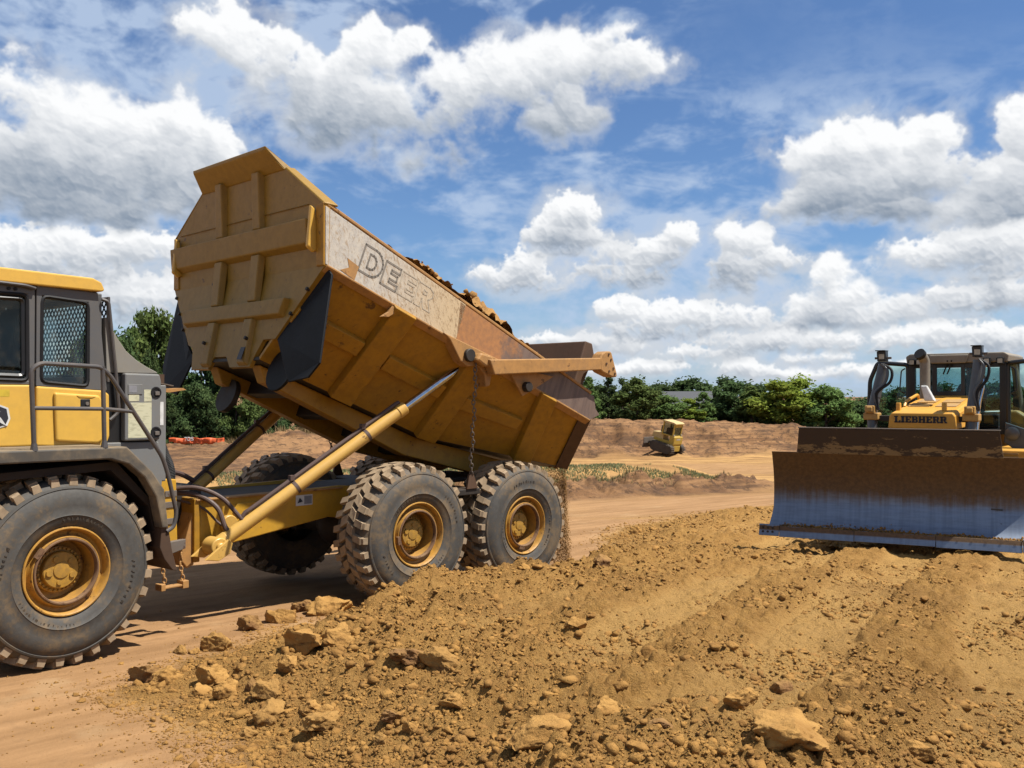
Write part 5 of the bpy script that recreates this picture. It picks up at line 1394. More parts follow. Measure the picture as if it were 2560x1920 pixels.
# ------------------------------------------------------------------ soil in the body, soil falling from the tail
def np_mesh(name, co, faces, mat, smooth=False):
    me = bpy.data.meshes.new(name)
    faces = np.asarray(faces, np.int32); k = faces.shape[1]
    me.vertices.add(len(co)); me.vertices.foreach_set('co', np.asarray(co, np.float32).ravel())
    me.loops.add(faces.size); me.loops.foreach_set('vertex_index', faces.ravel())
    me.polygons.add(len(faces)); me.polygons.foreach_set('loop_start', (np.arange(len(faces)) * k).astype(np.int32))
    if smooth: me.polygons.foreach_set('use_smooth', np.ones(len(faces), bool))
    me.update(calc_edges=True); me.materials.append(mat)
    return me
def soil_load():
    xs = np.linspace(0.12, 5.40, 190); ts = np.linspace(-1.735, 1.735, 120)
    X, Tt = np.meshgrid(xs, ts, indexing='ij')
    rail = 0.64 - 0.051 * (X + 0.2)
    heap = np.interp(X, [0.1, 0.5, 1.0, 1.9, 2.9, 3.5, 4.1, 4.8, 5.4], [-0.45, -0.05, 0.16, 0.24, 0.25, 0.17, -0.06, -0.50, -1.02])
    edge = 1 - np.abs(Tt / 1.735) ** 4
    edgez = np.interp(X, [0.1, 0.7, 1.2, 3.4, 4.0, 5.4], [-0.5, 0.02, 0.09, 0.08, -0.12, -1.02])
    Z = rail + edgez * (1 - edge) + heap * edge
    a = sst(X, 0.3, 0.9)
    Z = Z + (0.16 * fbm(X * 1.5, Tt * 1.5, 4, 201) + 0.05 * fbm(X * 6, Tt * 6, 3, 203)) * (0.4 + 0.6 * edge)
    Z = Z + (clods(X, Tt, 0.46, 211, 0.25) * 0.46 * 0.32 + clods(X, Tt, 0.21, 221, 0.5) * 0.21 * 0.7 + clods(X, Tt, 0.11, 223, 0.6) * 0.11 * 0.8) * a
    Z = Z + 0.05 * np.abs(vnoise(X * 9, Tt * 9, 231))
    lim = np.where(Z > 0.0, 1.735, np.interp(X, [0, 2.9, 5.5], [0.79, 0.79, 1.19]) + (1.79 - np.interp(X, [0, 2.9, 5.5], [0.79, 0.79, 1.19])) * np.clip((Z - np.interp(X, [0, 2.9, 5.5], [-1.04, -1.04, -0.61])) / np.interp(X, [0, 2.9, 5.5], [1.08, 1.08, 0.65]), 0, 1) - 0.08)
    Tt = Tt * np.minimum(1, lim / 1.735)
    n, k = X.shape
    i = np.arange(n - 1)[:, None] * k + np.arange(k - 1)[None, :]
    q = np.stack([i, i + 1, i + 1 + k, i + k], -1).reshape(-1, 4)
    co = np.stack([X, -Tt, Z], -1).reshape(-1, 3)
    o = link_mesh('soil_load', np_mesh('soil_load', co, q, M['load'], True), None, BEDM)
    tag(o, 'brown soil heaped along the top of the tipped dump body', 'soil')
    n2 = 1500; rg = np.random.RandomState(77); ii = rg.randint(12, n - 45, n2); jj = np.where(rg.uniform(0, 1, n2) < 0.5, rg.randint(0, 26, n2), rg.randint(0, k, n2))
    P2 = co.reshape(n, k, 3)[ii, jj] + rg.normal(0, 0.01, (n2, 3))
    return P2, np.clip(np.exp(rg.normal(-3.7, 0.5, n2)), 0.012, 0.09)
LOADP = soil_load()

phi_ = (1 + 5 ** 0.5) / 2
ICO_V = np.array([(-1, phi_, 0), (1, phi_, 0), (-1, -phi_, 0), (1, -phi_, 0), (0, -1, phi_), (0, 1, phi_), (0, -1, -phi_), (0, 1, -phi_), (phi_, 0, -1), (phi_, 0, 1), (-phi_, 0, -1), (-phi_, 0, 1)], float)
ICO_V /= np.linalg.norm(ICO_V[0])
ICO_F = np.array([(0, 11, 5), (0, 5, 1), (0, 1, 7), (0, 7, 10), (0, 10, 11), (1, 5, 9), (5, 11, 4), (11, 10, 2), (10, 7, 6), (7, 1, 8), (3, 9, 4), (3, 4, 2), (3, 2, 6), (3, 6, 8), (3, 8, 9), (4, 9, 5), (2, 4, 11), (6, 2, 10), (8, 6, 7), (9, 8, 1)])
def ico_sub(v, f):
    v = list(map(tuple, v)); cache = {}; nf = []
    def mid(a, b):
        key = (min(a, b), max(a, b))
        if key not in cache:
            p = (np.array(v[a]) + np.array(v[b])) / 2; v.append(tuple(p / np.linalg.norm(p))); cache[key] = len(v) - 1
        return cache[key]
    for a, b, c in f:
        ab, bc, ca = mid(a, b), mid(b, c), mid(c, a); nf += [(a, ab, ca), (b, bc, ab), (c, ca, bc), (ab, bc, ca)]
    return np.array(v), np.array(nf)
ICO = [(ICO_V, ICO_F)]
for _ in range(4): ICO.append(ico_sub(*ICO[-1]))
RG = np.random.RandomState(11)
def rock_shape(level, rg, cuts=9, flat=0.75, rough=0.10):
    v, f = ICO[level]; v = v.copy()
    for _ in range(cuts):
        n = rg.normal(size=3); n /= np.linalg.norm(n); d = rg.uniform(0.46, 0.80)
        k = v @ n - d; v = v - np.clip(k, 0, None)[:, None] * n
    if level >= 2:
        for s, a in ((2.2, rough), (5.0, rough * 0.5), (11.0, rough * 0.28)):
            o = rg.uniform(0, 50, 3)
            w = vnoise(v[:, 0] * s + o[0], v[:, 1] * s + o[1] + v[:, 2] * s * 0.7, 5) + vnoise(v[:, 2] * s + o[2], v[:, 0] * s * 0.8 + v[:, 1] * s * .5 + o[1], 7)
            v = v * (1 + a * w)[:, None]
    v[:, 2] *= flat
    return v, f
def scatter_mesh(name, pos, size, level, mat, nvar=14, sink=0.25, flat=(0.55, 0.95)):
    var = [rock_shape(max(level, 0), RG, 12 if level else 3, 1.0, 0.16)[0] for _ in range(nvar)]
    if level == 0:
        var = [ICO_V * RG.uniform(0.50, 1.25, (12, 1)) for _ in range(nvar)]
    if level < 0:
        OV = np.array([(1, 0, 0), (0, 1, 0), (-1, 0, 0), (0, -1, 0), (0, 0, 1), (0, 0, -1)], float); var = [OV * RG.uniform(0.6, 1.25, (6, 1)) + RG.normal(0, 0.16, (6, 3)) for _ in range(nvar)]
        f = np.array([(0, 1, 4), (1, 2, 4), (2, 3, 4), (3, 0, 4), (1, 0, 5), (2, 1, 5), (3, 2, 5), (0, 3, 5)])
    else: f = ICO[level][1]
    nv = len(var[0]); N = len(pos); va = np.array(var)
    pick = RG.randint(0, nvar, N); an = RG.uniform(0, 6.283, N); fl = RG.uniform(flat[0], flat[1], N); el = RG.uniform(0.6, 1.0, N)
    v = va[pick] * np.stack([size, size * el, size * fl], -1)[:, None, :]
    c, s = np.cos(an)[:, None], np.sin(an)[:, None]
    co = np.stack([v[..., 0] * c - v[..., 1] * s, v[..., 0] * s + v[..., 1] * c, v[..., 2] + (size * fl * (0.5 - sink))[:, None]], -1) + pos[:, None, :]
    fa = (f[None] + (np.arange(N) * nv)[:, None, None]).reshape(-1, 3)
    return np_mesh(name, co.reshape(-1, 3), fa, mat)

lc = link_mesh('load_clods', scatter_mesh('load_clods', LOADP[0], LOADP[1], 0, M['load'], 16, 0.3), None, BEDM)
tag(lc, 'loose lumps lying on the heaped soil load', 'soil', kind='stuff')
def falling():
    n = 20000; top = [BEDM @ Vector((5.44, -t, botz(5.44))) for t in (0.80, 1.20)]
    k = RG.uniform(0, 1, n) ** 0.7; h = RG.uniform(0, 1, n)
    p = np.array([top[0].lerp(top[1], a) for a in k]); zt = p[:, 2].copy()
    g0 = ground(p[:, 0], p[:, 1])[0]
    p[:, 2] = zt - (zt - g0) * h ** 0.85
    p[:, :2] += RG.normal(0, 0.025, (n, 2)) * (0.4 + h[:, None]) + np.array(TR[:2])[None] * (0.10 * h[:, None])
    s = np.clip(np.exp(RG.normal(-5.55, 0.42, n)), 0.0022, 0.016)
    o = link_mesh('falling_soil', scatter_mesh('falling_soil', p, s, -1, M['clod'], 10, 0.5), None)
    tag(o, 'thin curtain of loose soil falling from the tail of the dump body', 'soil', kind='stuff')
falling()

# loose clods scattered over the fill (nobody could count them)
def clod_cover():
    N = 330000
    az = np.radians(RG.uniform(-34, 34, N)); r = 3.3 * (26 / 3.3) ** RG.uniform(0, 1, N)
    x = r * np.sin(az); y = r * np.cos(az)
    sd = poly_sd(x, y, FILL)
    den = fbm(x * 0.9, y * 0.9, 4, 301) + 0.5
    keep = (sd > -0.05) & (RG.uniform(0, 1, N) < np.clip(den * 1.9 - 0.45, 0.04, 1) * 0.66 * (1 - 0.35 * packed_at(x, y)))
    edge = (sd > -0.9) & (sd <= -0.05) & (RG.uniform(0, 1, N) < np.exp((sd + 0.05) * 3.2) * 0.5)
    road = (sd <= -0.5) & (r < 12) & (RG.uniform(0, 1, N) < 0.010)
    lead = (np.abs(sd - 0.3) < 0.7) & (RG.uniform(0, 1, N) < 0.45)
    k = keep | edge | road | lead
    x, y, r, sd = x[k], y[k], r[k], sd[k]
    z = ground(x, y)[0]
    s = np.exp(RG.normal(-4.70, 0.62, len(x))) * (0.75 + 0.045 * r) * np.where(sd < 0, 0.8, 1.0)
    s = np.clip(s, 0.006, 0.075)
    pos = np.stack([x, y, z], -1)
    big = s > 0.024
    o = link_mesh('soil_clods', scatter_mesh('soil_clods', pos[big], s[big], 0, M['clod'], 24, 0.42, (0.3, 0.85)))
    o2 = link_mesh('soil_crumbs', scatter_mesh('soil_crumbs', pos[~big], s[~big], -1, M['clod'], 24, 0.40, (0.3, 0.9)))
    tag(o2, 'fine soil crumbs covering the ochre fill', 'soil', kind='stuff')
    print('clods', big.sum(), (~big).sum())
    tag(o, 'small loose clods and stones strewn over the ochre fill', 'soil', kind='stuff')
    # fist sized lumps
    N = 4200
    az = np.radians(RG.uniform(-34, 34, N)); r = 3.6 * (22 / 3.6) ** RG.uniform(0, 1, N)
    x = r * np.sin(az); y = r * np.cos(az); sd = poly_sd(x, y, FILL)
    pr = np.where(sd > 1.6, 0.16, np.where(sd > -0.02, 0.55, np.exp(sd * 5) * 0.3)) * np.clip(0.3 + 2.2 * (fbm(x * .8, y * .8, 3, 311) + .15), 0.03, 1.3) * (1 - 0.7 * packed_at(x, y))
    k = RG.uniform(0, 1, N) < pr
    x, y, r, sd = x[k], y[k], r[k], sd[k]; z = ground(x, y)[0]
    s = np.clip(np.exp(RG.normal(-3.1, 0.33, len(x))) * (0.8 + 0.03 * r), 0.025, 0.11)
    o = link_mesh('soil_lumps', scatter_mesh('soil_lumps', np.stack([x, y, z], -1), s, 2, M['clod'], 24, 0.50, (0.4, 0.8)))
    tag(o, 'fist sized soil lumps lying among the clods of the fill', 'soil', kind='stuff')
clod_cover()

# ------------------------------------------------------------------ boulders (each a thing)
# x, y, radius, flatness, material, label
ROCKS = [
    (750, 1612, 104, .8, 'rock', 'largest blocky boulder on the left slope of the fill, shaded face forward'),
    (845, 1594, 78, .75, 'rock', 'squarish boulder just right of the largest block on the slope'),
    (818, 1521, 98, .62, 'rock', 'smooth domed boulder on the crest below the middle wheel'),
    (705, 1546, 62, 1.0, 'rock', 'upright pointed boulder left of the smooth domed one'),
    (752, 1520, 46, .9, 'rock_dark', 'dark cracked stone between the upright and the domed boulders'),
    (623, 1568, 48, .9, 'rock_dark', 'dark split stone at the left toe of the fill, alone on the road edge'),
    (531, 1618, 58, .95, 'rock_pale', 'pale triangular boulder at the left toe of the fill'),
    (449, 1630, 31, .95, 'rock_pale', 'leftmost small cube-like stone beside the pale triangular boulder'),
    (486, 1630, 29, .75, 'rock', 'small flat stone between the cube-like stone and the pale boulder'),
    (358, 1694, 68, .85, 'rock_dark', 'layered grey-brown boulder at the far left tip of the fill'),
    (402, 1700, 60, .8, 'rock', 'rounded boulder leaning on the layered one at the left tip'),
    (524, 1703, 62, .85, 'rock', 'rounded boulder in the cluster of rocks at the lower left slope'),
    (562, 1735, 50, 1.1, 'rock', 'tall narrow stone right of the rounded boulder in the lower cluster'),
    (497, 1731, 44, .8, 'rock', 'low stone under the rounded boulder in the lower cluster'),
    (626, 1721, 38, .95, 'rock_dark', 'dark brown shaded stone in a hollow of the lower slope'),
    (669, 1735, 66, .85, 'rock_pale', 'pale leaning slab-sided boulder beside the dark stone in the hollow'),
    (669, 1789, 86, .72, 'rock_pale', 'broad pale boulder near the lower left toe of the fill'),
    (795, 1822, 80, .6, 'rock_pale', 'pale flat-topped boulder with a dark broken underside near the bottom'),
    (768, 1771, 62, .6, 'rock', 'low loaf-shaped boulder above the flat-topped one'),
    (811, 1789, 44, .8, 'rock', 'small round stone right of the loaf-shaped boulder'),
    (1094, 1655, 98, .62, 'rock_pale', 'large pale pointed boulder on the slope below the rear wheels'),
    (1017, 1650, 84, .45, 'rock_dark', 'long reddish slab of rock left of the large pointed boulder'),
    (723, 1672, 54, .75, 'rock', 'low mound-shaped boulder below the largest block'),
    (1986, 1830, 155, .58, 'rock', 'biggest flat boulder in the lower right foreground'),
    (2130, 1694, 96, .5, 'rock_pale', 'long pale flat stone above the biggest foreground boulder'),
    (1957, 1722, 56, .85, 'rock_dark', 'grey-brown round stone left of the long pale flat stone'),
    (1859, 1761, 74, .7, 'rock', 'half buried domed stone left of the biggest foreground boulder'),
    (1349, 1830, 138, .62, 'rock', 'big blocky boulder at the bottom centre with a shaded underside'),
    (1511, 1766, 76, .6, 'rock', 'soil covered low boulder right of the big blocky one'),
    (1503, 1402, 46, .8, 'rock_dark', 'dark angular lump on the fill behind the rear wheel'),
    (1590, 1330, 30, .8, 'rock', 'small pointed lump on the fill between the truck and the blade'),
    (1442, 1560, 40, .8, 'rock', 'upright fist of rock on the middle of the fill'),
    (1326, 1580, 32, .8, 'rock', 'small rounded stone left of the upright rock in the middle of the fill'),
    (2298, 1888, 70, .75, 'rock', 'rounded stone at the bottom right edge of the foreground'),
    (1650, 1807, 56, .55, 'rock_dark', 'dark low stone between the two big foreground boulders'),
    (1026, 1826, 46, .9, 'rock', 'egg-shaped stone at the bottom left of centre'),
    (976, 1808, 46, .7, 'rock_dark', 'dark crumbling clod left of the egg-shaped stone'),
    (1134, 1763, 62, .6, 'rock', 'lumpy low boulder under the large pale pointed one'),
    (610, 1838, 46, .7, 'rock_pale', 'pale stone lying out on the road at the lower left toe'),
    (949, 1858, 46, .8, 'rock_pale', 'pale cube-like stone at the bottom edge left of centre'),
    (506, 1812, 30, .5, 'rock_pale', 'small flat pale pebble alone on the road at the lower left'),
]
def ground_at(u, v):
    "walk along a sight line until it meets the ground (used once to lay out the stones)"
    p = 0.0113; c, s = math.cos(p), math.sin(p); a = (u - 1280) / 2300.0; b = -(v - 960) / 2300.0
    d = np.array([a, c - b * s, s + b * c]); t = np.arange(3.0, 30, 0.02)
    P = d[None] * t[:, None] + np.array([0, 0, CAM_H])[None]
    k = np.argmax(P[:, 2] < ground(P[:, 0], P[:, 1])[0]); return P[k]
for i, (u, v, w, flat, mt, lab) in enumerate(ROCKS):
    P = ground_at(u, v + w * 0.18); dist = math.hypot(P[0], P[1]); r = w * dist / 2300.0 / 2 * 1.12
    rg = np.random.RandomState(500 + i)
    vv, ff = rock_shape(4 if w > 45 else 3, rg, 10, flat, 0.26)
    el = rg.uniform(0.7, 0.95)
    vv = vv * (1.0, el, 1.0)
    rz = rg.uniform(-0.6, 0.6); ca, sa = math.cos(rz), math.sin(rz)
    vv = np.stack([vv[:, 0] * ca - vv[:, 1] * sa, vv[:, 0] * sa + vv[:, 1] * ca, vv[:, 2]], -1) * r
    me = np_mesh('boulder', vv * 1.14, ff, M[mt], True)
    me.set_sharp_from_angle(angle=rad(48))
    tilt = Matrix.Rotation(rg.uniform(-0.25, 0.25), 4, 'X') @ Matrix.Rotation(rg.uniform(-0.25, 0.25), 4, 'Y')
    o = link_mesh('boulder', me, None, Matrix.Translation((P[0], P[1] + r * 0.35, gz(P[0], P[1] + r * 0.35) + r * flat * 0.26)) @ tilt)
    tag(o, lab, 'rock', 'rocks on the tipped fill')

# ------------------------------------------------------------------ people (seated at the controls)
def person(name, mw, label, cap=True):
    bm = bmesh.new(); L = bm.verts.layers.skin.verify()
    def V(p, r): 
        v = bm.verts.new(p); v[L].radius = (r, r) if not isinstance(r, tuple) else r; return v
    pel = V((0, 0, 0.02), (0.16, 0.13)); pel[L].use_root = True
    wst = V((0.02, 0, 0.20), (0.145, 0.115)); ch = V((0.04, 0, 0.40), (0.175, 0.12)); nk0 = V((0.03, 0, 0.53), (0.10, 0.085)); nk = V((0.015, 0, 0.60), 0.055); hd0 = V((0.0, 0, 0.66), (0.072, 0.08)); hd1 = V((-0.015, 0, 0.74), (0.080, 0.098)); hd2 = V((-0.005, 0, 0.82), (0.062, 0.075))
    for a, b in ((pel, wst), (wst, ch), (ch, nk0), (nk0, nk), (nk, hd0), (hd0, hd1), (hd1, hd2)): bm.edges.new((a, b))
    ns = V((-0.105, 0, 0.735), 0.014); bm.edges.new((hd1, ns))
    for sg in (1, -1):
        sh = V((0.03, 0.19 * sg, 0.47), 0.062); el = V((-0.06, 0.26 * sg, 0.22), 0.047); wr = V((-0.30, 0.18 * sg, 0.28), 0.032); pa = V((-0.37, 0.16 * sg, 0.30), (0.038, 0.020))
        for a, b in ((ch, sh), (sh, el), (el, wr), (wr, pa)): bm.edges.new((a, b))
        for k, (dy, ln) in enumerate(((-0.030, 0.062), (-0.010, 0.075), (0.010, 0.072), (0.030, 0.055))):
            f1 = V((-0.41, 0.16 * sg + dy, 0.305), 0.0095); f2 = V((-0.41 - ln * 0.5, 0.16 * sg + dy * 1.1, 0.295), 0.009); f3 = V((-0.41 - ln * 0.6, 0.16 * sg + dy * 1.1, 0.265), 0.008)
            bm.edges.new((pa, f1)); bm.edges.new((f1, f2)); bm.edges.new((f2, f3))
        th = V((-0.36, 0.16 * sg - 0.045 * sg, 0.30), 0.011); th2 = V((-0.40, 0.16 * sg - 0.055 * sg, 0.285), 0.010); bm.edges.new((pa, th)); bm.edges.new((th, th2))
        hp_ = V((-0.02, 0.09 * sg, 0.0), 0.095); kn = V((-0.46, 0.13 * sg, 0.06), 0.065); an = V((-0.56, 0.12 * sg, -0.36), 0.045); to = V((-0.72, 0.13 * sg, -0.40), 0.038)
        for a, b in ((pel, hp_), (hp_, kn), (kn, an), (an, to)): bm.edges.new((a, b))
    me = bpy.data.meshes.new('person'); bm.to_mesh(me); bm.free()
    me.materials.append(M['shirt'])
    o = link_mesh(name, me, None, mw)
    sk = o.modifiers.new('skin', 'SKIN'); sk.use_smooth_shade = True
    ss = o.modifiers.new('sub', 'SUBSURF'); ss.levels = 1; ss.render_levels = 1
    tag(o, label, 'person')
    # face/neck skin and cap as children
    f = MB(); f.lathe([(0.001, -0.115), (0.055, -0.105), (0.080, -0.05), (0.086, 0.0), (0.082, 0.03), (0.06, 0.06), (0.001, 0.075)], 20, 'z', (-0.012, 0, 0.765))
    fo = f.build('face', M['skin'], o, mw, smooth=True)
    fm = MB()
    for sg in (1, -1):
        fm.lathe([(0.001, -0.012), (0.012, 0.0), (0.001, 0.012)], 8, 'z', (-0.092, 0.030 * sg, 0.772)); fm.lathe([(0.001, -0.025), (0.014, 0.0), (0.001, 0.025)], 8, 'z', (-0.005, 0.088 * sg, 0.76))
    fm.box(-0.096, -0.085, -0.025, 0.025, 0.705, 0.713)
    fm.build('eyes_and_mouth', M['hair'], o, mw)
    c = MB(); c.lathe([(0.094, 0.0), (0.096, 0.03), (0.080, 0.075), (0.04, 0.095), (0.001, 0.10)], 20, 'z', (-0.008, 0, 0.80)); c.prism([(-0.06, -0.07), (-0.17, -0.06), (-0.19, 0.0), (-0.17, 0.06), (-0.06, 0.07)], 0.80, 0.812, 'z')
    c.build('cap', M['hair'], o, mw, smooth=True)
    return o
person('person', TRACM @ Matrix.Translation((-0.10, 0, 2.80)), 'driver in dark clothes and cap seated in the dump truck cab')

# ------------------------------------------------------------------ the big bulldozer
YW = rad(38); DR = Vector((math.cos(YW), -math.sin(YW), 0)); DA = Vector((math.sin(YW), math.cos(YW), 0))
DOZ = frame3(Vector((6.28, 15.12, 0.0)), DR, DA, ZU)
dz = empty('bulldozer', DOZ, 'large yellow bulldozer at right facing the camera, blade filling the front, cab doors open', 'bulldozer')
YB = rad(26.5); BR = Vector((math.cos(YB), -math.sin(YB), 0)); BA = Vector((math.sin(YB), math.cos(YB), 0))
BL0 = Vector((4.511, 16.0, 0)) + BR * 1.98
BLM = frame3(BL0, BR, BA, ZU)
def dd(name, mat, q, parent=dz, mw=DOZ, **k): return q.build(name, M[mat], parent, mw, **k)
# mouldboard: curved sheet
prof = [(0.02, 1.49), (0.11, 1.30), (0.185, 1.10), (0.22, 0.90), (0.215, 0.70), (0.17, 0.50), (0.085, 0.33), (-0.03, 0.20), (-0.13, 0.12)]
pf = [(p.x, p.z) for p in smooth_path([(a, 0, b) for a, b in prof], 4)]
q = MB(); n = len(pf); NXB = 25
co = []; 
for i in range(NXB):
    k = i / (NXB - 1) * 2 - 1
    for (y, z) in pf:
        wid = 1.98 + 0.06 * max(0, (0.5 - z) / 0.4)
        co.append((k * wid, y, z))
for i in range(NXB):
    k = i / (NXB - 1) * 2 - 1
    for (y, z) in pf:
        wid = 1.98 + 0.06 * max(0, (0.5 - z) / 0.4)
        co.append((k * wid, y + 0.05, z))
fs = []; off = NXB * n
for i in range(NXB - 1):
    for j in range(n - 1):
        a = i * n + j; fs.append((a, a + 1, a + n + 1, a + n)); fs.append((off + a, off + a + n, off + a + n + 1, off + a + 1))
for j in range(n - 1):
    for i0 in (0, (NXB - 1) * n):
        fs.append((i0 + j, i0 + j + 1, off + i0 + j + 1, off + i0 + j))
for i in range(NXB - 1):
    for j0 in (0, n - 1):
        a = i * n + j0; fs.append((a, a + n, off + a + n, off + a))
q.add(co, fs)
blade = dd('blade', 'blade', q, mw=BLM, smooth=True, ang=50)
blade['label'] = 'wide curved steel blade, bright below and soil stained above'
for ck, (c0, c1, cz) in enumerate(((-1.82, -0.62, 0.0), (-0.612, 0.606, 0.006), (0.614, 1.82, -0.004))):
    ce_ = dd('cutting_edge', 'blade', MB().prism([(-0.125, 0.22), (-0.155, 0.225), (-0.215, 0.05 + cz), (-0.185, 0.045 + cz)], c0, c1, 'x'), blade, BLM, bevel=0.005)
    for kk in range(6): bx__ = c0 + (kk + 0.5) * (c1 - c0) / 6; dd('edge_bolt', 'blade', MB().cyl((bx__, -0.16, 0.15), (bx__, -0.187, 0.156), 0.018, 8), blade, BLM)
for sg in (1, -1):
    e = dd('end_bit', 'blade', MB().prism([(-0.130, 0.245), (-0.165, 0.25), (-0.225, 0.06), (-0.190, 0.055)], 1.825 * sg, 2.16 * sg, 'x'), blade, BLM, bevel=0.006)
    for kx in (1.93, 2.01, 2.09):
        for kz in (0.12, 0.185):
            yy = -0.150 - (0.245 - kz) * 0.29
            dd('bolt_head', 'dark', MB().cyl((kx * sg, yy + 0.02, kz), (kx * sg, yy - 0.022, kz + 0.004), 0.022, 8), blade, BLM)
nb = 900; rgb = np.random.RandomState(9)
xb_ = rgb.uniform(-1.8, 1.9, nb); zb_ = 0.20 + np.abs(rgb.normal(0, 0.025, nb)) * (0.5 + vnoise(xb_ * 2.0, xb_ * 0, 5) + 0.5); yb_ = np.interp(zb_, [0.12, 0.20, 0.33, 0.5], [-0.13, -0.03, 0.085, 0.17]) - 0.004
sb_ = link_mesh('stuck_soil', scatter_mesh('stuck_soil', np.stack([xb_, yb_, zb_], -1), np.clip(np.exp(rgb.normal(-4.3, 0.4, nb)), 0.006, 0.03), 0, M['clod'], 12, 0.5), blade, BLM); sb_['kind'] = 'stuff'
# spill plate above the blade
q = MB().prism([(0.02, 1.47), (-0.10, 1.90), (-0.06, 1.91), (0.07, 1.49)], -1.56, 1.58, 'x')
P_ = q.v
q.v = [((x_ * (1 - 0.035 * (z_ > 1.7))), y_, z_) for (x_, y_, z_) in P_]
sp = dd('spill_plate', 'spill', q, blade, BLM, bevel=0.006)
dd('spill_plate_rim', 'steel', MB().box(-1.52, 1.54, -0.112, -0.05, 1.905, 1.925), blade, BLM, bevel=0.006)
dd('blade_back', 'lieb_dirty', MB().box(-1.7, 1.7, 0.28, 0.50, 0.45, 1.15).box(-0.5, 0.5, 0.5, 1.0, 0.4, 0.95), blade, BLM, bevel=0.03)
# hood
HC = 0.12
hq = MB()
fr_ = [(-0.56, 1.88), (-0.54, 2.10), (-0.50, 2.155), (0.50, 2.155), (0.54, 2.10), (0.57, 1.88)]
rr__ = [(-0.52, 1.95), (-0.50, 2.38), (-0.45, 2.46), (0.45, 2.46), (0.50, 2.38), (0.52, 1.95)]
hq.prism([(HC + a, b) for a, b in fr_], 1.20, 2.85, 'y', [(HC + 0.10 + a, b) for a, b in rr__])
hood = dd('hood', 'lieb', hq, bevel=0.02, seg=3)
dd('radiator_guard', 'lieb', MB().prism([(HC - 0.60, 0.85), (HC - 0.57, 1.87), (HC + 0.58, 1.87), (HC + 0.62, 0.85)], 1.17, 1.45, 'y'), bevel=0.02)
dd('guard_shadow_gap', 'black', MB().box(HC - 0.5, HC + 0.52, 1.155, 1.172, 1.2, 1.80), hood)  # black sheet on the guard face, shade of a gap put in as colour
def onhood(x_, y_, o=0.0):      # point on the sloping hood top
    k = (y_ - 1.20) / 1.65; return (HC + 0.10 * k + x_, y_, 2.155 + 0.305 * k + o)
for (x0, x1, y0, y1) in ((-0.40, -0.04, 1.75, 2.05), (-0.36, -0.04, 2.13, 2.42), (0.06, 0.40, 1.75, 2.05), (0.06, 0.38, 2.13, 2.42)):
    A = [onhood(x0, y0, .004), onhood(x1, y0, .004), onhood(x1, y1, .004), onhood(x0, y1, .004)]
    dd('hood_grille', 'lieb_dirty', MB().plate(A, 0.008, Vector((0, -0.18, 0.98))), hood)
for x_ in (-0.46, 0.30):
    p = onhood(x_, 1.45); dd('lifting_eye', 'lieb', MB().prism([(p[1] - 0.05, p[2] - 0.01), (p[1] - 0.04, p[2] + 0.13), (p[1] + 0.04, p[2] + 0.13), (p[1] + 0.07, p[2])], p[0] - 0.035, p[0] + 0.035, 'x'), hood, bevel=0.01)
a, b_ = onhood(-0.46, 1.75), onhood(-0.44, 2.5)
dd('hood_handle', 'lieb', MB().tube(round_path([a, (a[0], a[1] + 0.12, a[2] + 0.10), (b_[0], b_[1] - 0.12, b_[2] + 0.08), b_], 0.05), 0.028, 8), hood, smooth=True)
# maker's lettering on the hood front, heavy slab letters
def slab(q, rects, x0, z0, w, h, y):
    for (a, b, c, d) in rects: q.box(x0 + a * w, x0 + c * w, y - 0.006, y + 0.004, z0 + b * h, z0 + d * h)
GL = {'L': ([(0.12, 0, .42, 1), (0, .84, .55, 1), (0, 0, .92, .18), (.72, 0, .92, .36)], 0.98),
      'I': ([(.10, 0, .46, 1), (0, 0, .56, .17), (0, .83, .56, 1)], 0.64),
      'E': ([(.08, 0, .38, 1), (0, 0, .84, .18), (0, .82, .84, 1), (.08, .41, .66, .59), (.64, .0, .84, .32), (.64, .68, .84, 1)], 0.93),
      'B': ([(.08, 0, .38, 1), (0, 0, .76, .18), (0, .82, .72, 1), (.08, .41, .76, .59), (.62, .08, .88, .46), (.60, .54, .84, .92)], 0.97),
      'H': ([(.08, 0, .38, 1), (.66, 0, .96, 1), (.08, .40, .96, .60), (0, 0, .46, .15), (0, .85, .46, 1), (.58, 0, 1.04, .15), (.58, .85, 1.04, 1)], 1.12),
      'R': ([(.08, 0, .38, 1), (0, .82, .74, 1), (.08, .40, .74, .58), (.62, .48, .88, .92), (.56, .18, .80, .44), (.64, 0, 1.0, .22), (0, 0, .46, .15)], 1.04)}
def wordmark(word, x0, x1, z0, h, y, parent, mw, mat):
    tot = sum(GL[c][1] for c in word); w = (x1 - x0) / tot; x = x0
    for c in word:
        q = MB(); slab(q, GL[c][0], x, z0, w, h, y); q.build('letter', mat, parent, mw); x += GL[c][1] * w
wordmark('LIEBHERR', HC - 0.45, HC + 0.42, 1.985, 0.115, 1.196, hood, DOZ, M['print_dark'])
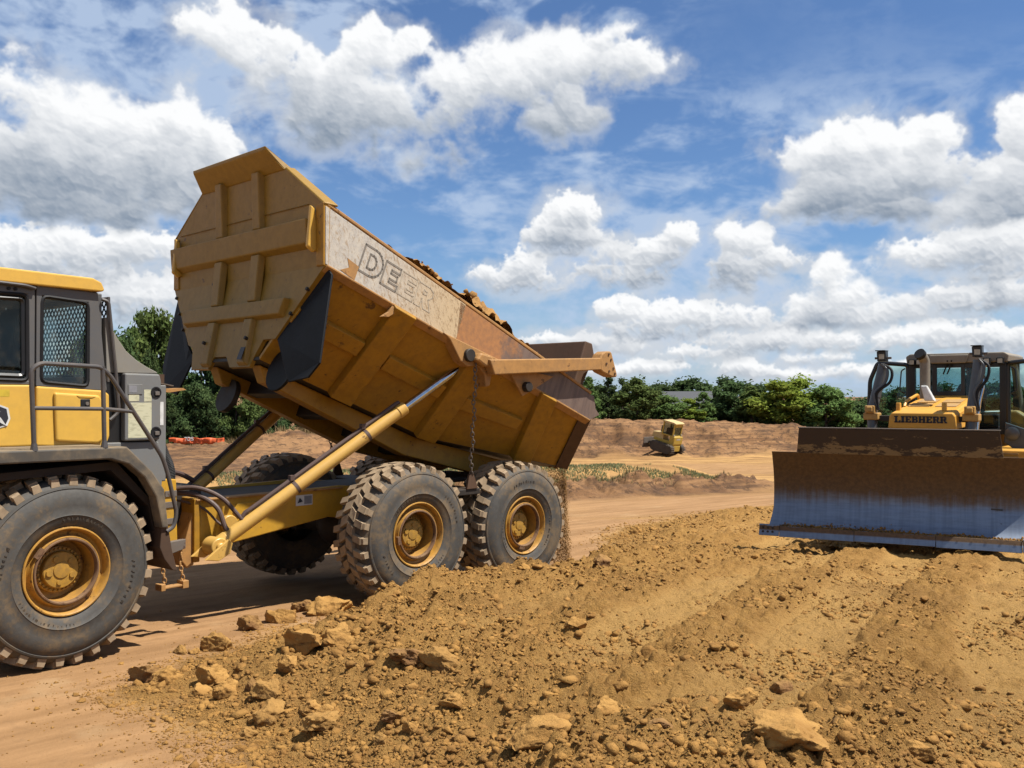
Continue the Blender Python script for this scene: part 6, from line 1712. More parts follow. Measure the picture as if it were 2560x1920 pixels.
# exhaust stack
dd('exhaust_stack', 'cream', MB().tube(round_path([(-0.02, 2.02, 2.40), (-0.02, 2.02, 3.10), (-0.06, 1.90, 3.20)], 0.12, 6), 0.088, 20), smooth=True)
dd('exhaust_mouth', 'black', MB().tube([(-0.055, 1.915, 3.188), (-0.075, 1.86, 3.225)], 0.100, 24), smooth=True)
dd('exhaust_shroud', 'white', MB().add([(-0.06, 1.86, 2.64), (0.05, 1.86, 2.64), (0.20, 1.80, 2.36), (0.02, 1.80, 2.36), (-0.06, 1.93, 2.64), (0.05, 1.93, 2.64), (0.20, 1.93, 2.36), (0.02, 1.93, 2.36)],
   [(0, 1, 2, 3), (4, 7, 6, 5), (0, 4, 5, 1), (1, 5, 6, 2), (2, 6, 7, 3), (3, 7, 4, 0)]), bevel=0.02)
# lift cylinders with work lights, trunnion blocks and hoses
for sg, tx, bx_, zt in ((-1, -0.62, -0.78, 3.02), (1, 0.96, 0.87, 3.06)):
    c = dd('lift_cylinder', 'lieb_grey', MB().tube([(tx, 1.58, zt), (bx_, 1.45, 2.20), (bx_ - .02 * sg, 1.40, 1.70)], 0.088, 22), smooth=True)
    dd('cylinder_rod', 'chrome', MB().tube([(bx_, 1.40, 1.70), (bx_ + 0.02, 1.20, 1.15)], 0.045, 14), c, smooth=True)
    dd('cylinder_collar', 'lieb_grey', MB().tube([(bx_ + (tx - bx_) * .28, 1.486, 2.43), (bx_ + (tx - bx_) * .30, 1.49, 2.45)], 0.093, 22), c, smooth=True)
    dd('trunnion_block', 'lieb_dirty', MB().box(bx_ - 0.13, bx_ + 0.13, 1.32, 1.56, 2.02, 2.15).box(bx_ - 0.09, bx_ + 0.08, 1.28, 1.52, 2.14, 2.28).box(bx_ - 0.05 , bx_ + 0.05, 1.24, 1.30, 2.16, 2.26), c, bevel=0.02)
    dd('trunnion_arm', 'dark', MB().box(min(bx_, HC), max(bx_, HC), 1.42, 1.54, 2.0, 2.10), c, bevel=0.01)
    lt = dd('work_light', 'black_gloss', MB().prism([(tx - 0.09, zt + 0.06), (tx - 0.10, zt + 0.24), (tx + 0.06, zt + 0.25), (tx + 0.065, zt + 0.06)], 1.50, 1.66, 'y'), bevel=0.01)
    dd('light_lens', 'lamp', MB().box(tx - 0.055, tx + 0.035, 1.488, 1.499, zt + 0.10, zt + 0.19), lt)
    dd('light_bracket', 'steel', MB().box(tx - 0.15, tx + 0.14, 1.56, 1.60, zt + 0.10, zt + 0.14), lt, bevel=0.005)
    dd('light_hood', 'black_gloss', MB().box(tx - 0.10, tx + 0.065, 1.42, 1.66, zt + 0.245, zt + 0.26), lt)
    for k in (0, 1):
        o_ = 0.10 + 0.07 * k
        pts = [(tx + 0.02 * sg, 1.50, zt + 0.02), (tx + o_ * (1 if sg < 0 else 1), 1.46, zt - 0.10), (tx + o_ * 0.7 + 0.03 * k, 1.44, zt - 0.32), (bx_ + o_ * 0.55, 1.40, 2.5), (bx_ + 0.12, 1.40, 2.20)]
        dd('hydraulic_hose', 'lieb_grey' if k == 0 else 'black', MB().tube(smooth_path(pts, 6), 0.026, 8), c, smooth=True)
dd('hydraulic_pipe', 'chrome', MB().tube(smooth_path([(1.06, 1.6, 2.98), (1.00, 1.56, 2.86), (1.03, 1.54, 2.62), (0.98, 1.5, 2.3), (0.95, 1.46, 1.8)], 5), 0.026, 8), smooth=True)
# cab
cq = MB()
cl, cr_, cf, cb = -0.52, 1.16, 2.86, 4.25
for (x_, y_) in ((cl + .06, cf + .05), (cr_ - .06, cf + .05), (cl + .06, cb - .05), (cr_ - .06, cb - .05)):
    cq.box(x_ - 0.055, x_ + 0.055, y_ - 0.05, y_ + 0.05, 1.75, 3.08)
cq.box(-0.10, -0.02, cf, cf + 0.06, 2.42, 3.06); cq.box(0.40, 0.47, cf, cf + 0.06, 2.42, 3.06)
cq.box(cl, cr_, cf + 0.01, cf + 0.07, 2.98, 3.07); cq.box(-0.09, 0.46, cf + 0.005, cf + 0.065, 2.44, 2.54)
cq.box(cl, cr_, cf + .1, cb, 1.75, 1.85)
cab2 = dd('cab', 'black_gloss', cq, bevel=0.01)
dd('cab_roof', 'cream', MB().prism([(cl - 0.02, 3.07), (cl - 0.04, 3.20), (cl + 0.04, 3.25), (cr_ - 0.03, 3.25), (cr_ + 0.05, 3.20), (cr_ + 0.03, 3.07)], cf - 0.06, cb + 0.05, 'y'), cab2, bevel=0.02)
dd('roof_fascia', 'cream', MB().prism([(-0.10, 3.06), (-0.13, 3.22), (0.55, 3.22), (0.50, 3.06)], cf - 0.12, cf - 0.05, 'y'), cab2, bevel=0.02)
dd('windscreen', 'glass_teal', MB().box(-0.02, 0.40, cf + 0.02, cf + 0.028, 2.54, 2.98), cab2)
dd('side_windscreen', 'glass_teal', MB().box(0.47, cr_ - .11, cf + 0.04, cf + 0.048, 1.9, 2.98), cab2)
dd('side_windscreen', 'glass_teal', MB().box(cl + .11, -0.10, cf + 0.04, cf + 0.048, 1.9, 2.98), cab2)
dd('rear_window', 'glass_teal', MB().box(cl + .12, cr_ - .12, cb - 0.04, cb - 0.032, 2.3, 3.0), cab2)
for x0 in (cl + 0.03, cl + 0.16, 0.80, 1.02):
    l_ = dd('roof_light', 'black', MB().box(x0, x0 + 0.12, cf - 0.14, cf - 0.02, 3.03, 3.15), cab2, bevel=0.01)
    dd('lens', 'lamp', MB().box(x0 + 0.02, x0 + 0.10, cf - 0.148, cf - 0.141, 3.05, 3.13), l_)
for x0 in (0.10, 0.17):
    dd('wiper', 'black', MB().tube([(x0, cf - 0.02, 2.86), (x0 + 0.07, cf - 0.05, 3.02), (x0 + 0.10, cf - 0.13, 3.11)], 0.013, 6), cab2)
for z_, nm in ((2.05, 'console'),):
    dd(nm, 'black', MB().box(0.45, 1.0, cf + 0.15, cf + 0.7, 1.85, 2.12), cab2, bevel=0.03)
dd('paper', 'white', MB().plate([(0.62, cf + 0.2, 2.14), (0.98, cf + 0.2, 2.15), (0.98, cf + 0.5, 2.17), (0.62, cf + 0.5, 2.15)], 0.01), cab2)
dd('operator_seat', 'seat', MB().box(0.15, 0.62, 3.45, 3.9, 1.85, 2.2).prism([(3.86, 2.15), (4.02, 2.15), (4.08, 2.85), (3.98, 2.87)], 0.17, 0.60, 'x'), cab2, bevel=0.04)
# open doors
for sg, hx_, ex in ((-1, cl - 0.02, -1.24), (1, cr_ + 0.02, 1.86)):
    y0_ = 2.90; y1_ = 2.78
    m_ = lambda x_, z_: (x_, y0_ + (y1_ - y0_) * (x_ - hx_) / (ex - hx_), z_)
    dr = MB().tube(round_path([m_(hx_, 1.75), m_(hx_, 3.05), m_(ex - 0.16 * sg, 3.10), m_(ex - 0.02 * sg, 2.75), m_(ex, 2.2), m_(ex, 1.75), m_(hx_, 1.68)], 0.07), 0.042, 10)
    do_ = dd('cab_door', 'black_gloss', dr, cab2, smooth=True)
    P = [m_(hx_ + 0.02 * sg, 1.78), m_(hx_ + 0.02 * sg, 3.03), m_(ex - 0.17 * sg, 3.07), m_(ex - 0.04 * sg, 2.74), m_(ex - 0.02 * sg, 2.2), m_(ex - 0.02 * sg, 1.78)]
    dd('door_glass', 'glass_teal', MB().plate(P, 0.006), do_)
    dd('door_rail', 'black_gloss', MB().tube(round_path([m_(hx_ + 0.05 * sg, 2.98), m_(hx_ + 0.12 * sg, 2.94), m_(hx_ + 0.15 * sg, 2.55), m_(hx_ + 0.05 * sg, 2.5)], 0.05), 0.014, 6), do_, smooth=True)
dd('door_skirt', 'lieb_grey', MB().prism([(1.14, 1.62), (1.16, 1.98), (1.9, 1.72), (2.0, 1.45), (1.3, 1.5)], 2.70, 2.76, 'y'), cab2, bevel=0.015)
dd('mirror', 'lieb_grey', MB().lathe([(0.001, -0.02), (0.10, -0.015), (0.12, 0.0), (0.10, 0.02), (0.001, 0.03)], 20, 'y', (1.28, 2.66, 1.78)), cab2, smooth=True)
dd('rops_post', 'cream', MB().tube([(cr_ - 0.08, 4.0, 3.15), (cr_ - 0.02, 4.2, 2.5), (cr_ + 0.02, 4.3, 1.9)], 0.06, 10), cab2)
dd('fuel_tank', 'lieb_dirty', MB().prism([(0.2, 1.2), (0.2, 2.15), (1.15, 2.18), (1.5, 1.95), (1.6, 1.5), (1.6, 1.2)], 3.9, 4.9, 'y'), bevel=0.05, seg=3)
dd('rear_pot', 'lieb_dirty', MB().cyl((1.28, 4.3, 2.1), (1.33, 4.3, 2.42), 0.10, 18), bevel=0.01, smooth=True)
for sg in (-1, 1):
    x0, x1 = (0.82 + 0.1, 1.50) if sg > 0 else (-1.28, -0.70)
    ft = dd('track_fender', 'lieb', MB().box(x0, x1 + 0.12 * sg, 1.9, 3.6, 1.28, 1.52), bevel=0.02)
    for z_ in (1.33, 1.39, 1.45):
        dd('fender_slat', 'lieb_dirty', MB().box(x0 + 0.1, x1, 1.88, 1.90, z_, z_ + 0.03), ft)
    # tracks: shoes round a stadium path
    tr = empty_part = None
    body_ = MB().prism([(0.95, 0.30), (0.75, 0.5), (0.95, 0.85), (3.9, 0.85), (4.1, 0.5), (3.9, 0.30)], min(x0, x1) + .12, max(x0, x1) - .12, 'x')
    tro = dd('track_frame', 'lieb_dirty', body_, bevel=0.03)
    Rr_ = 0.44; ya, yb = 0.95, 3.95; zc = 0.46; per = 2 * (yb - ya) + 2 * math.pi * Rr_; ns_ = 44
    for k in range(ns_):
        s_ = per * k / ns_
        if s_ < yb - ya: pos = (ya + s_, zc - Rr_ ); an = 0
        elif s_ < yb - ya + math.pi * Rr_: th = (s_ - (yb - ya)) / Rr_; pos = (yb + Rr_ * math.sin(th), zc - Rr_ * math.cos(th)); an = th
        elif s_ < 2 * (yb - ya) + math.pi * Rr_: pos = (yb - (s_ - (yb - ya) - math.pi * Rr_), zc + Rr_); an = math.pi
        else: th = (s_ - 2 * (yb - ya) - math.pi * Rr_) / Rr_; pos = (ya - Rr_ * math.sin(th), zc + Rr_ * math.cos(th)); an = math.pi + th
        m_ = Matrix.Translation((0, pos[0], pos[1])) @ Matrix.Rotation(an, 4, 'X')
        qq = MB().box(min(x0, x1), max(x0, x1), -0.085, 0.085, -0.015, 0.015, m_); qq.box(min(x0, x1), max(x0, x1), -0.085, -0.065, -0.06, 0.0, m_)
        dd('track_shoe', 'track', qq, tro)
dd('belly', 'dark', MB().box(-0.6, 0.8, 1.4, 4.6, 0.45, 1.75))
person('person', DOZ @ Matrix.Translation((0.42, 3.62, 2.16)) @ Matrix.Rotation(rad(90), 4, 'Z'), 'operator in dark clothes seated in the big bulldozer cab')

# ------------------------------------------------------------------ the small bulldozer on the far slope
gx_, gy_ = 14.1, 84.5
fz = gz(gx_, gy_)
fyaw = rad(135)
FD = Matrix.Translation((gx_, gy_, fz + 0.02)) @ Matrix.Rotation(fyaw, 4, 'Z') @ Matrix.Rotation(rad(-13), 4, 'Y')   # local x forward
fd = empty('bulldozer', FD, 'small yellow bulldozer far off, climbing the embankment with its back turned', 'bulldozer')
def ff_(name, mat, q, parent=fd, **k): return q.build(name, M[mat], parent, FD, **k)
for sg in (1, -1):
    t0, t1 = 0.58 * sg, 1.08 * sg
    tf = ff_('track', 'track', MB().prism([(-1.15, 0.15), (-1.32, 0.5), (-1.12, 0.85), (0.95, 0.90), (1.25, 0.55), (1.05, 0.12), (0.8, 0.0), (-0.9, 0.0)], min(t0, t1), max(t0, t1), 'y'), bevel=0.06)
    for k in range(9):
        x_ = -1.05 + k * 0.24; ff_('track_shoe', 'steel', MB().box(x_, x_ + 0.05, min(t0, t1) - .01, max(t0, t1) + .01, 0.88, 0.93), tf)
    for k in range(4):
        ff_('track_shoe', 'steel', MB().box(-1.36 + 0.03 * abs(k - 1.5), -1.30 + 0.03 * abs(k - 1.5), min(t0, t1) - .01, max(t0, t1) + .01, 0.2 + k * 0.17, 0.26 + k * 0.17), tf)
ff_('hull', 'far_yellow', MB().box(-1.0, 1.2, -0.55, 0.55, 0.35, 1.15), bevel=0.04)
ff_('hood', 'tan_roof', MB().prism([(0.25, 1.1), (0.25, 1.78), (1.45, 1.62), (1.55, 1.1)], -0.45, 0.45, 'y'), bevel=0.05)
ff_('exhaust', 'dark', MB().cyl((0.8, 0.1, 1.6), (0.8, 0.1, 2.3), 0.05, 10))
tk = ff_('rear_tank', 'far_yellow', MB().prism([(-1.0, 0.72), (-1.12, 1.0), (-1.12, 1.65), (-0.55, 1.72), (-0.55, 0.72)], -0.66, 0.66, 'y'), bevel=0.04)
ff_('rear_guard', 'far_yellow', MB().box(-1.10, -0.9, -0.52, 0.52, 0.30, 0.80), bevel=0.03)
cp = MB()
for x_ in (-0.85, 0.32):
    for y_ in (-0.58, 0.58): cp.box(x_ - 0.06, x_ + 0.06, y_ - 0.06, y_ + 0.06, 1.65, 2.78)
cp.box(-0.9, 0.38, -0.62, 0.62, 1.6, 1.72); cp.box(-0.91, -0.80, -0.62, 0.62, 2.50, 2.78)
fc = ff_('cab', 'far_yellow', cp, bevel=0.02)
ff_('cab_roof', 'tan_roof', MB().prism([(-1.02, 2.78), (-1.0, 2.90), (-0.8, 2.95), (0.35, 2.95), (0.5, 2.88), (0.48, 2.78)], -0.70, 0.70, 'y'), fc, bevel=0.04)
ff_('rear_window', 'glass_dark', MB().box(-0.86, -0.855, -0.52, 0.52, 1.74, 2.5), fc)
ff_('cab_interior', 'black', MB().box(-0.35, 0.1, -0.42, 0.42, 1.7, 2.3), fc, bevel=0.1)
for sg in (1, -1): ff_('side_window', 'glass_dark', MB().box(-0.78, 0.26, 0.58 * sg - .003, 0.58 * sg + .003, 1.74, 2.74), fc)
q = MB()
GL['D'] = ([(.08, 0, .36, 1), (0, 0, .66, .18), (0, .82, .66, 1), (.60, .12, .88, .88)], 0.98)
tot = sum(GL[c][1] for c in 'DEERE'); w_ = 0.62 / tot; yy = 0.31
for c in 'DEERE':
    qq = MB()
    for (a, b, cc, d) in GL[c][0]: qq.box(-1.128, -1.121, yy - cc * w_, yy - a * w_, 1.36 + b * 0.14, 1.36 + d * 0.14)
    ff_('letter', 'white', qq, tk); yy -= GL[c][1] * w_
for y_ in (-0.55, 0.55): ff_('rear_lamp', 'lamp', MB().box(-1.02, -0.92, y_ - 0.07, y_ + 0.07, 1.72, 1.84), fc)
ff_('blade', 'steel', MB().prism([(1.72, 0.0), (1.62, 0.45), (1.70, 0.95), (1.78, 0.95), (1.72, 0.45), (1.80, 0.0)], -1.3, 1.3, 'y'), bevel=0.01)
ff_('push_arm', 'far_yellow', MB().box(0.9, 1.66, -0.5, -0.38, 0.3, 0.48).box(0.9, 1.66, 0.38, 0.5, 0.3, 0.48))

# ------------------------------------------------------------------ trees
def crown_mesh(name, kind, seed, mat, n_leaf=5200, leaf=0.20):
    rg = np.random.RandomState(seed)
    L = 46 if kind != 'spire' else 60
    cen = []; rad_ = []
    for i in range(L):
        u = rg.uniform(0, 1); a = rg.uniform(0, 6.283)
        if kind == 'round':
            z = 0.10 + 0.86 * u; prof = math.sin(math.pi * min(1, (0.16 + 0.84 * u))) ** 0.62
            r = 0.34 * prof * math.sqrt(rg.uniform(0.15, 1)); rl = rg.uniform(0.075, 0.125)
        elif kind == 'bushy':
            z = 0.04 + 0.90 * u; prof = (1 - u ** 2.6) ** 0.6 * (0.72 + 0.28 * min(1, u * 4))
            r = 0.40 * prof * math.sqrt(rg.uniform(0.2, 1)); rl = rg.uniform(0.06, 0.115)
        else:
            z = 0.02 + 0.95 * u; prof = (1 - u) ** 0.8 + 0.05
            r = 0.30 * prof * math.sqrt(rg.uniform(0.25, 1)); rl = rg.uniform(0.035, 0.085) * (0.5 + 0.6 * (1 - u))
        cen.append((r * math.cos(a), r * math.sin(a), z)); rad_.append(rl)
    cen = np.array(cen); rad_ = np.array(rad_)
    w = rad_ ** 2; k = rg.choice(L, n_leaf, p=w / w.sum())
    d = rg.normal(size=(n_leaf, 3)); d /= np.linalg.norm(d, axis=1)[:, None]
    rr_ = rad_[k] * rg.uniform(0.55, 1.12, n_leaf) ** 0.7
    d[:, 2] = d[:, 2] * 0.9 + 0.08
    c = cen[k] + d * rr_[:, None]
    c[:, 2] = np.clip(c[:, 2], 0.0, 2)
    # sprigs that break the outline
    m = n_leaf // 9
    kk = rg.choice(L, m); dd_ = rg.normal(size=(m, 3)); dd_[:, 2] = np.abs(dd_[:, 2]); dd_ /= np.linalg.norm(dd_, axis=1)[:, None]
    c[:m] = cen[kk] + dd_ * (rad_[kk] * rg.uniform(1.0, 2.1, m))[:, None]
    nr = d + rg.normal(size=d.shape) * 0.55; nr[:, 2] += 0.25; nr /= np.linalg.norm(nr, axis=1)[:, None]
    t1 = np.cross(nr, rg.normal(size=nr.shape)); t1 /= np.linalg.norm(t1, axis=1)[:, None]; t2 = np.cross(nr, t1)
    s = leaf * rg.uniform(0.5, 1.25, n_leaf)[:, None] * 0.1
    asp = 0.55 if kind != 'spire' else 0.34
    bend = nr * s * 0.35
    V = np.stack([c - t1 * s, c - t2 * s * asp + bend * 0.6, c + t1 * s - bend, c + t2 * s * asp + bend * 0.6], 1).reshape(-1, 3)
    f = np.arange(n_leaf * 4).reshape(-1, 4)
    return np_mesh(name, V, f, mat)
def trunk_mesh(seed, h=0.8):
    rg = np.random.RandomState(seed); q = MB()
    q.tube([(0, 0, -0.03), (0.005, 0.004, 0.2), (-0.006, 0.008, 0.5), (0.004, 0, h)], 0.02, 8, rr=[0.026, 0.02, 0.014, 0.004])
    for i in range(9):
        z = rg.uniform(0.12, 0.65); a = rg.uniform(0, 6.28); l = rg.uniform(0.12, 0.28) * (1.1 - z)
        q.tube([(0, 0, z), (l * 0.5 * math.cos(a), l * 0.5 * math.sin(a), z + 0.05), (l * math.cos(a), l * math.sin(a), z + 0.13)], 0.006, 5, rr=[0.008, 0.005, 0.002])
    return q.mesh('trunk', M['bark'])
CR = {}
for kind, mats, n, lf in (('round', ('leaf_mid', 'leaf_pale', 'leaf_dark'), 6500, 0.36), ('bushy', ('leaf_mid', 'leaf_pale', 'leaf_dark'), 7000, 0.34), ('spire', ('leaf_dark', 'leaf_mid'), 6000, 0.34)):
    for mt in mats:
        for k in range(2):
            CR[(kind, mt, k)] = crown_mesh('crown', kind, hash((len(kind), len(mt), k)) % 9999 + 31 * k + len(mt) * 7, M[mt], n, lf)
# big near evergreens: finer foliage
for k in range(3):
    CR[('wood', 'leaf_dark', k)] = crown_mesh('crown', 'bushy' if k != 1 else 'spire', 900 + k, M['leaf_dark'], 16000, 0.30)
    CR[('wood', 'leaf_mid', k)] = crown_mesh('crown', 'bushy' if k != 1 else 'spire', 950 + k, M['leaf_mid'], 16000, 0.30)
TK = [trunk_mesh(1), trunk_mesh(2)]
def tree(x, y, h, wid, kind, mt, k, label, group, rot=None, base=None, name='tree'):
    z = gz(x, y) if base is None else base
    mw = Matrix.Translation((x, y, z - 0.05)) @ Matrix.Rotation(random.uniform(0, 6.28) if rot is None else rot, 4, 'Z') @ Matrix.Diagonal((wid, wid, h, 1))
    o = empty(name, Matrix.Translation((x, y, z)), label, 'tree', group)
    link_mesh('trunk', TK[k % 2], o, mw); link_mesh('crown', CR[(kind, mt, k)], o, mw)
    return o
# wood on the left, behind the truck
WL = 'dark evergreen merged into the dense wood behind the truck and its raised body'; WG = 'wood behind the dump truck'
rows = [(-45, 84, 6.2), (-41, 79, 5.6), (-38.5, 82, 6.2), (-35.0, 77, 9.6), (-32.3, 79.5, 11.2), (-29.6, 76.5, 10.8), (-27.0, 80, 11.0), (-24.4, 77, 10.0), (-21.6, 80, 10.4), (-19.0, 83, 9.6), (-16.2, 86, 9.0), (-13.5, 90, 8.5), (-10.5, 94, 8.0),
        (-39, 72.5, 5.0), (-34.0, 72.0, 6.0), (-30.6, 72.5, 5.2), (-27.6, 72.5, 5.6), (-25.0, 72.8, 4.8), (-22.2, 74, 5.4), (-19.6, 76.5, 5.0), (-17.2, 79.5, 4.4), (-14.6, 83, 4.2), (-8, 96, 6.5), (-4, 98, 6.0), (0, 99, 6), (4, 100, 6),
        (-34.0, 74.5, 8.0), (-31.6, 73.8, 8.6), (-29.2, 74.2, 7.6), (-37.2, 74.5, 5.0), (-33.0, 71.2, 3.6), (-31.0, 71.0, 3.2), (-29.0, 71.2, 3.8), (-35.4, 71.0, 3.6), (-26.4, 71.5, 3.4), (-23.6, 72.4, 3.6), (-20.8, 74.6, 3.2)]
for i, (x, y, h) in enumerate(rows):
    if x == -32.3: lab = 'tall evergreen with feathery top rising between the cab and the dump body'
    elif x == -35.0: lab = 'tall evergreen seen directly right of the cab, behind the grey plastic hump'
    else: lab = WL
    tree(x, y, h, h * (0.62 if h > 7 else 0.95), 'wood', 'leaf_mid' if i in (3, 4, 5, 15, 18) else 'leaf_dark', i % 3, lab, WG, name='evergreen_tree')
# belt of trees behind the embankment on the right
RGp = 'tree belt above the embankment'
T2 = [ # u, y, top v, width m, kind, mat, label
    (1470, 103, 945, 5.2, 'spire', 'leaf_mid', 'bushy green tree right behind the open tailgate'),
    (1520, 106, 942, 5.0, 'spire', 'leaf_dark', 'pointed dark pine next to the tailgate'),
    (1555, 108, 950, 4.8, 'spire', 'leaf_dark', 'pointed dark pine above the left of the far bulldozer'),
    (1592, 101, 952, 5.4, 'bushy', 'leaf_mid', 'yellowish green leaning tree left of the far bulldozer'),
    (1640, 112, 962, 6.0, 'spire', 'leaf_dark', 'low dark tree above the far bulldozer, left of the grey roof'),
    (1665, 103, 998, 5.0, 'bushy', 'leaf_mid', 'low green tree in front of the grey roof'),
    (1720, 104, 1004, 4.0, 'bushy', 'leaf_pale', 'small pale sapling in front of the grey roof'),
    (1757, 104, 982, 4.8, 'spire', 'leaf_mid', 'mid green tree just right of the grey roof'),
    (1795, 108, 966, 5.6, 'spire', 'leaf_dark', 'dark bushy tree in the middle of the belt'),
    (1838, 106, 965, 5.6, 'round', 'leaf_dark', 'rounded dark tree left of the big pale green tree'),
    (1880, 103, 968, 6, 'spire', 'leaf_mid', 'green tree touching the left side of the big pale green tree'),
    (1940, 100, 962, 6.2, 'round', 'leaf_pale', 'left part of the pale green clump, a broad leafy tree'),
    (1990, 101, 956, 6.6, 'round', 'leaf_pale', 'big pale green broadleaf tree, tallest of the belt'),
    (2065, 99, 972, 6.2, 'bushy', 'leaf_mid', 'broad green tree right of the big pale one'),
    (2095, 101, 985, 5.4, 'spire', 'leaf_mid', 'lower green tree on the right shoulder of the broad one'),
    (2140, 112, 1012, 5.0, 'round', 'leaf_dark', 'small dark tree far right beside the bulldozer'),
    (2172, 108, 1006, 6.0, 'bushy', 'leaf_dark', 'low dark tree partly hidden by the bulldozer door'),
]
for (u, y, v, w, kind, mt, lab) in T2:
    x = (u - 1280) / 2300 * y; z = gz(x, y); top = 2.48 + (986 - v) / 2300 * y
    h = max(2.5, top - z) * 1.04
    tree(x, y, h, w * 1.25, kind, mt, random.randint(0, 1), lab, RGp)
for i, (u, y, v, w, mt) in enumerate([(1500, 120, 965, 7, 'leaf_dark'), (1620, 124, 975, 7, 'leaf_dark'), (1760, 132, 958, 7, 'leaf_dark'), (1810, 134, 952, 6, 'leaf_dark'), (1700, 140, 952, 9, 'leaf_dark'), (1735, 138, 954, 7, 'leaf_dark'),
                                      (1860, 130, 960, 7, 'leaf_dark'), (1900, 130, 968, 7, 'leaf_dark'), (1660, 136, 962, 8, 'leaf_dark')]):
    x = (u - 1280) / 2300 * y; z = -2.0; top = 2.48 + (986 - v) / 2300 * y
    tree(x, y, top - z, w * 1.2, 'round' if i % 2 else 'bushy', mt, i % 2, 'rounded dark tree of the back row above the belt', 'back row of the tree belt', base=z)
for i, (u, y, v, w) in enumerate([(2150, 124, 1000, 8), (2190, 121, 996, 8), (2215, 122, 985, 7), (2260, 118, 972, 7), (2310, 122, 978, 7), (2360, 120, 968, 7), (2410, 122, 976, 7), (2465, 118, 968, 8), (2520, 120, 962, 8), (2580, 118, 975, 8), (2660, 120, 970, 8), (2740, 120, 972, 8)]):
    x = (u - 1280) / 2300 * y; z = -2.2; top = 2.48 + (986 - v) / 2300 * y
    tree(x, y, top - z, w * 1.2, 'round' if i % 3 else 'bushy', 'leaf_dark', i % 2, 'dark tree of the row behind the big bulldozer, seen past and through its glass', 'trees behind the big bulldozer', base=z)

# ------------------------------------------------------------------ house roof between the trees
HM = Matrix.Translation((22.4, 126, -2.4)) @ Matrix.Rotation(rad(-8), 4, 'Z')
hs = empty('house', HM, 'grey roofed house showing between the trees of the belt', 'house')
MB().box(-4.5, 4.5, -3.2, 3.2, 0, 3.2).build('wall', M['siding'], hs, HM)
q = MB(); q.prism([(-3.7, 3.05), (0, 5.3), (3.7, 3.05), (3.5, 2.95), (0, 5.1), (-3.5, 2.95)], -4.9, 4.9, 'x'); q.build('roof', M['roofing'], hs, HM)
for x_ in (-2.5, 0.2, 2.8): MB().box(x_, x_ + 0.9, -3.23, -3.19, 1.2, 2.5).build('window', M['glass_dark'], hs, HM)

# ------------------------------------------------------------------ orange plastic barrier with sprayed marks
bx0, bx1, by = -24.6, -20.75, 66.0
gb = max(gz(x_, y_) for x_ in (-24.5, -23.5, -22.5, -21.5, -20.8) for y_ in (by, by - 1.5, by - 3)) - 0.04
BM_ = Matrix.Translation((-22.6, by, gb))
ob = empty('barrier_fence', BM_, 'low orange plastic barrier with sprayed marks at the edge of the wood', 'barrier')
q = MB(); nx = 36
co = []; fs = []
for i in range(nx + 1):
    x_ = -2.0 + 3.95 * i / nx; yy = 0.05 * math.sin(i * 0.9) + 0.03 * math.sin(i * 2.3); zt = 0.44 + 0.03 * math.sin(i * 0.55) + (0.05 if i in (17, 18, 19) else 0)
    zb = 0.02 + 0.04 * math.sin(i * 1.1) + (0.12 if i < 4 else 0)
    for j in range(5): co.append((x_, yy + 0.04 * math.sin(j * 1.4 + i * .3), zb + (zt - zb) * j / 4))
for i in range(nx):
    for j in range(4): a = i * 5 + j; fs.append((a, a + 5, a + 6, a + 1))
q.add(co, fs); sheet = q.build('sheet', M['orange'], ob, BM_, smooth=True)
md = sheet.modifiers.new('solid', 'SOLIDIFY'); md.thickness = 0.012
for x_ in (-1.95, -0.65, 0.65, 1.92): MB().cyl((x_, 0.10, -0.1), (x_, 0.10, 0.60), 0.025, 8).build('stake', M['bark'], ob, BM_)
SEG = {'7': [((0, 1), (1, 1)), ((1, 1), (.4, 0))], '0': [((0, 0), (0, 1)), ((0, 1), (1, 1)), ((1, 1), (1, 0)), ((1, 0), (0, 0))], '5': [((1, 1), (0, 1)), ((0, 1), (0, .55)), ((0, .55), (.9, .55)), ((.9, .55), (1, .1)), ((1, .1), (0, 0))],
       'A': [((0, 0), (.5, 1)), ((.5, 1), (1, 0)), ((.2, .4), (.8, .4))], 'M': [((0, 0), (0, 1)), ((0, 1), (.5, .4)), ((.5, .4), (1, 1)), ((1, 1), (1, 0))], 'C': [((1, .9), (.2, 1)), ((.2, 1), (0, .5)), ((0, .5), (.2, 0)), ((.2, 0), (1, .1))]}
def spray(word, x0, z0, w, h, th, mat, y):
    x = x0
    for c in word:
        qq = MB()
        for (a, b) in SEG[c]: qq.tube([(x + a[0] * w, y, z0 + a[1] * h), (x + b[0] * w, y, z0 + b[1] * h)], th, 5)
        qq.build('sprayed_mark', mat, sheet, BM_); x += w * 1.45
spray('705', -0.85, 0.26, 0.16, 0.22, 0.03, M['white'], -0.10)
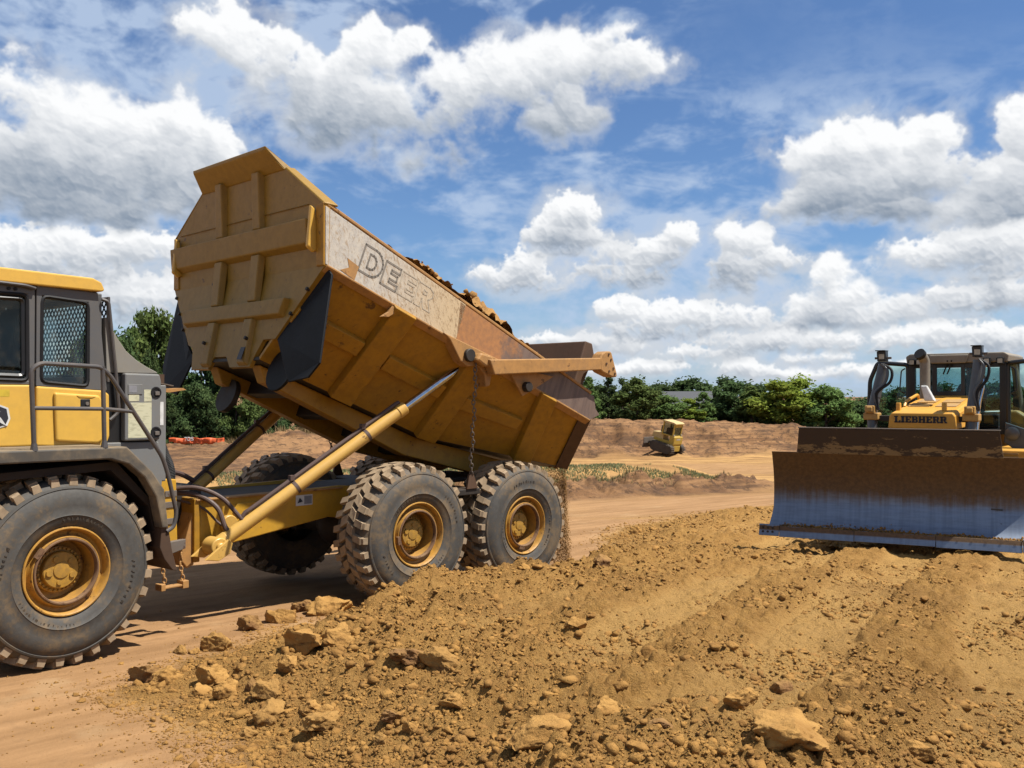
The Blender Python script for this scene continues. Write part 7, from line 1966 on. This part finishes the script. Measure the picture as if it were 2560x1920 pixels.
spray('AMC', 0.12, 0.22, 0.17, 0.16, 0.016, plain('dark_orange_spray', (0.30, 0.03, 0.01), 0.7), -0.10)

# ------------------------------------------------------------------ grass (stuff)
def grass(name, pts, hgt, mat, label, wid=0.012):
    n = len(pts); z = ground(pts[:, 0], pts[:, 1])[0]
    a = RG.uniform(0, 6.283, n); h = hgt * RG.uniform(0.45, 1.2, n); l = RG.normal(0, 0.35, (n, 2)) * h[:, None]
    dx = np.cos(a) * wid; dy = np.sin(a) * wid
    V = np.empty((n, 3, 3)); V[:, 0] = np.stack([pts[:, 0] - dx, pts[:, 1] - dy, z - 0.01], -1); V[:, 1] = np.stack([pts[:, 0] + dx, pts[:, 1] + dy, z - 0.01], -1)
    V[:, 2] = np.stack([pts[:, 0] + l[:, 0], pts[:, 1] + l[:, 1], z + h], -1)
    o = link_mesh(name, np_mesh(name, V.reshape(-1, 3), np.arange(n * 3).reshape(-1, 3), mat)); tag(o, label, 'grass', kind='stuff')
def patch(n, f):
    out = f(n); k = fbm(out[:, 0] * 0.8, out[:, 1] * 0.8, 3, 77) > -0.18; return out[k]
def strip(n):
    x = RG.uniform(-9, 9.5, n); y = 30.8 + (x - 1.9) * 0.70 + 0.8 + RG.uniform(0, 1, n) ** 1.2 * (5.5 - np.clip(x - 3, 0, 6.5) * 0.6)
    return np.stack([x, y], -1)
grass('grass', patch(24000, strip), 0.10, M['grass'], 'strip of young green grass behind the dug ridge', 0.022)
def strip2(n):
    x = RG.uniform(-9, 8.5, n); y = 30.8 + (x - 1.9) * 0.70 + RG.normal(0.9, 0.6, n)
    return np.stack([x, y], -1)
grass('dry_grass', patch(5000, strip2), 0.16, M['straw'], 'dry straw coloured grass along the top of the dug ridge', 0.02)
def wood_edge(n):
    x = RG.uniform(-44, -12, n); y = np.interp(x, [-60, -22, -14.6, 0], [67, 69, 77, 90]) + RG.normal(0, 1.3, n); return np.stack([x, y], -1)
grass('wood_edge_grass', patch(9000, wood_edge), 0.5, M['straw'], 'rough dry grass at the foot of the wood', 0.035)
